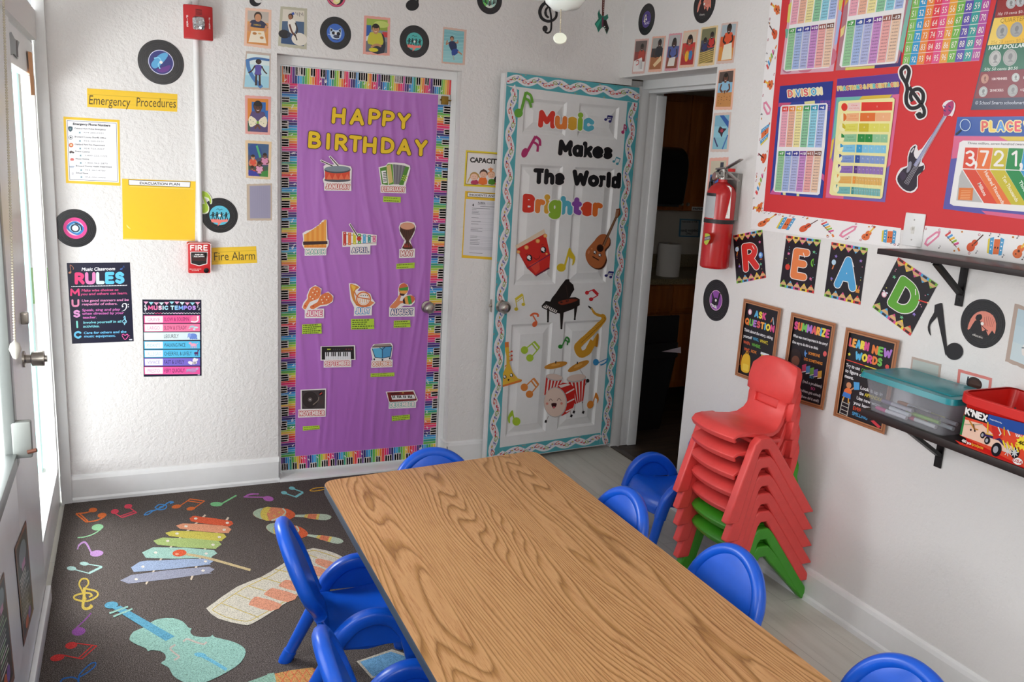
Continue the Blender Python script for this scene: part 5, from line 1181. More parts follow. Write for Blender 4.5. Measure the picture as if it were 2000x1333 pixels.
def wave_strip(quad,n,label,seed=1,flip=False):
 a=Art(WDP,None,.0002,.0006,.4);a.use('strip').frame(quad,n*10,10,False);L=n*10;rr=random.Random(seed);a.poly([(0,0),(L,0),(L,10),(0,10)],TEAL,solid=True)
 for q in range(n*2):x=rr.uniform(1,L-1);y=rr.choice((.9,9.1));a.stroke([(x,y),(x+.8,y+rr.uniform(-.6,.6))],.35,rr.choice(('#8FBF6A','#E08A5A','#4F9A7A')))
 ph=1.5*seed;cy=lambda x:5+1.55*math.sin(2*PI*x/10+ph);m=n*14;xs=[L*i/m for i in range(m+1)]
 a.use('staff_wave');a.stroke([(x,cy(x))for x in xs],4.7,'#B9CDD4');a.stroke([(x,cy(x))for x in xs],4.3,'#F0EEF0')
 for d in(-1.4,-.7,0,.7,1.4):a.stroke([(x,cy(x)+d)for x in xs],.10,'#B3B0BC')
 a.use('notes')
 for i in range(n):
  x0=i*10
  for dx,k in((.8,'r'),(2.2,'r2'),(3.6,'s'),(5.0,'e'),(6.4,'st'),(7.7,'p'),(9.0,'sw')):
   x=x0+dx;y=cy(x)+rr.uniform(-.5,.5)
   if x>L-.6:continue
   if k in('r','r2'):a.ell(x,y,.62,.5,'#C9283A',n=12);a.stroke([(x+.5,y),(x+.6,y-1.7)],.2,'#C9283A')
   elif k=='s':a.stroke([(x,y),(x+.5,y-.5),(x+.9,y+.1),(x+.3,y+.9),(x-.7,y+.4),(x-.8,y-.8),(x+.4,y-1.6)],.38,'#8FA83A',smooth=3)
   elif k=='e':a.ell(x,y+.5,.5,.38,'#2F3F9A',n=10);a.stroke([(x+.42,y+.5),(x+.5,y-1.2),(x+1.2,y-.4)],.25,'#2F3F9A')
   elif k=='st':a.poly([(x+(.8 if q%2==0 else.38)*math.sin(q*PI/5),y-(.8 if q%2==0 else.38)*math.cos(q*PI/5))for q in range(10)],'#C9A930')
   elif k=='p':a.ell(x,y,.5,.5,'#5E3A8A',n=10)
   else:a.stroke([(x,y),(x+.4,y-.4),(x+.8,y+.2),(x,y+.9),(x-.9,y+.2),(x-.6,y-1.2),(x+.8,y-2.0)],.38,'#D95F3A',smooth=3)
 return a.build('border_trim',label,'border trim','teal staff wave trims on the music door')
wave_strip([(991,140.6),(1249,171.8),(1247.5,201),(988.8,166.6)],6,'teal wavy staff trim along the top of the open white door',1)
wave_strip([(1014,176),W7(188,1322),(950.3,893),(989,167)],14,'teal wavy staff trim down the knob side of the open white door',2)
wave_strip([(1248.2,201),(1190.9,866),(1171.6,869),(1225.5,199)],14,'teal wavy staff trim down the hinge side of the open white door',3)
wave_strip([W7(188,1253),W7(1240,1098),W7(1234,1222),W7(186,1376)],5,'teal wavy staff trim along the bottom of the open white door',4)
def word(w,x0,y0,x1,y1,h,cols,halo,lab,base=.0002,sw=.28):
 X=[];x=0
 for c in w:X.append(x);x+=SF[c][0]+sw+.02
 for i,c in enumerate(w):
  a0,a1=X[i]/x,(X[i]+SF[c][0]+sw)/x
  letter(WDP,W5,c,x0+(x1-x0)*a0,y0+(y1-y0)*a0,x0+(x1-x0)*a1,y0+(y1-y0)*a1,h,cols[i%len(cols)],halo,lab[i],sw=sw,hs=.10,base=base+(i%2)*.0013,group='cutout letters on the music door',up=(8,-h))
RAIN=['#D93A2B','#E8823A','#DDA93A','#8FB93A','#5AB4C9','#8A4FA8','#DC4A2C','#E0702C']
cn=['red','orange','yellow','green','blue','purple','red','orange']
word('Music',292,424,808,466,165,RAIN,'#F2F0EE',['%s letter %s in the word Music on the white door'%(cn[i],c)for i,c in enumerate('Music')])
word('Makes',478,684,978,724,150,['#17161A'],'#E9E7E5',['black letter %s in the word Makes on the white door'%c for c in 'Makes'])
word('The',244,950,530,962,148,['#17161A'],'#E9E7E5',['black letter %s in the word The on the white door'%c for c in 'The'])
word('World',608,964,1054,994,150,['#17161A'],'#E9E7E5',['black letter %s in the word World on the white door'%c for c in 'World'])
word('Brighter',148,1214,884,1258,175,RAIN,'#F2F0EE',['%s letter %s in the word Brighter, %s'%(cn[i],c,['first in the word','just after the B','third in the word','hanging below its line','fifth in the word','sixth in the word','seventh in the word','last in the word'][i])for i,c in enumerate('Brighter')])
def mnote(mp,col,label,heads,strokes,polys=(),halo=None,base=.0002,plane=WDP,th=.0012,group='paper notes on the music door',name='paper_note'):
 a=Art(plane,mp,base,th,.5)
 if halo:
  a.use('halo')
  for h in heads:a.ell(h[0],h[1],h[2]+halo[1],h[3]+halo[1],halo[0],rot=h[4]if len(h)>4 else 0,solid=True)
  for p,w in strokes:a.stroke(p,w+2*halo[1],halo[0],smooth=4 if len(p)>2 else 0,solid=True)
 a.use('note')
 for p in polys:a.poly(p,col,solid=True,smooth=2)
 for p,w in strokes:a.stroke(p,w,col,smooth=4 if len(p)>2 else 0,solid=True)
 for h in heads:a.ell(h[0],h[1],h[2],h[3],col,rot=h[4]if len(h)>4 else 0,solid=True)
 return a.build(name,label,'music note',group)
mnote(W5,'#67A838','bright green double flag note at the top corner of the white door',[(108,290,40,42)],[([(128,290),(178,95)],26),([(178,98),(222,128),(238,196)],24),([(168,150),(208,180),(226,240)],22)],base=.0009)
mnote(W5,'#B0306A','magenta double flag note beside the word Makes',[(166,660,30,46,20)],[([(178,670),(268,505)],26),([(266,508),(304,540),(308,595)],24),([(242,556),(286,590),(284,650)],22)])
mnote(W5,'#2F2A72','small navy beamed note pair on the upper right panel of the white door',[(918,350,14,12),(958,368,14,12)],[([(930,350),(938,312)],7),([(969,366),(980,318)],7),([(936,318),(984,326)],18),([(934,338),(978,344)],6)])
mnote(W5,'#B0306A','small magenta double flag note by the hinge side trim',[(1078,468,15,16)],[([(1086,464),(1092,395)],10),([(1092,396),(1108,410),(1112,436)],9),([(1090,424),(1104,438),(1108,458)],8)],base=.0009)
mnote(W5,'#4F9FB0','small teal beamed note pair right of the word Makes',[(994,740,13,11),(1026,762,13,12)],[([(1004,738),(1018,700)],6),([(1036,760),(1054,716)],6),([(1016,702),(1056,718)],12)])
mnote(W6,'#D9BE2A','yellow single flag note between the drum and guitar cutouts',[(648,586,42,38)],[([(676,588),(728,405)],18)],[[(722,402),(748,440),(778,490),(770,545),(748,565),(756,510),(712,480)]])
mnote(W6,'#2F2A72','small navy beamed note pair below the guitar cutout',[(1066,660,15,12),(1108,674,14,12)],[([(1078,658),(1090,622)],6),([(1118,672),(1130,628)],6),([(1090,626),(1136,632)],17),([(1084,644),(1128,650)],5)],base=.0009)
mnote(W6,'#D9C534','yellow beamed note pair beside the door knob',[(230,972,18,16),(296,928,17,16)],[([(238,966),(224,880)],8),([(304,924),(290,836)],8),([(222,884),(290,834)],24),([(228,908),(294,862)],6)])
mnote(W6,'#CF2B32','red beamed note pair right of the piano cutout',[(888,820,18,18),(926,880,20,17)],[([(896,812),(948,790)],9),([(936,874),(992,842)],9),([(944,792),(990,838)],26)])
mnote(W6,'#E0673A','orange red single flag note below the piano left leg',[(402,1112,22,28,30)],[([(424,1100),(384,1030)],12),([(360,1035),(392,1014),(428,1020),(432,1045)],18)])
mnote(W7,'#A9C93A','lime beamed note pair on the lower left panel of the white door',[(450,236,38,40),(506,318,38,38)],[([(470,216),(556,146)],12),([(530,300),(606,210)],12),([(552,148),(606,212)],22),([(528,168),(580,234)],14)])
mnote(W7,'#2F8A34','dark green double flag note above the right cymbal',[(824,200,24,22)],[([(840,196),(888,98)],12),([(888,98),(912,120),(914,158)],16),([(872,130),(900,150),(896,185)],14)])
mnote(W7,'#D9843A','orange beamed note pair left of the drum kit',[(448,624,38,40),(502,696,38,38)],[([(468,606),(548,528)],12),([(526,680),(596,596)],12),([(544,530),(596,598)],22),([(520,556),(572,626)],14)])
mnote(W7,'#3A8FC4','blue single flag note right of the right cymbal',[(1194,362,30,34)],[([(1214,370),(1320,322)],8),([(1318,322),(1300,362),(1262,386),(1240,392)],14)],base=.0009)
mnote(W7,'#E08A34','orange single flag note at the lower right of the white door',[(1136,804,34,42,20)],[([(1160,800),(1196,680)],10)],[[(1192,676),(1216,710),(1224,756),(1206,792),(1208,750),(1182,728)]])
mnote(W7,'#A9C934','lime single flag note at the bottom left of the white door',[(366,980,42,44)],[([(344,975),(322,868)],14)],[[(326,862),(300,890),(276,940),(284,990),(300,994),(300,940),(334,912)]])
def eyes(a,pts,s):
 for x,y in pts:
  a.ell(x,y,s,s*1.15,'#17131A',n=16);a.ell(x-s*.18,y-s*.2,s*.62,s*.66,'#F6F4F4',n=14);a.ell(x+s*.2,y+s*.55,s*.26,s*.22,'#F6F4F4',n=8)
def f(a):
 a.use('shell').poly([(228,395),(500,262),(545,470),(538,590),(415,668),(330,590)],'#CF2A22',solid=True);a.poly([(300,520),(415,660),(330,590),(248,440)],'#B8241E');a.poly([(350,560),(440,520),(450,600),(412,640)],'#DC4A38')
 a.use('rim').poly([(222,380),(488,226),(502,266),(234,412)],'#E3CFB4',solid=True);a.use('bands').stroke([(332,594),(546,462)],7,'#5A2450');a.stroke([(410,662),(538,588)],14,'#6A2438')
 for x,y,r in((430,338,20),(325,398,20),(500,290,18),(250,440,16),(512,458,10)):a.ell(x,y,r,r,'#E8A254');a.ell(x,y,r*.6,r*.6,'#F0BE78')
 a.use('face');eyes(a,[(352,496),(482,420)],27);a.stroke([(392,490),(412,508),(440,498),(452,474)],4,'#3A1414',smooth=4);a.stroke([(318,470),(336,456)],4,'#2A1010');a.stroke([(460,378),(482,370)],4,'#2A1010')
cut(WDP,'red conga drum cutout with a smiling face on the white door','drum cutout',f,'drum_cutout',W6,.0002)
def f(a):
 a.use('edge').poly([(885,440),(930,380),(985,300),(1040,282),(1100,310),(1104,380),(1060,440),(1074,520),(1040,590),(975,602),(910,560),(880,500)],'#4A2414',smooth=3,solid=True)
 a.use('body').poly([(880,430),(925,372),(972,320),(1010,280),(1070,280),(1102,330),(1090,380),(1052,425),(1066,500),(1030,575),(970,592),(905,550),(876,490)],'#B5683A',smooth=3)
 a.use('neck').poly([(1030,370),(1150,110),(1170,118),(1052,385)],'#4E2616',solid=True);a.poly([(1148,110),(1160,40),(1196,34),(1200,90),(1172,124)],'#7A3A1C',solid=True);[a.stroke([(1165+9*k,50),(1152+9*k,112)],2.5,'#E0C09A')for k in range(3)]
 a.use('sound_hole').ell(1010,405,32,36,'#3A1C10');a.ell(1010,405,22,25,'#241008');a.stroke([(938,482),(1000,518)],10,'#3A1C10');[a.stroke([(1152+6*k,112),(1036+5*k,384)],1.6,'#C9A078')for k in range(3)]
 a.use('face');eyes(a,[(962,444),(1008,470)],15);a.ell(932,410,8,8,'#D98F5E');a.ell(904,442,10,18,'#C9825A',rot=20)
cut(WDP,'brown acoustic guitar cutout with a face on the white door','guitar cutout',f,'guitar_cutout',W6,.0009)
def f(a):
 K='#1C1412'
 a.use('lid').poly([(545,905),(560,870),(600,820),(640,760),(690,696),(722,694),(726,715),(760,745),(770,790),(745,830),(730,862),(640,900)],K,smooth=0,solid=True)
 a.use('case').poly([(545,905),(720,865),(780,860),(820,880),(820,935),(752,975),(640,1015),(600,1005),(575,960)],K,solid=True);a.poly([(620,905),(720,878),(800,880),(780,900),(680,930),(640,930)],'#7A2E1A',smooth=2);a.ell(650,908,12,8,'#2A1410');a.ell(700,898,10,7,'#2A1410')
 a.use('keyboard').poly([(465,940),(505,895),(560,905),(640,980),(600,1018),(470,960)],K,solid=True);a.poly([(476,952),(502,928),(612,985),(600,1008)],'#E3DEDA')
 for k in range(7):a.poly([(500+16*k,928+8*k),(508+16*k,932+8*k),(498+16*k,952+8*k),(491+16*k,948+8*k)],K)
 a.use('prop').stroke([(692,750),(716,900)],7,'#3A2622');a.use('legs')
 for p in([(516,960),(538,970),(532,1085),(518,1088)],[(636,1010),(672,1000),(658,1148),(642,1150)],[(768,965),(800,945),(780,1064),(768,1066)]):a.poly(p,K,solid=True)
 for x,y in((524,1088),(650,1152),(774,1066)):a.ell(x,y,9,8,K,solid=True)
cut(WDP,'black grand piano cutout with raised lid on the white door','piano cutout',f,'piano_cutout',W6,.0002)
def f(a):
 G,G2='#D39A2C','#B97A1C'
 a.use('body').stroke([(930,965),(960,1010),(1000,1030),(1040,1040),(1040,1075),(980,1140),(900,1220),(830,1285),(800,1330),(830,1390),(890,1370),(920,1320),(950,1270)],[16,22,26,38,44,52,58,62,66,66,62,64,70],G,smooth=5,solid=True);a.poly([(905,1330),(985,1195),(996,1230),(990,1300),(985,1325),(940,1310),(880,1400),(850,1400)],G,solid=True)
 a.use('bell').ell(982,1262,12,66,G2,rot=8);a.use('keys')
 for k in range(7):a.ell(1000-28*k,1105+29*k,11,11,G2);a.ell(1000-28*k,1105+29*k,6,6,'#E8B948')
 a.stroke([(1046,1048),(1050,1080),(940,1190),(830,1290)],4,'#7A4A14',smooth=3);a.use('mouthpiece').poly([(896,938),(912,945),(938,962),(928,978),(905,958)],'#1C1613',solid=True);a.stroke([(920,975),(936,958)],7,'#C9B070')
cut(WDP,'golden saxophone cutout with black mouthpiece on the white door','saxophone cutout',f,'saxophone_cutout',W6,.0002)
def f(a):
 Y,O='#E3B83A','#DE7A34'
 a.use('body').poly([(245,155),(286,150),(290,260),(296,380),(330,470),(380,530),(425,545),(415,568),(222,618),(226,480),(262,400),(262,300),(248,240)],Y,solid=True);a.use('rims').poly([(245,154),(286,150),(288,205),(246,210)],O);a.poly([(222,602),(420,542),(424,560),(222,622)],O);a.stroke([(246,408),(262,390)],10,O)
 a.use('valves')
 for k in range(3):a.stroke([(286,262+44*k),(316,252+44*k)],10,'#E0953A');a.ell(318,250+44*k,9,9,'#C9382E');a.ell(318,290+30*k,8,8,'#E08A5A')if k<2 else None
 a.use('face');eyes(a,[(246,516),(314,498)],17);a.poly([(274,542),(294,538),(284,562)],'#4A1A14',smooth=2);a.ell(236,550,9,8,'#E89A5A');a.ell(336,520,9,8,'#E89A5A')
cut(WDP,'yellow trumpet cutout with a face, bell down, beside the knob side trim','trumpet cutout',f,'trumpet_cutout',W7,.0009)
def f(a):
 R,Wt,S='#C9261E','#E6DCD6','#B9B4B0'
 a.use('stands');
 for p,w in(([(770,432),(750,500)],7),([(1022,430),(1066,500)],7),([(976,800),(966,880)],9),([(1050,770),(1062,880)],9),([(918,830),(936,915)],11),([(700,925),(676,975)],9)):a.stroke(p,w,S,solid=True)
 for x,y in((964,882),(1062,884),(938,922),(672,980)):a.rect(x-11,y-14,x+11,y+14,'#1A181A',solid=True,rot=18)
 a.stroke([(1104,560),(1066,640),(1056,790)],7,'#4A4648',smooth=3,solid=True);a.ell(1108,556,18,20,'#1A181A',solid=True)
 a.use('tom_drums');a.poly([(680,500),(848,540),(826,640),(650,712),(642,690)],Wt,solid=True);a.poly([(888,545),(1092,520),(1060,768),(985,800),(960,760)],Wt,solid=True)
 for k in range(5):a.poly([(676+36*k,512+8*k),(696+36*k,516+8*k),(672+34*k,700-24*k),(656+34*k,706-24*k)],R)
 for k in range(5):a.poly([(906+40*k,560-5*k),(928+40*k,558-5*k),(990+18*k,796-8*k),(976+18*k,800-8*k)],R)
 a.ell(762,520,88,36,S,rot=8);a.ell(762,515,82,30,'#DCC6BA',rot=8);a.ell(990,530,102,42,S,rot=-8);a.ell(990,522,96,34,'#DCC6BA',rot=-8)
 a.use('bass_drum');a.poly([(800,600),(900,580),(960,620),(975,740),(960,830),(900,890),(800,920),(770,760)],R,smooth=2,solid=True);a.poly([(800,605),(900,582),(930,598),(830,630)],Wt);
 for(y0,y1)in((640,690),(745,790),(840,880)):a.stroke([(880,y1),(968,y0)],14,Wt)
 a.ell(772,780,120,158,S,rot=0,solid=True);a.ell(768,780,113,150,'#E6CDBE',solid=False)
 a.use('face');a.stroke([(706,768),(722,744),(742,766)],5,'#5A2A22',smooth=4);a.stroke([(788,764),(810,740),(832,762)],5,'#5A2A22',smooth=4);a.ell(686,794,13,13,'#DC8A7A');a.ell(836,792,13,13,'#DC8A7A');a.poly([(730,792),(784,790),(778,824),(756,846),(738,828)],'#3A0E12',smooth=2);a.ell(758,832,14,10,'#DC6A70')
 a.use('cymbals');a.ell(776,394,122,32,'#C98A34',rot=-12,solid=True);a.ell(776,388,50,14,'#DCA24E',rot=-12);a.ell(1012,404,122,34,'#C98A34',rot=-26,solid=True);a.ell(1010,398,50,14,'#DCA24E',rot=-26);a.rect(770,350,782,376,'#1A181A',rot=8);a.rect(995,358,1007,384,'#1A181A',rot=8)
cut(WDP,'red striped drum kit cutout with a laughing bass drum on the white door','drum cutout',f,'drum_kit_cutout',W7,.0002)
a=Art(RW,None,0,.0006,.55);a.use('sheet').poly([(1537,-110),(1527.5,0),(1490,416),(1760,449),(2000,477),(2200,500),(2200,-165)],'#D23236',solid=True)
a.build('backing_paper','bright red paper backing of the maths display on the right wall','display board')
B1=zoom(1500,0,6.664);B2=zoom(1740,0,6.058);B3=zoom(1490,140,4.937);B4=zoom(1730,200,4.444);B7=zoom(1420,440,4.5455);B8=zoom(1690,440,4.761);B6=zoom(1420,570,4.597)
OR,BL_,YL_,PK='#E0703A','#4F9FD0','#E3C93A','#E58AA8'
def trim_strip(quad,n,label,order):
 a=Art(RW,None,.0007,.0006,.45);a.use('strip').frame(quad,n*10,10,False);L=n*10;a.poly([(0,0),(L,0),(L,10),(0,10)],'#F0EEEE',solid=True);a.use('pattern');rr=random.Random(n);g=a.mp
 for i in range(n):
  x=i*10+5;k=order[i%len(order)];a.new('motif');a.mp=lambda u,v:g(x+u,v+5)
  if k=='g':a.ell(-1.2,1.8,1.9,1.7,OR);a.ell(-.2,-.2,1.4,1.3,OR);a.stroke([(0,-.4),(1.9,-3.6)],.7,'#E9B93A');a.rect(1.4,-4.4,2.5,-3.3,'#B9482A',rot=30);a.ell(-.8,.8,.5,.5,'#5A2414');a.ell(-1.8,2.0,.3,.3,'#5A2414')
  elif k=='a':a.poly([(-3.2,-2.8),(-1.6,-3.4),(-1.2,3.4),(-2.8,3.2)],BL_);a.poly([(-1.3,-2.6),(1.2,-2.8),(1.4,3.0),(-1.1,3.2)],OR);a.poly([(1.2,-3.4),(2.8,-3.0),(2.6,3.2),(1.3,3.4)],BL_);a.poly([(-4.0,-2.4),(-3.2,-2.8),(-2.8,3.2),(-3.6,3.0)],YL_);a.ell(-.5,.6,.3,.4,'#3A1E14');a.ell(.6,.6,.3,.4,'#3A1E14');[a.ell(-2.3,-1.6+1.5*q,.3,.3,'#F2F2F2',n=8)for q in range(3)];[a.ell(2.0,-1.6+1.5*q,.3,.3,'#F2F2F2',n=8)for q in range(3)]
  elif k=='v':a.ell(-1.0,1.6,1.9,1.8,'#D9582E',rot=-30);a.ell(.4,-.2,1.4,1.3,'#D9582E');a.stroke([(0,.4),(3.6,-3.8)],.5,'#5A2A1E');a.ell(-.4,.8,.4,.4,'#7A2E18')
  elif k=='x':
   for q,c in enumerate(('#E04A4A','#4FA0DC','#E9B93A','#8FBF3F','#D94A8A')):a.stroke([(-2.6+1.2*q-1.2,-1.6+.8*q-.0),(-2.6+1.2*q+1.0,-3.4+.8*q+.2*q)],.9,c);
   a.stroke([(-3.4,-1.8),(2.6,2.4)],.3,'#6A4A3A');a.stroke([(3.2,2.6),(4.3,3.8)],.8,'#E8843A')
  elif k=='h':a.stroke([(-3,2.6),(-2.4,.6),(1.4,-2.6),(3.0,-2.8),(2.8,-1.2),(-1.6,3.2)],.9,PK,closed=True);a.poly([(-1.6,1.6),(1.8,-1.6),(2.2,-1.2),(-1.2,2.2)],'#F6F2F4')
  for q in range(3):
   u,v=rr.uniform(-4.6,4.6),rr.choice((-3.8,3.8))+rr.uniform(-.4,.4);t=rr.choice('nfs')
   if t=='n':a.ell(u,v,.3,.22,'#3A3A44',n=8);a.stroke([(u+.25,v),(u+.3,v-1.1),(u+.8,v-.6)],.14,'#3A3A44')
   elif t=='f':a.stroke([(u+.45*math.cos(w_),v+.45*math.sin(w_))for w_ in(0,1,2,3,4,5)],.2,'#B0405A',closed=True)
   else:a.ell(u,v,.5,.4,'#D98A3A',n=8);a.ell(u,v,.2,.2,'#7A4A1E',n=6)
 a.mp=g;return a.build('border_trim',label,'border trim','white instrument trims round the red board')
trim_strip([(1466,444),(1514,-110),(1537,-110),(1491,414)],11,'white instrument patterned trim up the left edge of the red board','gxvahgxv')
trim_strip([(1491.5,412.5),(1760,446),(1757,484.8),(1464.5,447)],7,'white instrument patterned trim under the red board, left of the light switch','gavxhgavx'[:7])
trim_strip([(1807,441),(2075,469),(2070,525),(1797,486)],6,'white instrument patterned trim under the red board, right of the light switch','hxvagx')
HC=['#E0453F','#E8843A','#E3C24A','#3F9A5A','#2F9AB8','#2F4FA8','#4FA050','#2F4FA0','#3A3A94','#7A3A94','#A0625A','#7A4F44']
LC=['#EBA9B9','#EBB59C','#EFE3A0','#8FC9A0','#8FCFE0','#A9BCE6','#96C99A','#A3B9E3','#B3B9E0','#C98FC9','#EBAAA6','#EBC9AE']
def table(a,quad,op,first,mp):
 f0=a.mp;a.mp=mp;a.frame(quad,60,132);a.use('tables',True)
 for k in range(6):
  a.rect(10*k+.5,0,10*k+9.5,16,HC[first-1+k]);a.rect(10*k+.5,16,10*k+9.5,132,LC[first-1+k])
 a.use('sums')
 for k in range(6):
  n=first+k;t=op+str(n);w_=5.4 if n<10 else 7.6;a.text(t,10*k+5-w_/2,12.5,10*k+5+w_/2,12.5,8,'#F4F2F2',.045)
  for i in range(12):
   m=i+1
   s_='%d+%d=%d'%(m,n,m+n)if op=='+' else('%d-%d=%d'%(m+n,n,m)if op=='-' else '%d\u00f7%d=%d'%(m*n,n,m))
   y=24+i*9.2;a.text(s_,10*k+1.8,y,10*k+8.2,y,4.0,'#5E5A72')
 a.mp=f0
def poster(label,quad,bgc,mp,th=.0008):
 a=Art(RW,mp,.0008,th,.28);a.use('sheet').poly(quad,bgc,solid=True);return a
a=poster('',[(405,-900),(1110,-1010),(852,928),(160,972)],'#D9A9B9',B1);a.mp=B1;a.use('pattern')
a.poly([(270,60),(330,0),(300,300),(245,290)],'#DDD06A');a.poly([(930,0),(980,0),(930,180),(920,60)],'#D9CF5A');a.poly([(920,120),(960,160),(900,560),(860,600)],'#A9B9E3');a.ell(830,740,60,110,'#C9758A',rot=10);a.ell(480,905,90,40,'#C9758A',rot=-5);a.ell(250,910,60,44,'#B9788E');a.poly([(225,375),(270,380),(250,500),(228,490)],'#6FB09A')
a.use('panel').poly([(395,-760),(1010,-850),(905,60),(816,845),(790,880),(235,932),(200,905),(212,800),(280,300)],'#ECEAEA')
table(a,[(350,-210),(955,-330),(879,240),(282,324)],'+',1,B1);table(a,[(271,374),(868,293),(806,868),(212,911)],'+',7,B1)
a.build('maths_poster','addition table poster cut by the photo top edge, nearest the board left trim','poster',None)
a=poster('',[(1130,-1020),(1990,-1150),(1705,868),(880,918)],'#B07A86',B1);a.use('pattern')
a.poly([(1850,-100),(1900,-100),(1750,690),(1700,640)],'#7FB9A9');a.poly([(1740,640),(1722,862),(1385,890),(1390,850),(1690,820)],'#3F3470');a.poly([(1010,880),(1390,855),(1385,888),(1005,915)],'#D9CF6A');a.poly([(1000,80),(1050,0),(1010,0)],'#E0A93A');a.poly([(945,380),(1010,320),(980,450),(940,490)],'#E3D08A')
a.use('panel').poly([(1120,-820),(1880,-940),(1790,40),(1680,790),(1650,825),(955,878),(930,850),(945,760),(1030,240)],'#ECEAEA')
table(a,[(1125,-390),(1860,-520),(1760,102),(1040,215)],'-',1,B1);table(a,[(1030,274),(1742,172),(1652,798),(958,862)],'-',7,B1)
a.build('maths_poster','subtraction table poster cut by the photo top edge, beside the number chart','poster',None)
a=poster('',[(395,-640),(1330,-760),(1045,718),(132,778)],'#E6E2DE',B2);a.mp=B2;a.frame([(268,-44),(1222,-186),(1045,716),(132,776)],100,60);a.use('columns',True);CC=['#7DBB5A','#2F9AD0','#E88A3A','#E23A48','#E0508A','#E8A03A','#6FB34A','#5A49A8','#2F9A96','#B04A9E']
for k in range(10):a.rect(10*k,-40,10*k+10,60,CC[k])
a.use('rows');[a.stroke([(0,10*r),(100,10*r)],.45,'#E9DDD8')for r in range(-4,6)]
a.use('numbers')
for r in range(6):
 for k in range(10):
  s_=str(41+10*r+k);w_=6.6 if len(s_)<3 else 8.6;a.text(s_,10*k+5-w_/2,10*r+7.8,10*k+5+w_/2,10*r+7.8,5.2,'#F6EFE6',.0)
a.build('number_chart','rainbow column hundred chart showing numbers up to 100 at the photo top','poster',None)
a=poster('',[(1430,-760),(2300,-900),(2020,1285),(944,1302)],'#26304E',B2);a.use('bands')
a.poly([(1290,-160),(1800,-190),(1750,165),(1228,212)],'#8E1F1E');a.poly([(1226,214),(1750,168),(1700,495),(1140,536)],'#E8B92A');a.poly([(1224,216),(1340,206),(1300,525),(1140,536)],'#EBCB5E');a.poly([(1138,540),(1700,500),(1660,810),(1066,850)],'#1E6A50');a.poly([(1064,852),(1660,814),(1640,1150),(985,1166)],'#7E1A2A')
a.use('lettering').text('10\u00a2 10 cents $0.10',1255,184,1610,148,34,'#E6D9D4',.0,up=(6,-34));a.text('QUARTER',1290,272,1590,240,52,'#9A7A1A',.0,up=(8,-52));a.text('25\u00a2 25 cents $0.25',1178,520,1600,490,36,'#B98F1E',.0,up=(6,-36));a.text('HALF DOLLAR',1150,592,1580,556,46,'#E9F0EC',.022,up=(12,-46));a.text('50\u00a2 50 cents $0.50',1100,838,1500,822,34,'#E3ECE6',.0,up=(8,-34));a.text('100 PENNIES',1190,950,1376,942,28,'#E6D4D4',.022);a.text('20 NICKELS',1172,1086,1332,1080,28,'#E6D4D4',.022);a.text('10 DIMES',1562,934,1700,928,28,'#E6D4D4',.022);a.text('4 QUARTERS',1532,1078,1700,1072,28,'#E6D4D4',.022);a.text('\u00a9 School Smarts schoolsmarts.com',995,1238,1690,1232,40,'#D5DCE9',.0,up=(6,-40))
for x,y,rx,ry,c in((1420,40,56,64,'#B9BCC0'),(1530,20,50,62,'#B9BCC0'),(1314,375,66,92,'#A9A9A6'),(1486,350,72,92,'#A0A09E'),(1232,692,70,98,'#B9BAB8'),(1410,680,82,102,'#A9AAA8'),(1112,932,44,58,'#C08A78'),(1476,918,46,54,'#C3C9C6'),(1092,1086,50,64,'#B9BDBC'),(1442,1072,60,74,'#A5A7A6')):
 a.new('coin').ell(x,y,rx,ry,c,rot=18);a.ell(x,y,rx*.86,ry*.86,'#8F9090' if c!='#C08A78' else '#A06A5A',rot=18);a.ell(x,y,rx*.8,ry*.8,c,rot=18);a.ell(x+rx*.05,y-ry*.12,rx*.3,ry*.38,'#808282' if c!='#C08A78' else '#8A5648',rot=18);a.poly([(x-rx*.4,y+ry*.55),(x+rx*.1,y+ry*.2),(x+rx*.5,y+ry*.5)],'#8A8C8C' if c!='#C08A78' else '#8A5648')
a.build('coin_poster','navy coin value poster showing quarter and half dollar at the photo top right corner','poster',None)
a=poster('',[(165,140),(677,90),(575,1222),(68,1182)],'#2F4298',B3);a.use('pattern');a.poly([(155,302),(275,298),(250,330),(150,340)],'#C9507A');a.poly([(100,1120),(180,1150),(170,1190),(68,1180)],'#C95A96');a.poly([(560,970),(592,1000),(588,1060),(555,1020)],'#C95A96');a.poly([(400,290),(500,280),(502,310),(402,315)],'#DDDA9A');a.poly([(190,1165),(220,1168),(220,1192),(195,1190)],'#DDDA9A');a.poly([(325,1175),(350,1176),(350,1202),(325,1200)],'#DDDA9A')
[a.ell(560+14*(k%7),285+17*(k//7),4,4,'#C94AA0',n=6)for k in range(42)]
a.use('title');a.poly([(166,142),(676,92),(660,268),(155,302)],'#26378C');chunky(a,'DIVISION',244,250,572,222,72,['#E36A6A','#F0D48A','#5AA0DC','#E8A07A','#E0606A','#E8D08A','#5AB4DC','#EFE0B0'],.2,'#EFE9C9',.2,gap=.2)
a.use('panel').poly([(185,326),(612,303),(626,320),(600,700),(548,1175),(530,1192),(115,1160),(100,1145),(130,820),(170,345)],'#EDEBEC')
table(a,[(184,338),(612,318),(571,732),(152,724)],'\u00f7',1,B3);table(a,[(148,767),(570,765),(526,1166),(112,1148)],'\u00f7',7,B3)
a.build('maths_poster','DIVISION poster with a dark blue header at the left of the red board','poster',None)
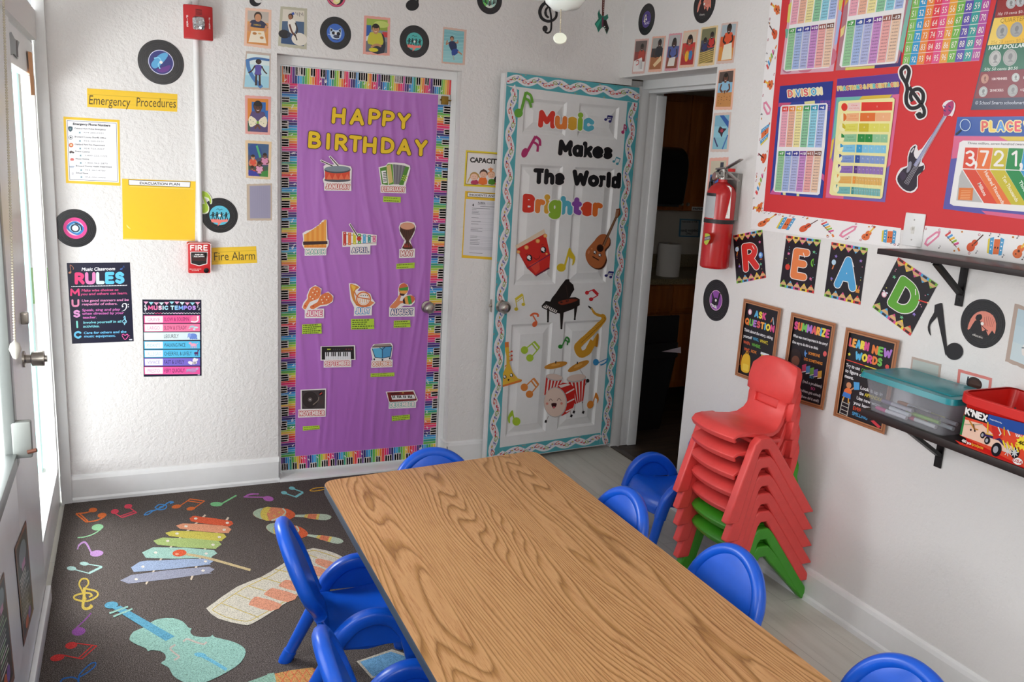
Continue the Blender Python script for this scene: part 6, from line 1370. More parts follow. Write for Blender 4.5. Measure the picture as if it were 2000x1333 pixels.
a=poster('',[(718,70),(1335,12),(1178,1260),(604,1216)],'#7A68B0',B3);a.use('pattern');a.poly([(712,250),(960,238),(800,470),(690,640),(668,660)],'#6FB9AE');a.poly([(960,236),(1250,220),(1180,300),(900,300)],'#DDB93A');a.poly([(1250,222),(1318,216),(1230,900),(1190,930)],'#DD6A94');a.poly([(665,660),(690,640),(660,840),(640,860)],'#E3C24A');a.poly([(640,850),(660,830),(780,1190),(775,1228),(605,1214)],'#DD6A94')
a.use('title');a.poly([(718,72),(1333,14),(1312,216),(700,250)],'#573490');chunky(a,'FRACTIONS & PERCENTAGES',722,186,1312,144,44,['#E8B06A','#E3D48A','#5AC0C9','#E87A6A','#E3D48A'],.2,'#E9DFB0',.2,gap=.2)
a.use('panel').poly([(745,284),(1255,250),(1272,268),(1255,430),(1152,1212),(1135,1228),(660,1192),(640,1172),(680,860),(728,300)],'#EDE6A4')
FR=[('#DC3226','#EBC4C0','One',1),('#E2702E','#EDB080','One half',2),('#CDBB28','#DDD860','One third',3),('#1E8A3E','#8FC39A','One fourth',4),('#2F9ACF','#7FC3E3','One fifth',5),('#2C4F9E','#7F98CC','One sixth',6),('#56307F','#8F6FB4','One eighth',8),('#E8943A','#E0B060','One tenth',10),('#3F8F8F','#74B3B3','One twelfth',12)]
for i,(c,c2_,t,n)in enumerate(FR):
 y0,y1=290+102*i,380+100*i;xl,xr=952-12.3*i,1250-14.5*i;dy=-6+3.6*i
 a.use('bars',True)
 for k in range(n):
  u0,u1=xl+(xr-xl)*k/n,xl+(xr-xl)*(k+1)/n-(2 if n>1 else 0);v0,v1=dy*k/n,dy*(k+1)/n
  a.poly([(u0,y0+v0+6),(u1,y0+v1+6),(u1-4,y1+v1),(u0-4,y1+v0)],c if k<(2 if n==4 else 1)else c2_)
 a.poly([(xl-132,y0+12-dy*.3),(xl-10,y0+6),(xl-14,y1),(xl-138,y1-4)],c2_ if i!=0 else '#EBC9C4');a.use('bar_text')
 for k in range(n):u=xl+(xr-xl)*(k+.5)/n;a.text('1' if n<2 else '1/%d'%n,u-6,y1-36+dy*k/n,u+6,y1-36+dy*k/n,16 if n<7 else 10,'#F6F0E4')
 a.text(t,xl-100,y0+42,xl-40,y0+40,13,c);a.text('one percent' if i else 'one whole',xl-122,y0+68,xl-24,y0+66,11,c)
 a.use('pies');cx,cy=786-10*i,342+98*i
 a.ell(cx,cy,30,38,'#F0EBB9',n=20);a.ell(cx,cy,30,38,c,a0=-90,a1=-90+360/n)if n>1 else a.ell(cx,cy,30,38,c)
a.build('maths_poster','FRACTIONS & PERCENTAGES poster with a purple header and coloured bars','poster',None)
a=poster('',[(622,126),(1700,118),(1640,1075),(497,924)],'#5A58A8',B4);a.use('pattern');a.poly([(592,292),(980,296),(1060,335),(650,480),(570,490)],'#D9668E');a.poly([(980,296),(1650,300),(1650,340),(1060,335)],'#DDC04A');a.poly([(830,940),(1620,1020),(1620,1072),(870,974)],'#D9668E')
a.use('title');a.poly([(622,127),(1698,119),(1680,296),(604,286)],'#2452A4');chunky(a,'PLACE',832,254,1172,254,92,['#E0605A','#F0D060','#5A9ADC','#E87A6A','#E8506A'],.2,'#EFE3A0',.2,gap=.2);chunky(a,'VALUE',1200,256,1560,258,92,['#5A9ADC','#F0D060','#E0605A','#5AC09A','#E8506A'],.2,'#EFE3A0',.2,gap=.2)
a.use('magnifier').stroke([(690+44*math.cos(t*.3),197+50*math.sin(t*.3))for t in range(21)],7,'#C9DCEC',closed=True);a.stroke([(655,240),(606,282)],15,'#17181E')
a.use('panel').poly([(670,332),(1650,345),(1640,990),(590,898),(556,880),(560,840),(640,350)],'#ECEAEA')
a.use('columns',True);X0=[690,805,935,1068,1200,1330];X1=[668,782,905,1038,1168,1300];PC=['#DC4A34','#E8743A','#C9BB34','#1E8A4A','#3A9AD0']
for k in range(5):a.poly([(X0[k],392+2*k),(X0[k+1]-3,395+2*k),(X1[k+1]-3,578+3*k),(X1[k],572+3*k)],PC[k])
a.hold=False
a.poly([(662,586),(840,870),(612,852),(640,640)],'#B9B8B8')
for k in range(5):
 xa,xb=X1[k],X1[k+1]-3;a.poly([(xa,582+3*k),(xb,585+3*k),(xb+190,882+7*k),(xa+184,874+7*k)],PC[k])
a.use('digits')
for ch,x,x2 in(('3',690,770),('7',815,892),('2',935,1025),('1',1088,1140)):chunky(a,ch,x,556,x2,558,140,'#F0ECEA',.14)
a.text(',',770,545,795,545,140,'#F0ECEA',.045);a.text(',',1160,560,1190,560,140,'#F0ECEA',.045)
a.use('text').text('Three million, seven hundred twenty-one thousand',705,364,1420,378,20,'#4A464A',.0,up=(6,-20));a.text('Millions',795,706,852,816,30,'#F3E3DC',.022);a.text('Hundred Thousands',850,604,1008,888,30,'#F6E6DA',.022);a.text('Ten Thousands',1006,650,1130,868,30,'#F0EBCC',.022);a.text('Thousands',1152,690,1250,870,30,'#DCEFE2',.022)
a.use('note_box').poly([(636,742),(760,744),(750,852),(626,846)],'#E07A3A');[a.stroke([(655-2*k,768+14*k),(738-2*k,770+14*k)],4,'#F0B98A')for k in range(6)]
a.build('maths_poster','blue PLACE VALUE poster with the number 3,721, at the right photo edge','poster',None)
def clef(a,col,w):
 a.stroke([(815,590),(880,600),(905,575),(890,620)],2,col)
def f(a):
 P1=[(895,600),(880,570),(925,560),(900,520),(870,545),(880,520),(860,470),(930,455)]
 main=[(165,1240),(195,1180),(165,1060),(150,960),(120,880),(130,800),(180,790),(215,860),(200,960),(185,1060),(180,1160),(185,1230),(230,1285),(310,1275),(375,1210),(385,1110),(340,1055),(270,1080),(240,1150),(260,1210)]
 tail=[(280,1120),(330,1190),(370,1250),(395,1310),(385,1365),(335,1385),(310,1340)]
 m2=[(185,975),(215,850),(180,790),(125,830),(130,900),(180,985),(195,1060),(180,1150),(190,1230),(240,1280),(320,1265),(375,1200),(380,1110),(330,1055),(260,1075),(232,1140),(255,1200)]
 a.use('halo').stroke(m2,78,'#ECE8E6',smooth=5,solid=True);a.stroke(tail,74,'#ECE8E6',smooth=5,solid=True);a.ell(340,1360,56,56,'#ECE8E6',solid=True)
 a.use('clef').stroke(m2,44,'#17151A',smooth=5);a.stroke([(215,1030)]+tail,42,'#17151A',smooth=5);a.ell(338,1362,34,36,'#17151A')
cut(RW,'black treble clef cutout with white edge on the red board','music note',f,'clef_cutout',B2,.0018,.0012)
def f(a):
 a.use('halo').poly([(490,30),(520,-10),(570,-20),(602,10),(600,60),(575,125),(530,120),(420,300),(312,495),(330,530),(338,580),(280,640),(278,740),(225,788),(150,765),(95,700),(90,640),(130,570),(185,550),(188,470),(215,395),(255,365),(275,380),(275,402),(315,400),(500,120)],'#E9E4E6',smooth=2,solid=True)
 a.use('body').poly([(262,375),(242,440),(262,490),(310,488),(285,560),(332,545),(320,600),(272,640),(270,730),(215,775),(150,750),(104,690),(105,640),(150,580),(190,560),(196,480),(220,405)],'#2A2230',smooth=2);a.poly([(180,600),(200,520),(225,520),(215,580),(190,610)],'#8E8E9E',smooth=2);a.poly([(240,395),(250,400),(225,440),(215,430)],'#C9C6CC');a.poly([(120,620),(150,600),(180,640),(140,680)],'#3F3048',smooth=2)
 a.use('neck').poly([(505,110),(525,120),(265,560),(240,545)],'#8F93B8');[a.stroke([(500-26*k,125+43*k),(516-26*k,134+43*k)],2,'#5E6288')for k in range(10)]
 a.use('head').poly([(500,100),(510,40),(545,0),(585,-10),(590,40),(560,100),(520,125)],'#B03A6E',smooth=2);[a.stroke([(500+44*(k%2),30+34*(k//2)),(520+44*(k%2),44+34*(k//2))],9,'#3A3A78')for k in range(4)]
 a.use('strings');[a.stroke([(515+5*k,118),(160+10*k,700+6*k)],2.2,'#D5D3DC')for k in range(4)]
cut(RW,'electric bass guitar cutout with black body and pink head on the red board','guitar cutout',f,'guitar_cutout',B4,.0018,.0012)
q=[RW.hit(*B4(*p),.006)for p in((175,955),(348,965),(300,1262),(135,1255))]
sw=empty('light_switch',(XR,(q[0].y+q[1].y)/2,q[2].z),'white toggle light switch plate at the bottom of the red board','light switch');c=sw.location;hw=abs(q[1].y-q[0].y)/2;hh=q[0].z-q[2].z
bm=bmesh.new();add_box(bm,-.007,-.0013,-hw,hw,0,hh,.003,seg=3);from_bm('plate',bm,M_TRIM,sw,True,35)
bm=bmesh.new();add_box(bm,-.0085,-.006,-.006,.006,hh*.38,hh*.6);add_box(bm,-.017,-.007,-.0035,.0035,hh*.49,hh*.57,.001);from_bm('toggle',bm,mat('#D9D8D2',.4),sw)
for z in(.2,.8):
 bm=bmesh.new();add_lathe(bm,[(.0032,0),(.0028,.001)],12,align((-1,0,0),(-.0068,0,hh*z)));from_bm('screw',bm,mat('#A9A9A6',.4,.6),sw)
PCOL=['#D93A3A','#EFD43A','#D9508F','#4FA9DC','#7FBF3F']
def card(quad,ch,col,label,lx,icons,ly=(30,112),perm=0):
 a=Art(RW,B7,.0002,.0008,.3);a.use('card').frame(quad,100,140);a.poly([(0,0),(100,0),(100,140),(0,140)],'#17141C',solid=True);
 for k in range(5):
  c=PCOL[(k+perm)%5];x=20*k;c2=PCOL[4-k]
  a.new('pencil').rect(x,0,x+20,7,c);a.rect(x+5,1,x+15,6,'#3A2A2A');a.poly([(x,7),(x+20,7),(x+10,19)],'#D9B07A');a.poly([(x+6,14),(x+14,14),(x+10,19)],c)
  a.new('pencil').rect(x,133,x+20,140,c2);a.rect(x+5,134,x+15,139,'#3A2A2A');a.poly([(x,133),(x+20,133),(x+10,119)],'#D9B07A');a.poly([(x+6,125),(x+14,125),(x+10,119)],c2)
 a.use('letter');chunky(a,ch,lx[0],ly[1],lx[1],ly[1],ly[1]-ly[0],col,.22,'#F0EDEA',.045);a.stroke([(lx[1]-16,ly[0]+10),(lx[1]-10,ly[0]+22)],2,'#F6EFEA')
 rr=random.Random(ord(ch))
 for x,y,t in icons:
  a.new('icon')
  if t=='star':a.poly([(x+(5 if q%2==0 else 2.2)*math.sin(q*PI/5),y-(5 if q%2==0 else 2.2)*math.cos(q*PI/5))for q in range(10)],rr.choice(('#E07AA8','#8F7AC9','#6FC08F')))
  elif t=='clock':a.ell(x,y,6,7,'#E9A9BC');a.ell(x,y,4,5,'#F6EEF0');a.ell(x-4,y-7,2.5,2,'#DCE6F0');a.ell(x+4,y-7,2.5,2,'#DCE6F0')
  elif t=='lens':a.ell(x,y,6,7,'#B9D6EA');a.stroke([(x+1,y+7),(x-2,y+18)],3,'#D9823A')
  elif t=='globe':a.ell(x,y,7,9,'#5A8FDC');a.ell(x-1,y-1,4,5,'#B9DCF0');a.rect(x-4,y+11,x+4,y+13,'#D9743A')
  elif t=='apple':a.ell(x,y,7,8,'#D9402E');a.stroke([(x,y-7),(x+3,y-11)],2,'#5A8A3A')
  elif t=='ruler':a.ell(x,y,7,11,'#6FB93A',a0=90,a1=270);a.ell(x-1,y,3,6,'#17141C',a0=90,a1=270)
  elif t=='cup':a.rect(x-5,y,x+5,y+9,'#D98F3A');a.stroke([(x-3,y),(x-4,y-9)],2,'#E9C93A');a.stroke([(x+2,y),(x+3,y-9)],2,'#D9606A')
  elif t=='pencil':a.stroke([(x-10,y+4),(x+10,y-4)],3,'#D9443A');a.ell(x+10,y-4,2,2,'#F0D9B0')
 a.use('dots')
 for q in range(7):a.ell(rr.choice((8,14,88,92)),rr.uniform(24,115),1.3,1.3,rr.choice(('#D9D06A','#6FC0D0','#E08AA8')),n=8)
 return a.build('letter_card',label,'letter card','pencil edged letter cards spelling READ')
card([(53,92),(313,40),(346,468),(85,520)],'R','#D9352F','black pencil edged card with a red letter R beside the fire extinguisher',(28,78),[(10,42,'lens'),(88,34,'star'),(88,72,'globe'),(14,92,'star'),(86,98,'star')])
card([(527,92),(832,130),(770,608),(467,545)],'E','#E8834A','black pencil edged card with an orange letter E',(30,72),[(86,34,'star'),(88,62,'ruler'),(16,84,'apple'),(14,48,'star'),(86,104,'star')])
card([(928,150),(1250,205),(1183,708),(862,632)],'A','#4FA3D6','black pencil edged card with a blue letter A',(26,80),[(14,50,'lens'),(86,34,'star'),(18,34,'star'),(88,104,'cup'),(14,92,'star')])
card([(1520,285),(1872,525),(1627,985),(1290,730)],'D','#5FA834','tilted black pencil edged card with a green letter D under the upper shelf',(26,80),[(12,46,'star'),(10,96,'clock'),(90,54,'pencil'),(86,92,'star'),(66,116,'star')])
MC=['#5AB4E0','#EFD94A','#D9508F','#E8803A','#6FBF5A','#B07AD0','#E0606A','#F0A94A']
M_OAKF=mat('#A9714A',.5);WD1,WD2='#A86E48','#8A5434'
def framed(quad,label,draw):
 a=Art(RW,B6,0,.014,.5);a.use('frame').frame(quad,100,165);o,i_,w_=0,7.5,3.2
 for(x0,y0,x1,y1,c)in((0,0,7.5,7.5,0),):
  for s0,s1,cc in((0,3.4,WD1),(3.4,5.2,WD2),(5.2,7.5,'#B57E58')):
   R0=[(s0,s0),(100-s0,s0),(100-s0,165-s0),(s0,165-s0)];R1=[(s1,s1),(100-s1,s1),(100-s1,165-s1),(s1,165-s1)]
   for k in range(4):a.poly([R0[k],R0[(k+1)%4],R1[(k+1)%4],R1[k]],cc,solid=True)
 a.th=.006;a.o=0;a.use('board').rect(7,7,93,158,'#15131A',solid=False);draw(a);return a.build('framed_poster',label,'poster','wood framed reading strategy posters')
def f(a):
 a.use('title');chunky(a,'ASK',34,32,64,32,15,MC,.24,gap=.1);chunky(a,'QUESTION',11,52,89,52,15,MC[3:]+MC[:3],.24,gap=.08)
 a.use('text')
 for t,x,y,x2,c in(('Think about the story, asking',11,66,88,'#EFEFF2'),('yourself',11,79,34,'#EFEFF2'),('WHO,',37,79,53,'#4FB0DC'),('WHAT,',56,79,78,'#E9D43A'),('WHEN,',13,92,32,'#E0603A'),('WHERE,',36,92,60,'#6FBF4A'),('WHY,',17,106,33,'#E0603A'),('HOW.',36,106,52,'#E88A3A')):a.text(t,x,y,x2,y,6,c,.022)
 a.use('pictures');a.ell(21,24,5,6,'#E8A9BC');a.ell(21,24,3,4,'#F6EEF0');a.stroke([(78,33),(82,22)],2,'#D9743A');a.stroke([(86,36),(82,22)],2,'#A9C0D0');a.rect(62,98,84,103,'#DCE6EA');a.rect(64,103,84,108,'#C9C93A');a.rect(63,108,84,115,'#D9606A')
 a.poly([(16,150),(14,125),(22,112),(34,114),(38,130),(36,150)],'#E3B32A',smooth=3);a.rect(19,134,34,148,'#EBC94A',r=2);a.stroke([(22,114),(26,106),(31,113)],2.4,'#C98A1E',smooth=3);a.stroke([(12,118),(11,140)],2,'#C96A2A')
framed([(150,62),(488,152),(396,870),(70,748)],'wood framed ASK QUESTION poster, nearest the kitchen doorway',f)
def f(a):
 a.use('title');chunky(a,'SUMMARIZE',11,30,89,30,16,MC[2:]+MC[:2],.24,gap=.08)
 a.use('text')
 for t,x,y,x2,c in(('What was most important in the story?',11,44,89,'#EFEFF2'),('One way to do this is to think:',11,56,70,'#EFEFF2'),('SOMEONE',50,69,76,'#E8903A'),('DID SOMETHING',42,82,84,'#E8903A'),('BUT',60,112,70,'#4FB0DC'),('(had a problem)',46,124,90,'#D5D5DA'),('SO',66,133,76,'#D9508F'),('(problem gets solved)',40,142,90,'#D5D5DA'),('(how did it end?)',48,153,88,'#D5D5DA')):a.text(t,x,y,x2,y,5,c,.022)
 a.use('pictures');a.ell(22,80,14,15,'#2A1A18');a.ell(24,88,9,10,'#7A4A36');a.poly([(8,118),(14,98),(34,98),(38,118)],'#3F5FA8',smooth=2);a.poly([(41,68),(42.5,62),(44,67),(48,67),(45,71),(46,76),(42,73)],'#5A8FD0');a.ell(86,60,4,5,'#D95A5A')
 for k,c in enumerate(('#C9406A','#4F8FC9','#6FB04A','#7A5AB4','#D9A03A')):a.poly([(40+9*k,92+k),(49+9*k,88+k),(50+9*k,103+k),(42+9*k,106+k)],c);a.poly([(41+9*k,105+k),(50+9*k,101+k),(50+9*k,103+k),(42+9*k,106+k)],'#F0EBE6')
framed([(577,185),(978,287),(862,1065),(474,948)],'wood framed SUMMARIZE poster behind the chair stack',f)
def f(a):
 a.use('title');chunky(a,'LEARN',11,32,48,32,16,MC[6:]+MC,.24,gap=.08);chunky(a,'NEW',55,34,90,34,16,MC[3:],.24,gap=.08);chunky(a,'WORDS',26,52,76,52,15,MC,.24,gap=.1);a.use('divider').stroke([(9,57),(46,58)],1.6,'#D9402E');a.stroke([(46,58),(68,58.5)],1.6,'#E3CF3A');a.stroke([(68,58.5),(91,59)],1.6,'#4F9A3A')
 a.use('text')
 for t,x,y,x2,c in(('Try to use',11,69,38,'#EFEFF2'),('CONTEXT',41,70,66,'#5AB43A'),('CLUES',70,71,88,'#D9402E'),('to figure out what it',11,79,72,'#EFEFF2'),('means.',11,89,29,'#EFEFF2'),('Look it up in',44,101,86,'#EFEFF2'),('the',44,111,52,'#EFEFF2'),('APPENDIX',54,111,86,'#E9D43A'),('Use new words',40,121,88,'#EFEFF2'),('you learn',36,131,70,'#EFEFF2'),('EVERYDAY',36,141,72,'#E0502E'),('SPELLING',36,151,66,'#4FA9E0')):a.text(t,x,y,x2,y,6,c,.022)
 a.use('pictures');a.poly([(14+(3.4 if q%2==0 else 1.5)*math.sin(q*PI/5),46-(3.6 if q%2==0 else 1.6)*math.cos(q*PI/5))for q in range(10)],'#E9D94A');a.ell(86,49,3.5,4,'#D9504A')
 a.ell(20,99,7,7,'#2A1A18');a.ell(22,101,5,5.5,'#C98A62');a.poly([(14,116),(18,107),(28,107),(28,117)],'#E0703A',smooth=2);a.poly([(12,124),(14,115),(28,116),(29,125)],'#3F7AC9');a.stroke([(26,109),(33,102)],2.4,'#C98A62');a.poly([(30,92),(41,90),(43,103),(33,106)],'#4FA0DC');a.stroke([(16,124),(14,133)],2.4,'#E0A03A');a.stroke([(25,124),(26,133)],2.4,'#E0A03A')
 a.stroke([(14,128),(12,157)],1.4,'#C9C6BE');a.stroke([(28,130),(27,158)],1.4,'#C9C6BE');[a.stroke([(13.5-.3*k,134+7*k),(27.5,135+7*k)],1.2,'#C9C6BE')for k in range(4)];a.poly([(72,150),(78,147),(92,154),(88,158)],'#D9404A')
framed([(1068,320),(1550,440),(1412,1285),(952,1112)],'wood framed LEARN NEW WORDS poster behind the teal lidded bin',f)
record(RW,1398.5,587,26,'black paper record with purple label reading rock, under the extinguisher',dz_rock,lab='#8F4AA5',lr=.46,yr=40.5)
record(RW,1263,38,17,'paper record with violet music label high beside the back corner',dz_purple,lab='#4B3A86',lr=.5,yr=30)
record(RW,1376,8,22,'paper record with reddish picture label cut by the photo top, above the doorway',dz_classic,lab='#2A1A1E',lr=.5,yr=36)
record(RW,1919,632.6,44,'large glossy record reading classic under the upper shelf',dz_classic,lab='#1B181D',lr=.56,yr=48)
z1_=zoom(960,0,3.7037)
def pic(kind):
 def d(a):
  if kind==0:bgr(a,'#6A5A56','#8E3A34','#E6E2DE');kid(a,62,32,1.3,DKB,'#17120F','#B9402E',arms=False);a.poly([(0,95),(70,78),(100,150),(0,150)],'#ECE8E6');a.stroke([(20,96),(40,92),(44,110),(24,116)],5,'#C93A3A',smooth=3);[a.stroke([(50+12*k,92),(58+12*k,138)],3,'#2A2A2E')for k in range(3)]
  elif kind==1:bgr(a,'#A9A6A0','#3A3A3E','#B5744A');kid(a,66,28,1.5,DKB,'#17120F','#23262C',arms=False);a.rect(0,92,100,150,'#A8683C');a.poly([(28,128),(90,86),(96,110),(44,140)],'#E6C99A');a.stroke([(28,60),(20,84),(52,92)],10,DKB,smooth=3)
  elif kind==2:bgr(a,'#B9B9B9','#4A5A8E','#8E4A34');kid(a,52,36,1.7,DKB,'#17120F','#4F5EA0',True);a.poly([(14,140),(22,104),(78,98),(74,140)],'#E3DFD6')
  elif kind==3:bgr(a,'#D9C9B4','#C9403A','#B02E2E');kid(a,54,40,1.9,'#9A6246','#17120F','#C9302E',True);a.ell(44,110,15,26,'#E8B02E');a.ell(72,106,14,24,'#3F7AB4');a.stroke([(34,88),(88,84)],3,'#D9502E')
  elif kind==4:bgr(a,'#7A7A5A','#4A4E5A','#C9A95A');kid(a,30,54,1.1,DKB,'#17120F','#2F3A6A');kid(a,76,34,1.2,DKB,'#17120F','#C9302E');a.rect(0,100,100,150,'#8E7A44');[a.stroke([(0,108+9*k),(100,92+9*k)],3,'#D9BE6A')for k in range(6)]
  elif kind==5:bgr(a,'#A9B9C0','#D9602E','#E0923A');kid(a,54,20,1.6,DKB,'#17120F','#E0582E');a.poly([(30,86),(84,78),(96,146),(24,148)],'#EDE6D0');a.rect(0,92,22,150,'#E0923A')
  elif kind==6:bgr(a,'#5A4A44','#8FC0DC','#C98A4A');kid(a,50,30,1.6,BRN,'#17120F','#8FC0DC',True);a.rect(0,92,100,150,'#C68A4E');[a.ell(14+19*(k%5),108+13*(k//5)+4*(k%2),2.5,2,'#6A3A1A',n=8)for k in range(12)];a.poly([(40,84),(60,82),(52,100)],'#7A4A2A')
  elif kind==7:bgr(a,'#7FB4C9','#8FC6D6','#86BCCB');a.poly([(30,0),(100,60),(100,30),(60,0)],'#2F5FA8');a.stroke([(70,150),(100,90)],8,'#3F72B4');a.poly([(40,50),(60,60),(88,62),(66,80),(58,100),(46,84),(30,74)],'#3A2A34',smooth=2);a.ell(56,70,10,8,'#A93A4A');a.stroke([(6,100),(20,120),(36,140)],8,'#3A3A6A',smooth=3)
  elif kind==8:bgr(a,'#C9C0A9','#3F6A9E','#4A4A4E');kid(a,55,50,1.4,BRN,'#17120F','#3F6AB0');a.rect(62,6,84,60,'#3A3F4A')
  else:bgr(a,'#B9CFD9','#BFD3DC','#C9D9DE');kid(a,62,66,1.5,TAN,'#1B1614','#E6E2DE',arms=False);a.stroke([(28,108),(40,104),(60,112)],3,'#6A7A84')
 return d
for k,(qd,bc_,lab)in enumerate([([(1040,285),(1140,278),(1105,532),(1015,535)],'#D9B4AC','leftmost photo in the row over the kitchen doorway, child in red beside white paper'),([(1165,265),(1262,258),(1230,518),(1132,522)],'#E9B49E','second photo in the row over the doorway, child in black working at a table'),([(1285,245),(1380,237),(1345,510),(1250,515)],'#D99AA4','third photo in the row over the doorway, child in blue holding paper'),([(1390,225),(1498,212),(1465,485),(1355,492)],'#E9C0A4','fourth photo over the doorway, long haired child in a red shirt with butterfly'),([(1520,200),(1640,182),(1610,470),(1488,482)],'#E9CE9A','fifth photo over the doorway, yellow bordered with two children outdoors'),([(1665,170),(1785,155),(1750,455),(1625,465)],'#D9BEB4','rightmost photo in the row over the doorway, child in orange with a drawing'),([(1645,510),(1765,495),(1740,795),(1612,795)],'#EDB9A0','peach bordered photo beside the doorway, child in light blue at a wooden table')]):
 photo(RW,qd,bc_,pic(k),lab,mp=z1_,inset=(.06,.05,.10,.07))
photo(RW,[(1394.5,221),(1428.5,219),(1422.5,297),(1387,297)],'#D9C4BA',pic(7),'photo of a child swimming in a blue edged pool above the fire extinguisher')
photo(RW,[(1386,309),(1423,307),(1416,400),(1378,402)],'#E9B0A0',pic(8),'pink bordered photo mostly hidden behind the fire extinguisher')
photo(RW,[(1982,593),(2062,618),(2048,740),(1963,706)],'#B5A296',pic(9),'grey edged photo at the right photo edge below the upper shelf',inset=(.10,.07,.08,.06))
g5=zoom(1670,690,5.333)
photo(RW,[(592,36),(900,118),(868,420),(556,340)],'#B9A79C',lambda a:(bgr(a,'#B4BDB8','#A9B5B2','#A0ACAA'),a.poly([(0,70),(60,84),(100,96),(100,150),(0,150)],'#C0CCCC')),'grey edged photo half hidden behind the teal bin lid',mp=g5,inset=(.05,.08,.08,.05))
photo(RW,[(1075,165),(1428,262),(1390,600),(1040,500)],'#D98078',lambda a:(bgr(a,'#DDE3E4','#C9D0D0','#B9BEBE'),a.ell(52,38,26,34,'#3A2620'),a.ell(52,46,20,28,'#4A3028'),a.stroke([(28,10),(26,50),(34,60)],5,'#2A3038',smooth=3)),'red edged photo poking up behind the red building set tub',mp=g5,inset=(.08,.09,.08,.06))
def f(a):
 a.use('stem').poly([(645,742),(700,724),(716,726),(760,1130),(745,1215),(728,1130),(668,850),(645,760)],BLK,solid=True);a.use('flag').poly([(645,740),(672,800),(668,852),(620,905),(600,950),(610,1028),(590,1000),(580,950),(600,880),(640,810)],BLK,smooth=2,solid=True);a.use('head').ell(828,1175,82,80,BLK,solid=True,n=36)
cut(RW,'large black paper music note left of the classic record','music note',f,'paper_note',B8,.0003,.002)
M_SHELF=mat('#241C1A',.42,0,.5)
def shelf(x0,y0,z0,z1,label,by,bz0):
 s=empty('wall_shelf',(XR,-2.9,z0),label,'shelf');L=s.location
 bm=bmesh.new();add_box(bm,x0-L.x,-.0008,-4.2-L.y,y0-L.y,0,z1-z0,.0015);from_bm('board',bm,M_SHELF,s,True,35)
 for yb in(by,by-.9):
  b_=bmesh.new();add_box(b_,-.007,-.0015,yb-.014-L.y,yb+.014-L.y,bz0-z0,-.0005,.0008);add_box(b_,x0+.035-L.x,-.002,yb-.014-L.y,yb+.014-L.y,-.006,-.0003,.0008)
  A,B=V3((x0+.045-L.x,yb-L.y,-.006)),V3((-.004,yb-L.y,(bz0-z0)*.72));d=(B-A).normalized();nn=V3((-d.z,0,d.x))*.006;w_=V3((0,.012,0))
  v=[b_.verts.new(p)for p in(A+nn-w_,A-nn-w_,A-nn+w_,A+nn+w_,B+nn-w_,B-nn-w_,B-nn+w_,B+nn+w_)]
  for f in((0,1,2,3),(7,6,5,4),(0,4,5,1),(1,5,6,2),(2,6,7,3),(3,7,4,0)):b_.faces.new([v[k]for k in f])
  bmesh.ops.recalc_face_normals(b_,faces=b_.faces);br=from_bm('bracket',b_,M_DKMETAL,s)
  for z in(-.022,(bz0-z0)*.86):
   b_=bmesh.new();add_lathe(b_,[(.0045,0),(.003,.0015)],12,align((-1,0,0),(-.007,yb-L.y,z)));from_bm('screw',b_,mat('#0D0C0D',.5),br)
 return s
shelf(2.336,-2.143,1.476,1.495,'upper empty black wall shelf under the red board',-2.349,1.328)
shelf(2.300,-2.205,.920,.945,'lower black wall shelf carrying the clear bin and the red tub',-2.372,.767)
def tapered(bm,x0,x1,y0,y1,z0,t0,X0,X1,Y0,Y1,z1,r=.02,n=5,wall=None,rim=0):
 def ring(a,b_,c,d,z,rr):
  out=[]
  for cx,cy,s in((b_-rr,d-rr,0),(a+rr,d-rr,90),(a+rr,c+rr,180),(b_-rr,c+rr,270)):
   for k in range(n+1):t=math.radians(s+90*k/n);out.append(bm.verts.new((cx+rr*math.cos(t),cy+rr*math.sin(t),z)))
  return out
 def join(A,B,flip=False):
  m=len(A)
  for k in range(m):f=(A[k],A[(k+1)%m],B[(k+1)%m],B[k]);bm.faces.new(f[::-1]if flip else f)
 A=ring(x0,x1,y0,y1,z0,r);B=ring(X0,X1,Y0,Y1,z1,r);bm.faces.new(A[::-1]);join(A,B)
 if wall:
  C_=ring(X0+wall,X1-wall,Y0+wall,Y1-wall,z1,r-wall*.5);D=ring(x0+wall,x1-wall,y0+wall,y1-wall,z0+wall,r-wall*.5);join(B,C_);join(C_,D);bm.faces.new(D)
 else:bm.faces.new(B)
M_CLEAR,nt,b=newmat('clear_storage_plastic');nt.nodes.remove(b);t_=N(nt,'ShaderNodeBsdfTransparent');t_.inputs[0].default_value=(.90,.91,.93,1);d_=N(nt,'ShaderNodeBsdfPrincipled');d_.inputs['Base Color'].default_value=srgb('#D9D9DE');d_.inputs['Roughness'].default_value=.15;mx=N(nt,'ShaderNodeMixShader');mx.inputs['Fac'].default_value=.16
LK(nt,t_.outputs[0],mx.inputs[1]);LK(nt,d_.outputs[0],mx.inputs[2]);LK(nt,mx.outputs[0],nt.nodes['Material Output'].inputs['Surface'])
bx=empty('storage_bin',(2.39,-2.375,.9452),'clear plastic bin of markers with a teal lid on the lower shelf','storage bin');L=bx.location
bm=bmesh.new();tapered(bm,2.316-L.x,2.464-L.x,-2.522-L.y,-2.222-L.y,0,0,2.292-L.x,2.488-L.x,-2.556-L.y,-2.204-L.y,.120,.022,6,.0022);bmesh.ops.recalc_face_normals(bm,faces=bm.faces);from_bm('tub',bm,M_CLEAR,bx,True,40)
bm=bmesh.new();z=.116
tapered(bm,2.274-L.x,2.502-L.x,-2.574-L.y,-2.190-L.y,z,0,2.280-L.x,2.498-L.x,-2.568-L.y,-2.196-L.y,z+.018,.026,6)
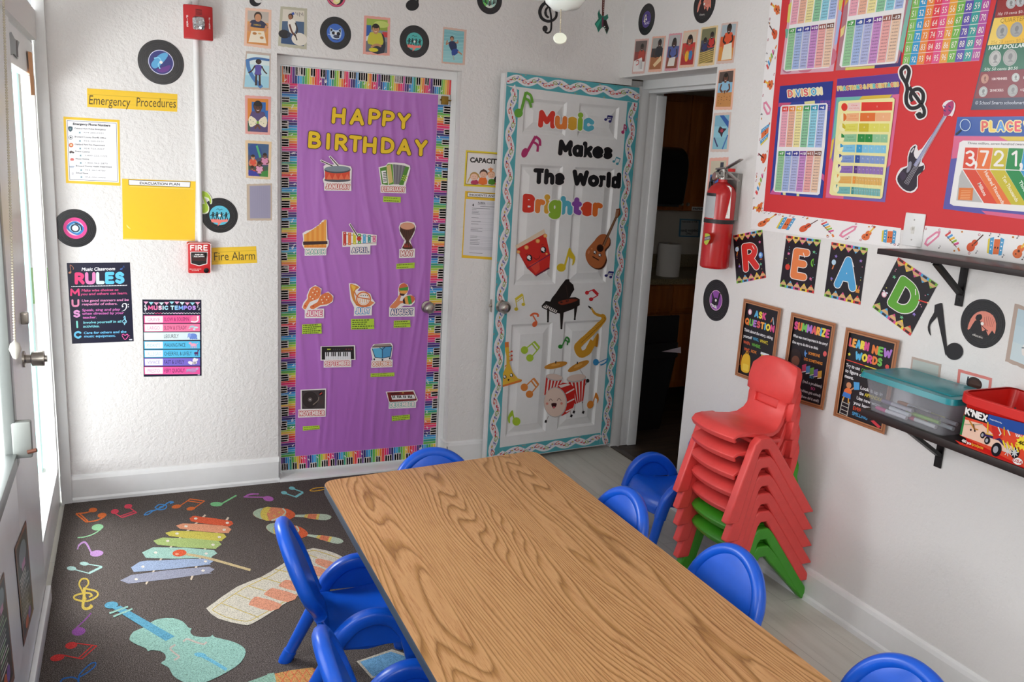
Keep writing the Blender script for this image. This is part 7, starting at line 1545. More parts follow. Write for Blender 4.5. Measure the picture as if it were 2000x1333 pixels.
add_box(bm,2.315-L.x,2.470-L.x,-2.535-L.y,-2.228-L.y,z+.016,z+.021,.004);bmesh.ops.recalc_face_normals(bm,faces=bm.faces);soft(from_bm('lid',bm,mat('#14828C',.3),bx,True,40),.003)
rr=random.Random(11);MK=[('#ECE8EC','#E0478F','pink'),('#E9E6E6','#D9486A','rose'),('#E8954A','#E88A5A','orange'),('#D9E3E6','#5FA9B9','teal'),('#2E3138','#E6E6E8','charcoal'),('#E4E6EA','#22252C','white capped black'),('#8FBF3A','#A9D04A','lime'),('#3F3A8E','#3A3480','indigo'),('#C9C9CE','#6A6A74','grey'),('#D9CF4A','#C9B93A','yellow'),('#C9C4CC','#8A7A9A','mauve'),('#5A4A48','#3A302E','brown'),('#E6DEDA','#D98A4A','cream')]
for i,(c1_,c2_,nm)in enumerate(MK):
 row,lay=i%5,i//5;y=-2.245-.014*(i*5%7)-.024*row*(1 if lay==0 else 1.1);x=2.336+.0215*row+.004*lay;z=.9452+.0028+.0072+.0142*lay
 y0=-2.25-.03*((i*3)%5);y1=y0-.128;dx=(.006 if lay%2 else-.003)*(1 if row%2 else-.6)
 if lay==0 and row==0:y0,y1=-2.238,-2.366
 A,B=V3((x,y0,z)),V3((x+dx,max(y1,-2.51),z));c=(A+B)/2
 m_=empty('marker_pen',c,None,'marker','markers lying in the clear bin');tag(m_,'%s marker pen lying in the %s of the clear teal lidded bin'%(nm,['bottom layer','middle layer','top layer'][lay]))
 bm=bmesh.new();q=A.lerp(B,.34);add_tube(bm,[q-c,B-c],.0068,14);from_bm('barrel',bm,mat(c1_,.35),m_,True,40);bm=bmesh.new();add_tube(bm,[A-c,A.lerp(B,.06)-c,q-c],[.0046,.0072,.0072],14);from_bm('cap',bm,mat(c2_,.35),m_,True,40)
tb=empty('toy_tub',(2.39,-2.83,.9452),'red open tub of black building pieces with a printed toy label on the lower shelf','toy tub');L=tb.location;MR=mat('#C9160F',.35)
ya,yb,Ya,Yb=-3.02,-2.605,-3.06,-2.600;x0,x1,X0,X1,H=2.308,2.47,2.280,2.506,.150
bm=bmesh.new();tapered(bm,x0-L.x,x1-L.x,ya-L.y,yb-L.y,0,0,X0-L.x,X1-L.x,Ya-L.y,Yb-L.y,H,.022,6,.003)
for v in bm.verts:
 if v.co.z>H-.001:v.co.z+=.018*(abs(v.co.y+.0)/.23)**2 if v.co.x>0 or True else 0
bmesh.ops.recalc_face_normals(bm,faces=bm.faces);from_bm('tub',bm,MR,tb,True,40)
bm=bmesh.new();n=7;pts=[]
for cx,cy,s in((X1-.03,Yb-.03,0),(X0+.03,Yb-.03,90),(X0+.03,Ya+.03,180),(X1-.03,Ya+.03,270)):
 for k in range(4):t=math.radians(s+30*k);pts.append((cx+.034*math.cos(t),cy+.034*math.sin(t)))
R=[]
for px,py in pts:
 zz=H+.018*((py-L.y)/.23)**2;ox=V3((px-(X0+X1)/2,py-(Ya+Yb)/2,0)).normalized()*.009
 R.append([bm.verts.new(V3((px-L.x,py-L.y,zz))+ox*a_+V3((0,0,b_)))for a_,b_ in((-.3,.004),(1,.003),(1.1,-.026),(.2,-.026))])
for i in range(len(R)):
 A,B=R[i],R[(i+1)%len(R)]
 for k in range(3):bm.faces.new((A[k],A[k+1],B[k+1],B[k]))
bmesh.ops.recalc_face_normals(bm,faces=bm.faces);soft(from_bm('rim',bm,MR,tb,True,50),.003)
fp=Plane(V3((x0,0,.9452)),V3((-1,0,0)).lerp(V3((0,0,-1)),(x0-X0)/H).normalized())
a=Art(fp,g5,.0003,.0002,.3);a.use('printed_label').poly([(1150,560),(1390,640),(1760,735),(1900,775),(1900,1260),(1640,1130),(1090,855)],'#DE4A30');a.poly([(1140,690),(1320,740),(1500,900),(1700,1010),(1640,1060),(1110,862)],'#EFC9B4');a.poly([(1390,638),(1760,733),(1900,772),(1900,880),(1700,845),(1370,732)],'#2A4F9E');a.poly([(1152,562),(1392,640),(1370,734),(1135,660)],'#1B1718');a.poly([(1132,650),(1152,655),(1112,855),(1090,850)],'#1F7A3E');a.poly([(1040,905),(1640,1160),(1660,1190),(1100,960)],'#D8301E')
a.use('lettering');chunky(a,"K'NEX",1142,638,1372,722,78,'#F2F0EE',.24,'#17140F',.08,up=(12,-76),gap=.06);a.text('400 pcs',1110,922,1205,958,26,'#F4E9E4',.045,up=(6,-26));a.text('/pcs/pzas',1207,958,1335,1004,26,'#F0B93A',.022,up=(6,-26));a.text('Imagine Build Play',1400,690,1530,738,12,'#D9E3F2',.022);a.text('VALUE',1668,868,1790,905,28,'#F4F0EE',.045,up=(5,-28))
a.use('burst').poly([(1760+(70 if k%2 else 92)*math.cos(k*PI/12),938+(60 if k%2 else 84)*math.sin(k*PI/12))for k in range(24)],'#F0D83A');a.text('400',1695,945,1800,975,36,'#4A3A14',.045)
a.use('badge').ell(1694,1128,58,40,'#B01E1E',rot=20);a.ell(1694,1128,54,36,'#F4F0EE',rot=20);chunky(a,'USA',1644,1128,1736,1162,36,'#B01E1E',.2,gap=.12)
a.use('picture');K='#1A181C'
for x,y,r in((1330,855,26),(1376,912,30),(1472,1006,54),(1668,1040,44)):a.ell(x,y,r,r*1.35,K,rot=12);a.ell(x-r*.15,y,r*.5,r*.7,'#A9A9B0',rot=12)
a.stroke([(1345,850),(1500,900),(1560,960)],26,'#3A2A5E');a.poly([(1420,760),(1520,790),(1530,880),(1440,900)],'#C9302A');a.stroke([(1384,720),(1380,830)],14,'#E3B32A');a.stroke([(1552,770),(1556,860)],10,'#E3B32A');a.stroke([(1360,840),(1440,860)],10,'#E3B32A');a.stroke([(1490,770),(1520,840),(1500,860)],12,'#DDE3E0');a.stroke([(1590,800),(1615,860)],12,'#DDE3E0')
for k in range(4):a.stroke([(1540+44*k,910+14*k),(1570+44*k,1000+12*k)],16,'#E9CF2E')
for cx,cy in((1590,1024),(1660,1036)):[a.stroke([(cx,cy),(cx+42*math.cos(k*.785),cy+52*math.sin(k*.785))],8,'#D5D8D8')for k in range(8)]
a.stroke([(1140,742),(1240,748),(1330,742)],8,'#A9A88A');a.stroke([(1190,705),(1240,790),(1280,800)],12,'#C98A2A');a.stroke([(1230,740),(1244,800)],10,'#6A4A2A');a.ell(1205,800,8,12,K);a.ell(1246,810,8,12,K)
a.build('x',parent=tb)
rr=random.Random(5);bm=bmesh.new()
for k in range(60):
 p=V3((rr.uniform(-.075,.075),rr.uniform(-.19,.17),rr.uniform(.07,.105)));d=V3((rr.uniform(-1,1),rr.uniform(-1,1),rr.uniform(-.3,.5))).normalized()*rr.uniform(.02,.035);add_tube(bm,[p-d,p+d],.0032,6)
add_box(bm,-.072,.072,-.20,.19,.012,.075)
o=from_bm('building_pieces',bm,mat('#17171B',.4));o.location=L;tag(o,'loose heap of black plastic building rods inside the red tub','building toy',kind='stuff')
ex=empty('fire_extinguisher',(2.447,-1.112,1.283),'red fire extinguisher with white inspection tag hung beside the kitchen doorway','fire extinguisher');L=ex.location;MX=mat('#B5171A',.25,0,.6);r=.0655
bm=bmesh.new();add_lathe(bm,[(r*.86,0),(r*.97,.004),(r,.012),(r,.33),(r*.97,.345),(r*.8,.366),(r*.5,.382),(r*.32,.388),(r*.30,.405)],40);from_bm('cylinder',bm,MX,ex,True,50)
bm=bmesh.new();add_lathe(bm,[(r*1.025,.205),(r*1.03,.207),(r*1.03,.221),(r*1.025,.223)],40);from_bm('strap',bm,mat('#171618',.5),ex,True,40)
bm=bmesh.new();add_lathe(bm,[(.021,.40),(.022,.415),(.017,.425),(.017,.445)],20);from_bm('valve',bm,steel('#9C9A96',.35),ex,True,40)
def blade(p0,p1,w0,w1,t,m,name):
 bm=bmesh.new();p0,p1=V3(p0),V3(p1);d=(p1-p0).normalized();s=d.cross(V3((-1,0,0))).normalized()if False else V3((1,0,0));u=d.cross(s).normalized()
 v=[bm.verts.new(p+s*a_*w_+u*b_*t)for p,w_ in((p0,w0),(p1,w1))for a_,b_ in((-1,-1),(1,-1),(1,1),(-1,1))]
 for f in((0,1,2,3),(7,6,5,4),(0,4,5,1),(1,5,6,2),(2,6,7,3),(3,7,4,0)):bm.faces.new([v[k]for k in f])
 bmesh.ops.recalc_face_normals(bm,faces=bm.faces);return soft(from_bm(name,bm,m,ex,True,40),.002)
ST=steel('#A9A7A2',.3)
blade((0,.055,.445),(0,-.02,.452),.008,.010,.004,ST,'lever');blade((0,-.02,.452),(0,-.115,.492),.010,.010,.003,ST,'lever');blade((0,0,.446),(0,-.108,.398),.009,.009,.003,ST,'carry_handle')
bm=bmesh.new();add_lathe(bm,[(.021,0),(.021,.008),(.018,.012)],24,align((-1,.15,.1),(-.018,.028,.412)));from_bm('gauge',bm,[steel('#B9B6AE',.3)],ex,True,40);bm=bmesh.new();add_lathe(bm,[(.016,.0122),(.0155,.0126)],20,align((-1,.15,.1),(-.018,.028,.412)));from_bm('gauge_dial',bm,mat('#8E6A66',.4),ex)
bm=bmesh.new();add_tube(bm,spline([(0,.02,.432),(0,.055,.425),(-.005,.078,.385),(-.01,.074,.33),(-.012,.070,.25)],False,6),.009,12);from_bm('hose',bm,mat('#141315',.5),ex,True)
bm=bmesh.new();add_tube(bm,[V3((-.022+.014*math.cos(t),-.012+.014*math.sin(t)*.4,.424+.014*math.sin(t)))for t in[k*PI/8 for k in range(16)]],.0022,8,closed=True);from_bm('pull_pin_ring',bm,ST,ex,True)
bm=bmesh.new();add_box(bm,-.02,.0,-.082,-.052,.436,.450,.003);from_bm('seal',bm,mat('#C9201E',.4),ex)
bm=bmesh.new();add_box(bm,.045,.0708,-.045,.045,.22,.43,.003);add_box(bm,.0,.05,-.03,.03,.40,.408);from_bm('wall_bracket',bm,mat('#8E8C88',.5,.5),ex)
bm=bmesh.new();n=14
def arcp(t,z,rr_):return V3((-rr_*math.cos(t),-rr_*math.sin(t),z))
A=[bm.verts.new(arcp(-.95+1.5*k/n,.228,r*1.006))for k in range(n+1)];B=[bm.verts.new(arcp(-.95+1.5*k/n,.325,r*1.006))for k in range(n+1)];C_=[bm.verts.new(arcp(-.95+1.5*k/n,.338,r*1.006))for k in range(n+1)]
for k in range(n):bm.faces.new((A[k],A[k+1],B[k+1],B[k]));f=bm.faces.new((B[k],B[k+1],C_[k+1],C_[k]));f.material_index=1
from_bm('instruction_label',bm,[mat('#A9ADB0',.4),mat('#1B1B1E',.4)],ex,True)
TG=Plane(V3((2.447-.075,-1.112,1.4)),V3((-.80,-.55,.12)));X8=zoom(1340,300,5.55);a=Art(TG,X8,0,.0008,.6)
a.use('inspection_tag').poly([(312,370),(335,346),(470,352),(494,376),(472,706),(294,696)],'#E6E3DE',solid=True);a.ell(403,374,18,18,'#8E3A34');a.ell(403,374,11,11,'#E6E3DE');a.ell(403,374,6,6,'#3A3A3C')
a.stroke([(340,430),(460,434),(448,662),(326,656)],3,'#8A8A88',closed=True);a.poly([(360,448),(420,488),(356,508)],'#B0241E');a.poly([(370,470),(400,486),(368,496)],'#2A1A1A');rr=random.Random(2)
for k in range(12):a.stroke([(346+9*k,530),(342+9*k,530+rr.uniform(60,108))],3,'#5A5A5C')
for k in range(3):a.stroke([(330,385+12*k),(475,390+12*k)],3,'#9A9A98')
a.build('x',parent=ex)
ys=Plane(V3((2.447-r-.001,-1.112,1.3)),V3((-.92,.38,0)));a=Art(ys,X8,0,.0004);a.use('yellow_sticker').ell(222,918,32,46,'#C9D94A');a.poly([(188,880),(222,866),(256,880),(262,920),(230,985),(206,985),(186,940)],'#C9D94A',smooth=2);a.poly([(186,912),(262,890),(266,930),(190,948)],'#5A4A5E');a.text('TAGGED',192,938,260,920,18,'#D9D4DC',.022);a.build('x',parent=ex)
RG=Plane((0,0,.009),(0,0,1));r1=zoom(90,930,4.3);r2=zoom(60,1130,4.0);r3=zoom(380,930,4.3);r4=zoom(480,1220,4.762)
rug=empty('rug',(.5,-1.6,0),'dark charcoal classroom rug printed with music notes and instruments','rug');L=rug.location
bm=bmesh.new();add_box(bm,-.333-L.x,1.42-L.x,-3.4-L.y,-.024-L.y,.0004,.0088,.003);from_bm('pile',bm,M_RUG,rug,True,35)
a=Art(RG,None,-.0008,.0008)
def rs(p,w,c,smooth=4,closed=False):a.stroke(p,w,rugc(c),smooth=smooth if len(p)>2 else 0,closed=closed)
def rh(x,y,rx,ry,c,rot=0):a.ell(x,y,rx,ry,rugc(c),rot=rot)
def rp(p,c,smooth=0):a.poly(p,rugc(c),smooth=smooth)
a.mp=r1;O='#D9703A'
a.new('printed_note');rh(394,287,36,19,O,-5);rh(470,331,38,20,O,-8);rs([(375,300),(320,312),(250,318)],10,O);rs([(250,318),(335,388)],12,O);rs([(275,312),(352,382)],12,O);rs([(335,388),(420,376),(490,345)],10,O)
a.new('printed_note');c='#D94A5E';rh(577,300,34,20,c,-8);rh(690,256,34,19,c,-8);rs([(570,310),(640,352)],9,c);rs([(640,350),(762,308)],10,c);rs([(620,340),(740,298)],8,c);rs([(700,268),(760,308)],9,c)
a.new('printed_note');c='#4A8FD0';rs([(822,328),(850,305),(900,290),(860,322),(822,330)],8,c);rs([(880,300),(960,270),(1030,222),(1068,222),(1040,232)],10,c);rs([(920,262),(955,240),(1010,250),(1000,276),(950,285),(920,270)],9,c,closed=True);rs([(950,268),(970,256),(985,264)],8,c)
a.new('printed_note');rh(1095,258,40,16,O,-8);rh(1215,276,36,15,O,-8);rs([(1125,252),(1210,195)],8,O);rs([(1248,268),(1330,212)],8,O);rs([(1205,194),(1334,212)],9,O);rs([(1185,210),(1310,228)],8,O)
a.new('printed_note');c='#93C79A';rh(432,432,50,26,c,-8);rs([(462,448),(400,488),(330,512),(264,520)],9,c)
a.new('printed_note');c='#B98FC4';rh(425,652,56,26,c,-6);rs([(382,648),(330,560),(280,580),(264,618)],[14,16,14,10],c)
a.new('printed_note');c='#A9CCC6';rh(214,778,40,18,c,4);rh(320,738,38,16,c,4);rs([(235,786),(370,822)],9,c);rs([(350,742),(472,762)],9,c);rs([(362,818),(470,764)],18,c)
a.new('printed_note');c='#C9B052';rs([(335,1040),(300,960),(278,910),(300,868),(345,870),(355,910),(320,950)],14,c);rs([(322,940),(318,1020),(310,1100),(340,1118),(380,1100),(368,1088)],24,c);rs([(330,948),(420,970),(430,1010),(350,1052),(250,1040),(238,1010),(300,990),(360,985),(385,1005),(360,1018)],15,c)
a.mp=r2;a.new('printed_note');c='#8A4F96';rh(374,417,54,32,c,-10);rs([(350,395),(430,320),(472,272)],9,c)
a.new('printed_note');c='#C43A38';rh(316,526,48,26,c,-10);rh(208,622,56,26,c,-12);rs([(350,508),(520,530)],8,c);rs([(245,600),(400,632)],9,c);rs([(516,528),(400,632)],9,c);rs([(486,522),(375,625)],9,c)
a.new('printed_note');c='#2F66AA';rs([(510,660),(470,668),(400,730),(378,770),(440,740),(500,690),(510,660)],10,c);rs([(378,760),(370,820),(360,860)],14,c);rs([(230,812),(260,785),(330,775),(380,800)],12,c)
a.mp=r3;a.new('printed_note');c='#7FC48A';rh(184,238,52,19,c,0);rs([(225,236),(352,164)],12,c)
a.new('printed_note');c='#B46AB4';rh(620,192,44,22,c,8);rs([(585,180),(412,178)],9,c);rs([(412,178),(470,155),(540,152)],[8,14,10],c)
a.new('printed_note');c='#7FC4C9';rh(818,104,26,14,c,6);rh(752,142,26,14,c,6);rs([(770,150),(850,178)],9,c);rs([(838,112),(912,138)],9,c);rs([(848,178),(912,138)],18,c)
a.new('printed_note');rs([(970,122),(1010,104),(1080,98),(1108,108),(1060,120),(1000,128)],8,'#D0A23A',closed=True)
a.use('printed_rails');a.mp=zoom(0,700,2.1056)
rs([(600,930),(690,790),(845,645)],7,'#DCCBB4');rs([(785,912),(840,790),(940,655)],8,'#DCCBB4')
for p,c in(([(792,650),(820,652),(952,670),(948,690),(920,690),(786,672)],'#D9603F'),([(752,680),(936,692),(942,716),(918,720),(740,702)],'#DD9A78'),([(712,710),(920,722),(914,748),(890,752),(696,732)],'#CBC05A'),([(668,738),(898,752),(892,780),(860,784),(648,768)],'#A9BE78'),([(630,778),(880,790),(872,816),(840,822),(600,822)],'#A3C9BC'),([(574,838),(660,832),(868,824),(862,846),(840,852),(550,880)],'#9FB0CC'),([(540,892),(860,858),(862,884),(845,888),(528,928)],'#9A9DAE')):a.new('printed_bar');rp(p,c,2)
a.use('printed_pegs')
for x,y in((805,660),(935,678),(765,692),(922,706),(728,722),(902,736),(690,752),(876,768),(640,800),(848,804),(588,858),(845,836),(560,910),(835,874)):rh(x,y,7,4.5,'#E6DFD2')
a.use('printed_mallet');rs([(760,806),(850,822),(1030,872)],10,'#C9B58A');rh(738,802,29,14,'#D9603F',-6);rh(728,806,8,4,'#EBA98A')
a.mp=r3
for k,(dx,dy,rot)in enumerate(((0,0,2),(108,138,10))):
 a.new('printed_maraca');cx,cy=668+dx,322+dy;c_,s_=math.cos(math.radians(rot)),math.sin(math.radians(rot));T_=lambda u,v:(cx+u*c_-v*s_,cy+u*s_+v*c_)
 rp([T_(*p)for p in((170,0),(240,-4),(330,-14),(440,-14),(484,8),(440,36),(340,32),(250,18),(170,16))],'#B9C9B4',2);rp([T_(*p)for p in((262,-6),(300,-12),(298,28),(250,16))],'#D9C46A');rp([T_(*p)for p in((290,-12),(366,-14),(352,32),(276,24))],'#D9805E');rp([T_(*p)for p in((362,-14),(384,-14),(372,34),(350,32))],'#D9C46A')
 rh(cx,cy,179,57,'#DD8E68',rot);rp([T_(*p)for p in((-179,0),(-150,-32),(-90,-48),(-110,0),(-90,46),(-150,30))],'#AEC2A9',2);rp([T_(*p)for p in((-90,-50),(-30,-57),(-62,0),(-40,56),(-95,46),(-116,0))],'#D9C45E',2);rp([T_(*p)for p in((80,-52),(150,-32),(179,0),(150,32),(60,52),(102,10))],'#D9653F',2);rs([T_(*p)for p in((70,-52),(96,-20),(60,20),(-20,54))],12,'#C9D0B9');[rh(*T_(-40+42*q,-16+30*(q%2)),9,6,'#D9C45E')for q in range(4)]
a.use('printed_keyboard');rp([(106,1124),(130,1090),(360,930),(560,850),(740,740),(940,620),(1040,614),(1180,650),(1290,720),(1240,800),(1100,880),(860,1010),(640,1150),(480,1244),(400,1250),(200,1200)],'#D0CABA',2)
G='#C2AD5A';rs([(150,1128),(180,1100),(420,940),(640,840),(760,760),(950,640),(1040,634),(1230,700)],6,G,2);rs([(150,1128),(260,1186),(430,1222),(520,1190),(700,1090),(880,980),(1180,820)],6,G,2)
for x0,y0,x1,y1 in((230,1072,540,1190),(340,990,470,1040),(450,925,600,968),(555,852,730,902),(676,786,790,810),(940,655,1030,690)):rs([(x0,y0),(x1,y1)],6,G)
for p in([(455,1078),(500,1020),(560,1024),(735,1082),(640,1136),(480,1092)],[(585,990),(640,946),(690,950),(864,1004),(780,1062),(610,1010)],[(708,918),(760,876),(820,884),(900,920),(880,974),(730,936)],[(950,780),(980,750),(1120,800),(1100,860),(965,812)],[(1014,720),(1040,694),(1210,742),(1160,790),(1030,742)]):rp(p,'#D9977A',2)
a.use('printed_violin');a.mp=r2;MT='#93BDB0'
rp([(772,470),(800,420),(880,385),(940,345),(1000,318),(1110,312),(1190,340),(1230,385),(1258,392),(1246,420),(1270,448),(1330,460),(1400,458),(1422,442),(1440,462),(1560,490),(1650,530),(1680,580),(1640,660),(1540,730),(1400,800),(1300,830),(1190,810),(1110,760),(1080,700),(1016,665),(1050,640),(1052,600),(1010,570),(940,562),(915,572),(900,548),(830,520),(782,492)],MT,2)
rp([(640,236),(700,215),(1125,455),(1055,492)],'#5F9FB9');rh(630,210,54,27,'#5F9FB9',-6);rs([(615,275),(760,222)],14,MT);rs([(645,300),(795,240)],14,MT)
rs([(1190,495),(1225,476),(1290,500),(1350,515),(1375,498)],14,'#BFB2A8');rs([(1130,520),(1090,550),(1130,590),(1160,615),(1120,640)],14,'#BFB2A8');rh(1325,600,48,18,'#6FB4CC',8);rs([(1345,610),(1420,650),(1530,716)],26,'#6FB4CC')
a.use('printed_shaker');a.mp=r4;rp([(0,545),(200,470),(200,462),(262,450),(285,500),(300,560),(0,620)],'#8FB4A0');rp([(268,460),(440,425),(620,402),(680,480),(700,600),(300,620)],'#C9965A',0)
for k in range(6):rs([(280+70*k,455-9*k),(420+70*k,610)],7,'#D96A4A');rs([(300+84*k,590),(400+84*k,430-5*k)],7,'#D96A4A')
a.use('printed_panel');rp([(1030,345),(1360,232),(1560,300),(1470,470),(1170,505)],'#C4BCAA',0);rp([(1062,350),(1350,255),(1520,310),(1440,455),(1180,485)],'#6FA3C9',0);rs([(1050,178),(1180,150),(1340,146)],10,'#C4BCAA');rp([(1640,470),(1700,458),(1900,560),(1700,560)],'#5E8A5A')
a.build('x',parent=rug)
def kmat(name,c1,c2,sc):
 m,nt,b=newmat(name);b.inputs['Roughness'].default_value=.4;v=coords(nt,sc);n=N(nt,'ShaderNodeTexNoise',Scale=1.0,Detail=6.0);LK(nt,v,n.inputs['Vector']);LK(nt,ramp(nt,n.outputs['Fac'],[(.3,c1),(.7,c2)]),b.inputs['Base Color']);return m
M_CAB=kmat('reddish_cabinet_wood','#8A4716','#A9602A',(30,30,3));M_GRAN=kmat('speckled_granite','#4E4432','#A3926E',(160,160,160))
struct(box('floor_kitchen',(2.69,5.4,-2.6,1.6,-.06,0),M_KITCHFLOOR));kw=mat('#CFC8BC',.7)
struct(multi_box('wall_kitchen',[(2.2,5.5,1.48,1.6,0,ZC),(5.4,5.5,-2.6,1.5,0,ZC),(2.69,5.5,-2.7,-2.6,0,ZC),(2.2,2.30,.16,1.5,0,ZC)],kw));struct(multi_box('ceiling_kitchen',[(2.91,5.5,-2.7,1.6,ZC,ZC+.05),(2.2,2.91,.17,1.6,ZC,ZC+.05)],kw))
def cab(name,x0,x1,y0,y1,z0,z1,doors,label):
 e=empty(name,((x0+x1)/2,y1,z0),label,'cabinet');L=e.location;Q=lambda d:[d[0]-L.x,d[1]-L.x,d[2]-L.y,d[3]-L.y,d[4]-L.z,d[5]-L.z]
 bm=bmesh.new();add_box(bm,*Q((x0,x1,y0,y1,z0,z1)));from_bm('carcass',bm,M_CAB,e)
 for kind,a0,a1,b0,b1,kx in doors:
  bm=bmesh.new();add_box(bm,*Q((a0+.004,a1-.004,y0-.02,y0-.001,b0+.004,b1-.004)),bevel=.003);m_=.055 if kind=='door' else.03
  add_box(bm,*Q((a0+m_,a1-m_,y0-.027,y0-.018,b0+m_,b1-m_)),bevel=.009);dr_=from_bm(kind,bm,M_CAB,e,True,35)
  bm=bmesh.new();add_lathe(bm,[(.006,0),(.006,.012),(.014,.018),(.013,.026),(.004,.028)],16,align((0,-1,0),V3((kx[0],y0-.02,kx[1]))-L));from_bm('knob',bm,M_NICKEL,dr_,True,50)
 return e
cab('upper_cabinet',3.02,4.30,1.12,1.475,1.40,2.24,[('door',3.36,3.79,1.40,2.24,(3.765,1.45)),('door',3.79,4.25,1.40,2.24,(3.82,1.45)),('door',3.02,3.36,1.40,2.24,(3.33,1.45))],'wooden upper kitchen cabinet with raised panel doors seen through the doorway')
cab('base_cabinet',2.90,4.40,.86,1.475,.10,.885,[('drawer',3.10,3.60,.68,.88,(3.35,.78)),('drawer',3.60,4.10,.68,.88,(3.85,.78)),('door',3.10,3.60,.10,.67,(3.56,.60)),('door',3.60,4.10,.10,.67,(3.64,.60))],'wooden base kitchen cabinet with drawers below the granite worktop')
o=box('worktop',(2.88,4.42,.83,1.478,.8855,.925),M_GRAN,bevel=.004);tag(o,'speckled brown granite kitchen worktop','worktop')
o=box('backsplash',(2.88,4.42,1.455,1.479,.9252,1.03),M_GRAN,bevel=.002);tag(o,'low speckled granite strip standing at the back of the kitchen worktop','backsplash')
KP=lambda y:Plane((0,y,0),(0,-1,0))
p=KP(1.0);A,B=p.hit(1262,290),p.hit(1322,400);e=empty('towel_dispenser',((A.x+B.x)/2,1.05,B.z),'black curved paper towel dispenser against the upper kitchen cabinet','dispenser');w_=(B.x-A.x)/2;h=A.z-B.z
bm=bmesh.new();pr=spline([(-.10,0),(-.135,.02),(-.15,.12),(-.16,h*.6),(-.15,h*.85),(-.10,h),(-.03,h+.02),(.038,h+.01)],False,4);F1=[bm.verts.new((-w_-.06,y,z))for y,z in pr+[(.038,0)]];F2=[bm.verts.new((w_,y,z))for y,z in pr+[(.038,0)]];n=len(F1)
bm.faces.new(F1);bm.faces.new(F2[::-1]);[bm.faces.new((F1[k],F1[(k+1)%n],F2[(k+1)%n],F2[k]))for k in range(n)];bmesh.ops.recalc_face_normals(bm,faces=bm.faces);soft(from_bm('cover',bm,mat('#141416',.3),e,True,40),.012);bm=bmesh.new();add_box(bm,-w_+.01,w_-.03,-.12,-.04,-.012,.004);from_bm('towel_slot',bm,mat('#2A2A2C',.6),e)
p=KP(1.0);A,B=p.hit(1287,515),p.hit(1329,460);r=abs(B.x-A.x)/2+.002;o_=empty('paper_roll',((A.x+B.x)/2,1.0,.9255),'white paper towel roll standing on the granite kitchen worktop','paper roll');bm=bmesh.new();h=.24
add_lathe(bm,[(.02,0),(r,0),(r+.001,.004),(r+.001,h-.004),(r,h),(.02,h)],36,cap=False);from_bm('paper',bm,mat('#E6E3DE',.8),o_,True,40);bm=bmesh.new();add_lathe(bm,[(.02,h),(.02,0)],24,cap=False);from_bm('core',bm,mat('#A98A62',.8),o_)
e=empty('waste_bin',(3.10,.42,0),'tall dark waste bin with hinged lid inside the kitchen doorway','waste bin');MB=mat('#1B191A',.45)
bm=bmesh.new();tapered(bm,-.13,.11,-.15,.15,0,0,-.16,.155,-.19,.19,.50,.03);bmesh.ops.recalc_face_normals(bm,faces=bm.faces);from_bm('body',bm,MB,e,True,40)
bm=bmesh.new();tapered(bm,-.168,.165,-.2,.2,.50,0,-.165,.162,-.195,.195,.60,.035);bmesh.ops.recalc_face_normals(bm,faces=bm.faces);soft(from_bm('collar',bm,MB,e,True,40),.008)
bm=bmesh.new();add_box(bm,-.155,.15,-.18,-.165,.60,.78,.006);from_bm('lid',bm,MB,e,True,40);bm=bmesh.new();v=[bm.verts.new(q)for q in((.02,-.202,.548),(.166,-.2,.572),(.172,-.2,.53),(.12,-.203,.538))];bm.faces.new(v);r_=bmesh.ops.extrude_face_region(bm,geom=bm.faces[:]);bmesh.ops.translate(bm,verts=[q for q in r_['geom']if isinstance(q,bmesh.types.BMVert)],vec=(0,.002,0));from_bm('liner_bag',bm,mat('#C9B9C0',.5),e)
def tiny(y,quad,mp,col,lines,label,tc_='#2A2A2E',bd=None):
 a=sheet(KP(y),quad,'notice',label,'sign',bd or col,mp);a.mp=mp
 if bd:cx,cy=sum(q[0]for q in quad)/4,sum(q[1]for q in quad)/4;a.use('paper').poly([(cx+(x-cx)*.84,cy+(v_-cy)*.86)for x,v_ in quad],col)
 a.use('lettering');[a.text(t,x,v_,x2,v_,h,tc_,.022)for t,x,v_,x2,h in lines];return done(a)
k2=zoom(1200,150,3.333);k3=zoom(1200,500,3.333)
tiny(1.0985,[(552,508),(700,515),(700,606),(546,596)],k2,'#C9CACB',[('NOTICE',600,540,680,14),('PREP AREA',575,566,690,16),('MUST WEAR',552,590,690,15)],'small white notice on the kitchen cabinet door beside the extinguisher')
tiny(1.0985,[(505,846),(700,852),(700,876),(502,872)],k2,'#D5D5D2',[('PAPER PLATES',510,866,660,12)],'thin label strip reading PAPER PLATES along the cabinet bottom edge')
tiny(1.4788,[(425,924),(560,932),(555,1046),(418,1042)],k2,'#B5B9BA',[('THIS SINK IS FOR',438,950,540,9),('HAND WASHING',432,1010,545,15),('ONLY',465,1028,510,13)],'blue bordered HAND WASHING ONLY sign above the kitchen worktop','#23262C','#4F88A8')
tiny(.8385,[(362,436),(496,434),(490,478),(358,486)],k3,'#C9C9C6',[('PAPER TOWEL ROLLS',364,456,490,11),('TOASTER',364,476,415,11)],'white label reading PAPER TOWEL ROLLS on the base cabinet door')
tiny(.8385,[(488,298),(600,300),(598,326),(486,322)],k3,'#C9C9C6',[('PLASTIC CUPS',492,318,590,12)],'white label on the kitchen drawer, cut off by the wall edge')
FC=V3((.93,-2.36,0));fan=empty('ceiling_fan',(FC.x,FC.y,2.56),'white ceiling fan with glass shades cut by the photo top edge','ceiling fan');MW=mat('#E6E6E2',.35)
bm=bmesh.new();add_lathe(bm,[(.05,-.22),(.10,-.21),(.115,-.16),(.10,-.10),(.03,-.085),(.014,-.03),(.014,ZC-2.62),(.06,ZC-2.60),(.065,ZC-2.5605)],36);from_bm('motor',bm,MW,fan,True,50)
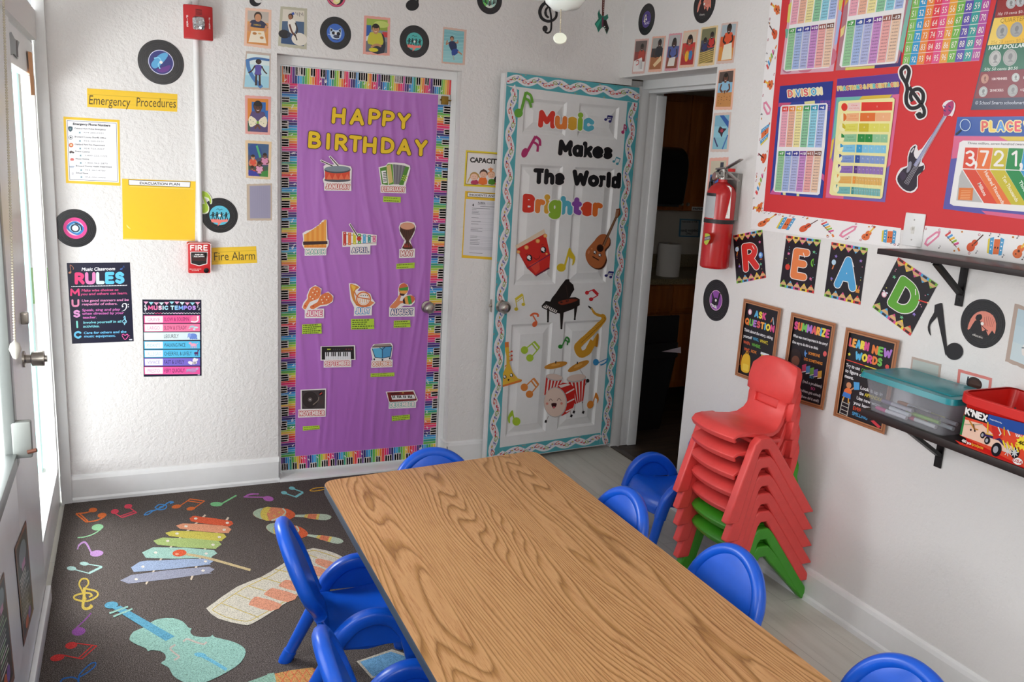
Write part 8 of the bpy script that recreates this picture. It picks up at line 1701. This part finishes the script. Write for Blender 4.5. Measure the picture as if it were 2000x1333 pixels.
M_SH,nt,b=newmat('frosted_glass_shade');b.inputs['Base Color'].default_value=srgb('#E9EEEA');b.inputs['Roughness'].default_value=.25;b.inputs['Transmission Weight'].default_value=.25
for k,(px,py,yy)in enumerate(((1106,21,-2.40),(1134,2,-2.30),(1050,1,-2.32))):
 q=Plane((0,yy,0),(0,-1,0)).hit(px,py)-V3(fan.location);c0=V3((q.x*.45,(yy-FC.y)*.3,-.235));q.y=yy-FC.y;d=(q-c0);n_=d.length
 bm=bmesh.new();add_lathe(bm,[(.018,-.01),(.024,.02),(.040,n_*.45),(.051,n_*.66),(.054,n_*.8),(.048,n_*.91),(.032,n_*.98),(.0,n_)],32,align(d,c0),cap=False);bmesh.ops.recalc_face_normals(bm,faces=bm.faces);from_bm('lamp_shade',bm,M_SH,fan,True,60)
for ang in(-52,20,92,164,236):
 t=math.radians(ang);u=V3((math.cos(t),math.sin(t),0));s=V3((-u.y,u.x,0));bm=bmesh.new();pts=[(.14,-.03),(.2,-.055),(.56,-.07),(.60,-.05),(.60,.05),(.56,.07),(.2,.055),(.14,.03)]
 A=[bm.verts.new(u*x+s*y+V3((0,0,-.172+y*.12)))for x,y in pts];B=[bm.verts.new(v.co+V3((0,0,.006)))for v in A];bm.faces.new(A[::-1]);bm.faces.new(B);[bm.faces.new((A[k],A[(k+1)%8],B[(k+1)%8],B[k]))for k in range(8)];from_bm('blade',bm,MW,fan);
ch0,ch1=Plane((0,-2.4,0),(0,-1,0)).hit(1097,-60),Plane((0,-2.4,0),(0,-1,0)).hit(1094.5,64);L=V3(fan.location)
bm=bmesh.new();n=44
for k in range(n):
 p=ch0.lerp(ch1,k/(n-1))-L;bmesh.ops.create_icosphere(bm,subdivisions=1,radius=.0019,matrix=Matrix.Translation(p))
add_tube(bm,[ch0-L,ch1-L],.0006,6);pc=from_bm('pull_chain',bm,mat('#B9AE98',.4,.4),fan,True);pc['kind']='stuff'
q=Plane((0,-2.4,0),(0,-1,0)).hit(1094,75)-L;bm=bmesh.new();add_lathe(bm,[(.0,-.0035),(.0150,-.0035),(.0165,0),(.0150,.0035),(.0,.0035)],28,align((-.3,-.95,.1),q));bmesh.ops.scale(bm,vec=(1,1,.82),space=Matrix.Translation(-q),verts=bm.verts);from_bm('pull_disc',bm,mat('#E3E6D5',.4),fan,True,40)
DP=Plane((NLX,0,0),(1,0,0));DF=Plane((FLX,0,0),(1,0,0))
def menu(quad,label):
 a=Art(DP,None,.0004,.002,.35);a.use('frame').frame(quad,100,165,False);a.rect(0,0,100,165,'#7A4A32',solid=True);a.use('board').rect(7,7,93,158,'#1B1719');a.use('writing');rr=random.Random(len(label))
 for k in range(13):a.rect(14,62+6*k,14+rr.uniform(40,70),64.5+6*k,rr.choice(('#B9B9B9','#8F8F8A','#A9C9A0','#D9D2C9')))
 a.use('picture').ell(50,34,30,20,'#7A8A8F');a.rect(36,46,64,58,'#C98FB4');a.ell(40,148,14,9,'#C95A2A');a.ell(64,146,12,9,'#7A4FA0');a.build('framed_poster',label,'poster')
menu([(29,1072),(51,1017),(66,1190),(47,1263)],'brown framed colourful poster on the lower left door panel, nearer the door edge')
menu([(-9,1163),(8,1118),(29,1325),(3,1400)],'brown framed dark poster at the bottom left photo edge on the door panel')
c0,c1=DP.hit(6,-20,.03),DP.hit(29,672,.03);e=empty('bead_chain',c1,'long beige bead chain hanging in front of the left door','chain');bm=bmesh.new();n=130
c1=V3((c0.x,c1.y,c1.z));
for k in range(n):bmesh.ops.create_icosphere(bm,subdivisions=1,radius=.0042,matrix=Matrix.Translation(c0.lerp(c1,k/(n-1))-V3(e.location)))
o=from_bm('beads',bm,mat('#CFC8B4',.5),e,True);o['kind']='stuff';bm=bmesh.new();add_lathe(bm,[(.0,-.045),(.008,-.04),(.016,-.015),(.012,.0),(.0,.01)],14,Matrix.Translation(c1-V3(e.location)));from_bm('end_weight',bm,mat('#C9C6BC',.3),e,True)
def f(a):
 a.use('star');cx,cy=23,84;a.poly([(14,66),(22,62),(29,76),(38,82),(35,96),(36,116),(28,106),(20,108),(18,92),(12,82)],'#8F979A',solid=True);a.poly([(31,80),(34,78),(36,112),(32,110)],'#2A2024')
cut(DF,'silver grey star cutout on the top rail of the left glass door','star cutout',f,'star_cutout',None,.003,.004)
o=sheet(DF,[(54,100),(62.5,103),(68,186),(61,186)],'sign','narrow orange strip seen edge on beside the left glass door hinge','sign','#D0893A',None,.003,.003);done(o)
W=bpy.data.worlds.new('daylight');SC.world=W;W.use_nodes=True;nt=W.node_tree;bg=nt.nodes['Background']
bg.inputs['Color'].default_value=(.93,.97,1.0,1);bg.inputs['Strength'].default_value=1.0
def area(name,loc,look,size,energy,col=(1,1,1),sy=None):
 l=bpy.data.lights.new(name,'AREA');l.energy=energy;l.color=col;l.size=size
 if sy:l.shape='RECTANGLE';l.size_y=sy
 o=bpy.data.objects.new(name,l);COL.objects.link(o);o.location=loc
 o.rotation_euler=(V3(look)-V3(loc)).to_track_quat('-Z','Y').to_euler();return o
area('daylight_through_glass_door',(-1.3,.9,2.6),(.6,-.5,.3),1.6,240,(.96,.985,1.0))
area('daylight_low_through_door',(-1.75,-2.0,.75),(.35,0,.25),1.0,75,(.97,.99,1.0))
area('daylight_through_near_window',(-.75,-2.2,1.5),(1.5,-1.6,.8),1.3,22,(.95,.98,1.0))
area('added_ceiling_fill',(1.1,-4.6,2.76),(1.1,-4.6,0),1.3,20,(1,.98,.96))  # added area fill standing in for ceiling bounce, not a fixture of the room
p=bpy.data.lights.new('camera_flash','POINT');p.energy=40;p.shadow_soft_size=.035;p.color=(1,.985,.97)
po=bpy.data.objects.new('camera_flash',p);COL.objects.link(po);po.location=(-.2,-4.8,1.93)
SC.view_settings.view_transform='Standard';SC.view_settings.look='None';SC.view_settings.gamma=1.0
SC.view_settings.use_curve_mapping=False;SC.view_settings.exposure=-0.12
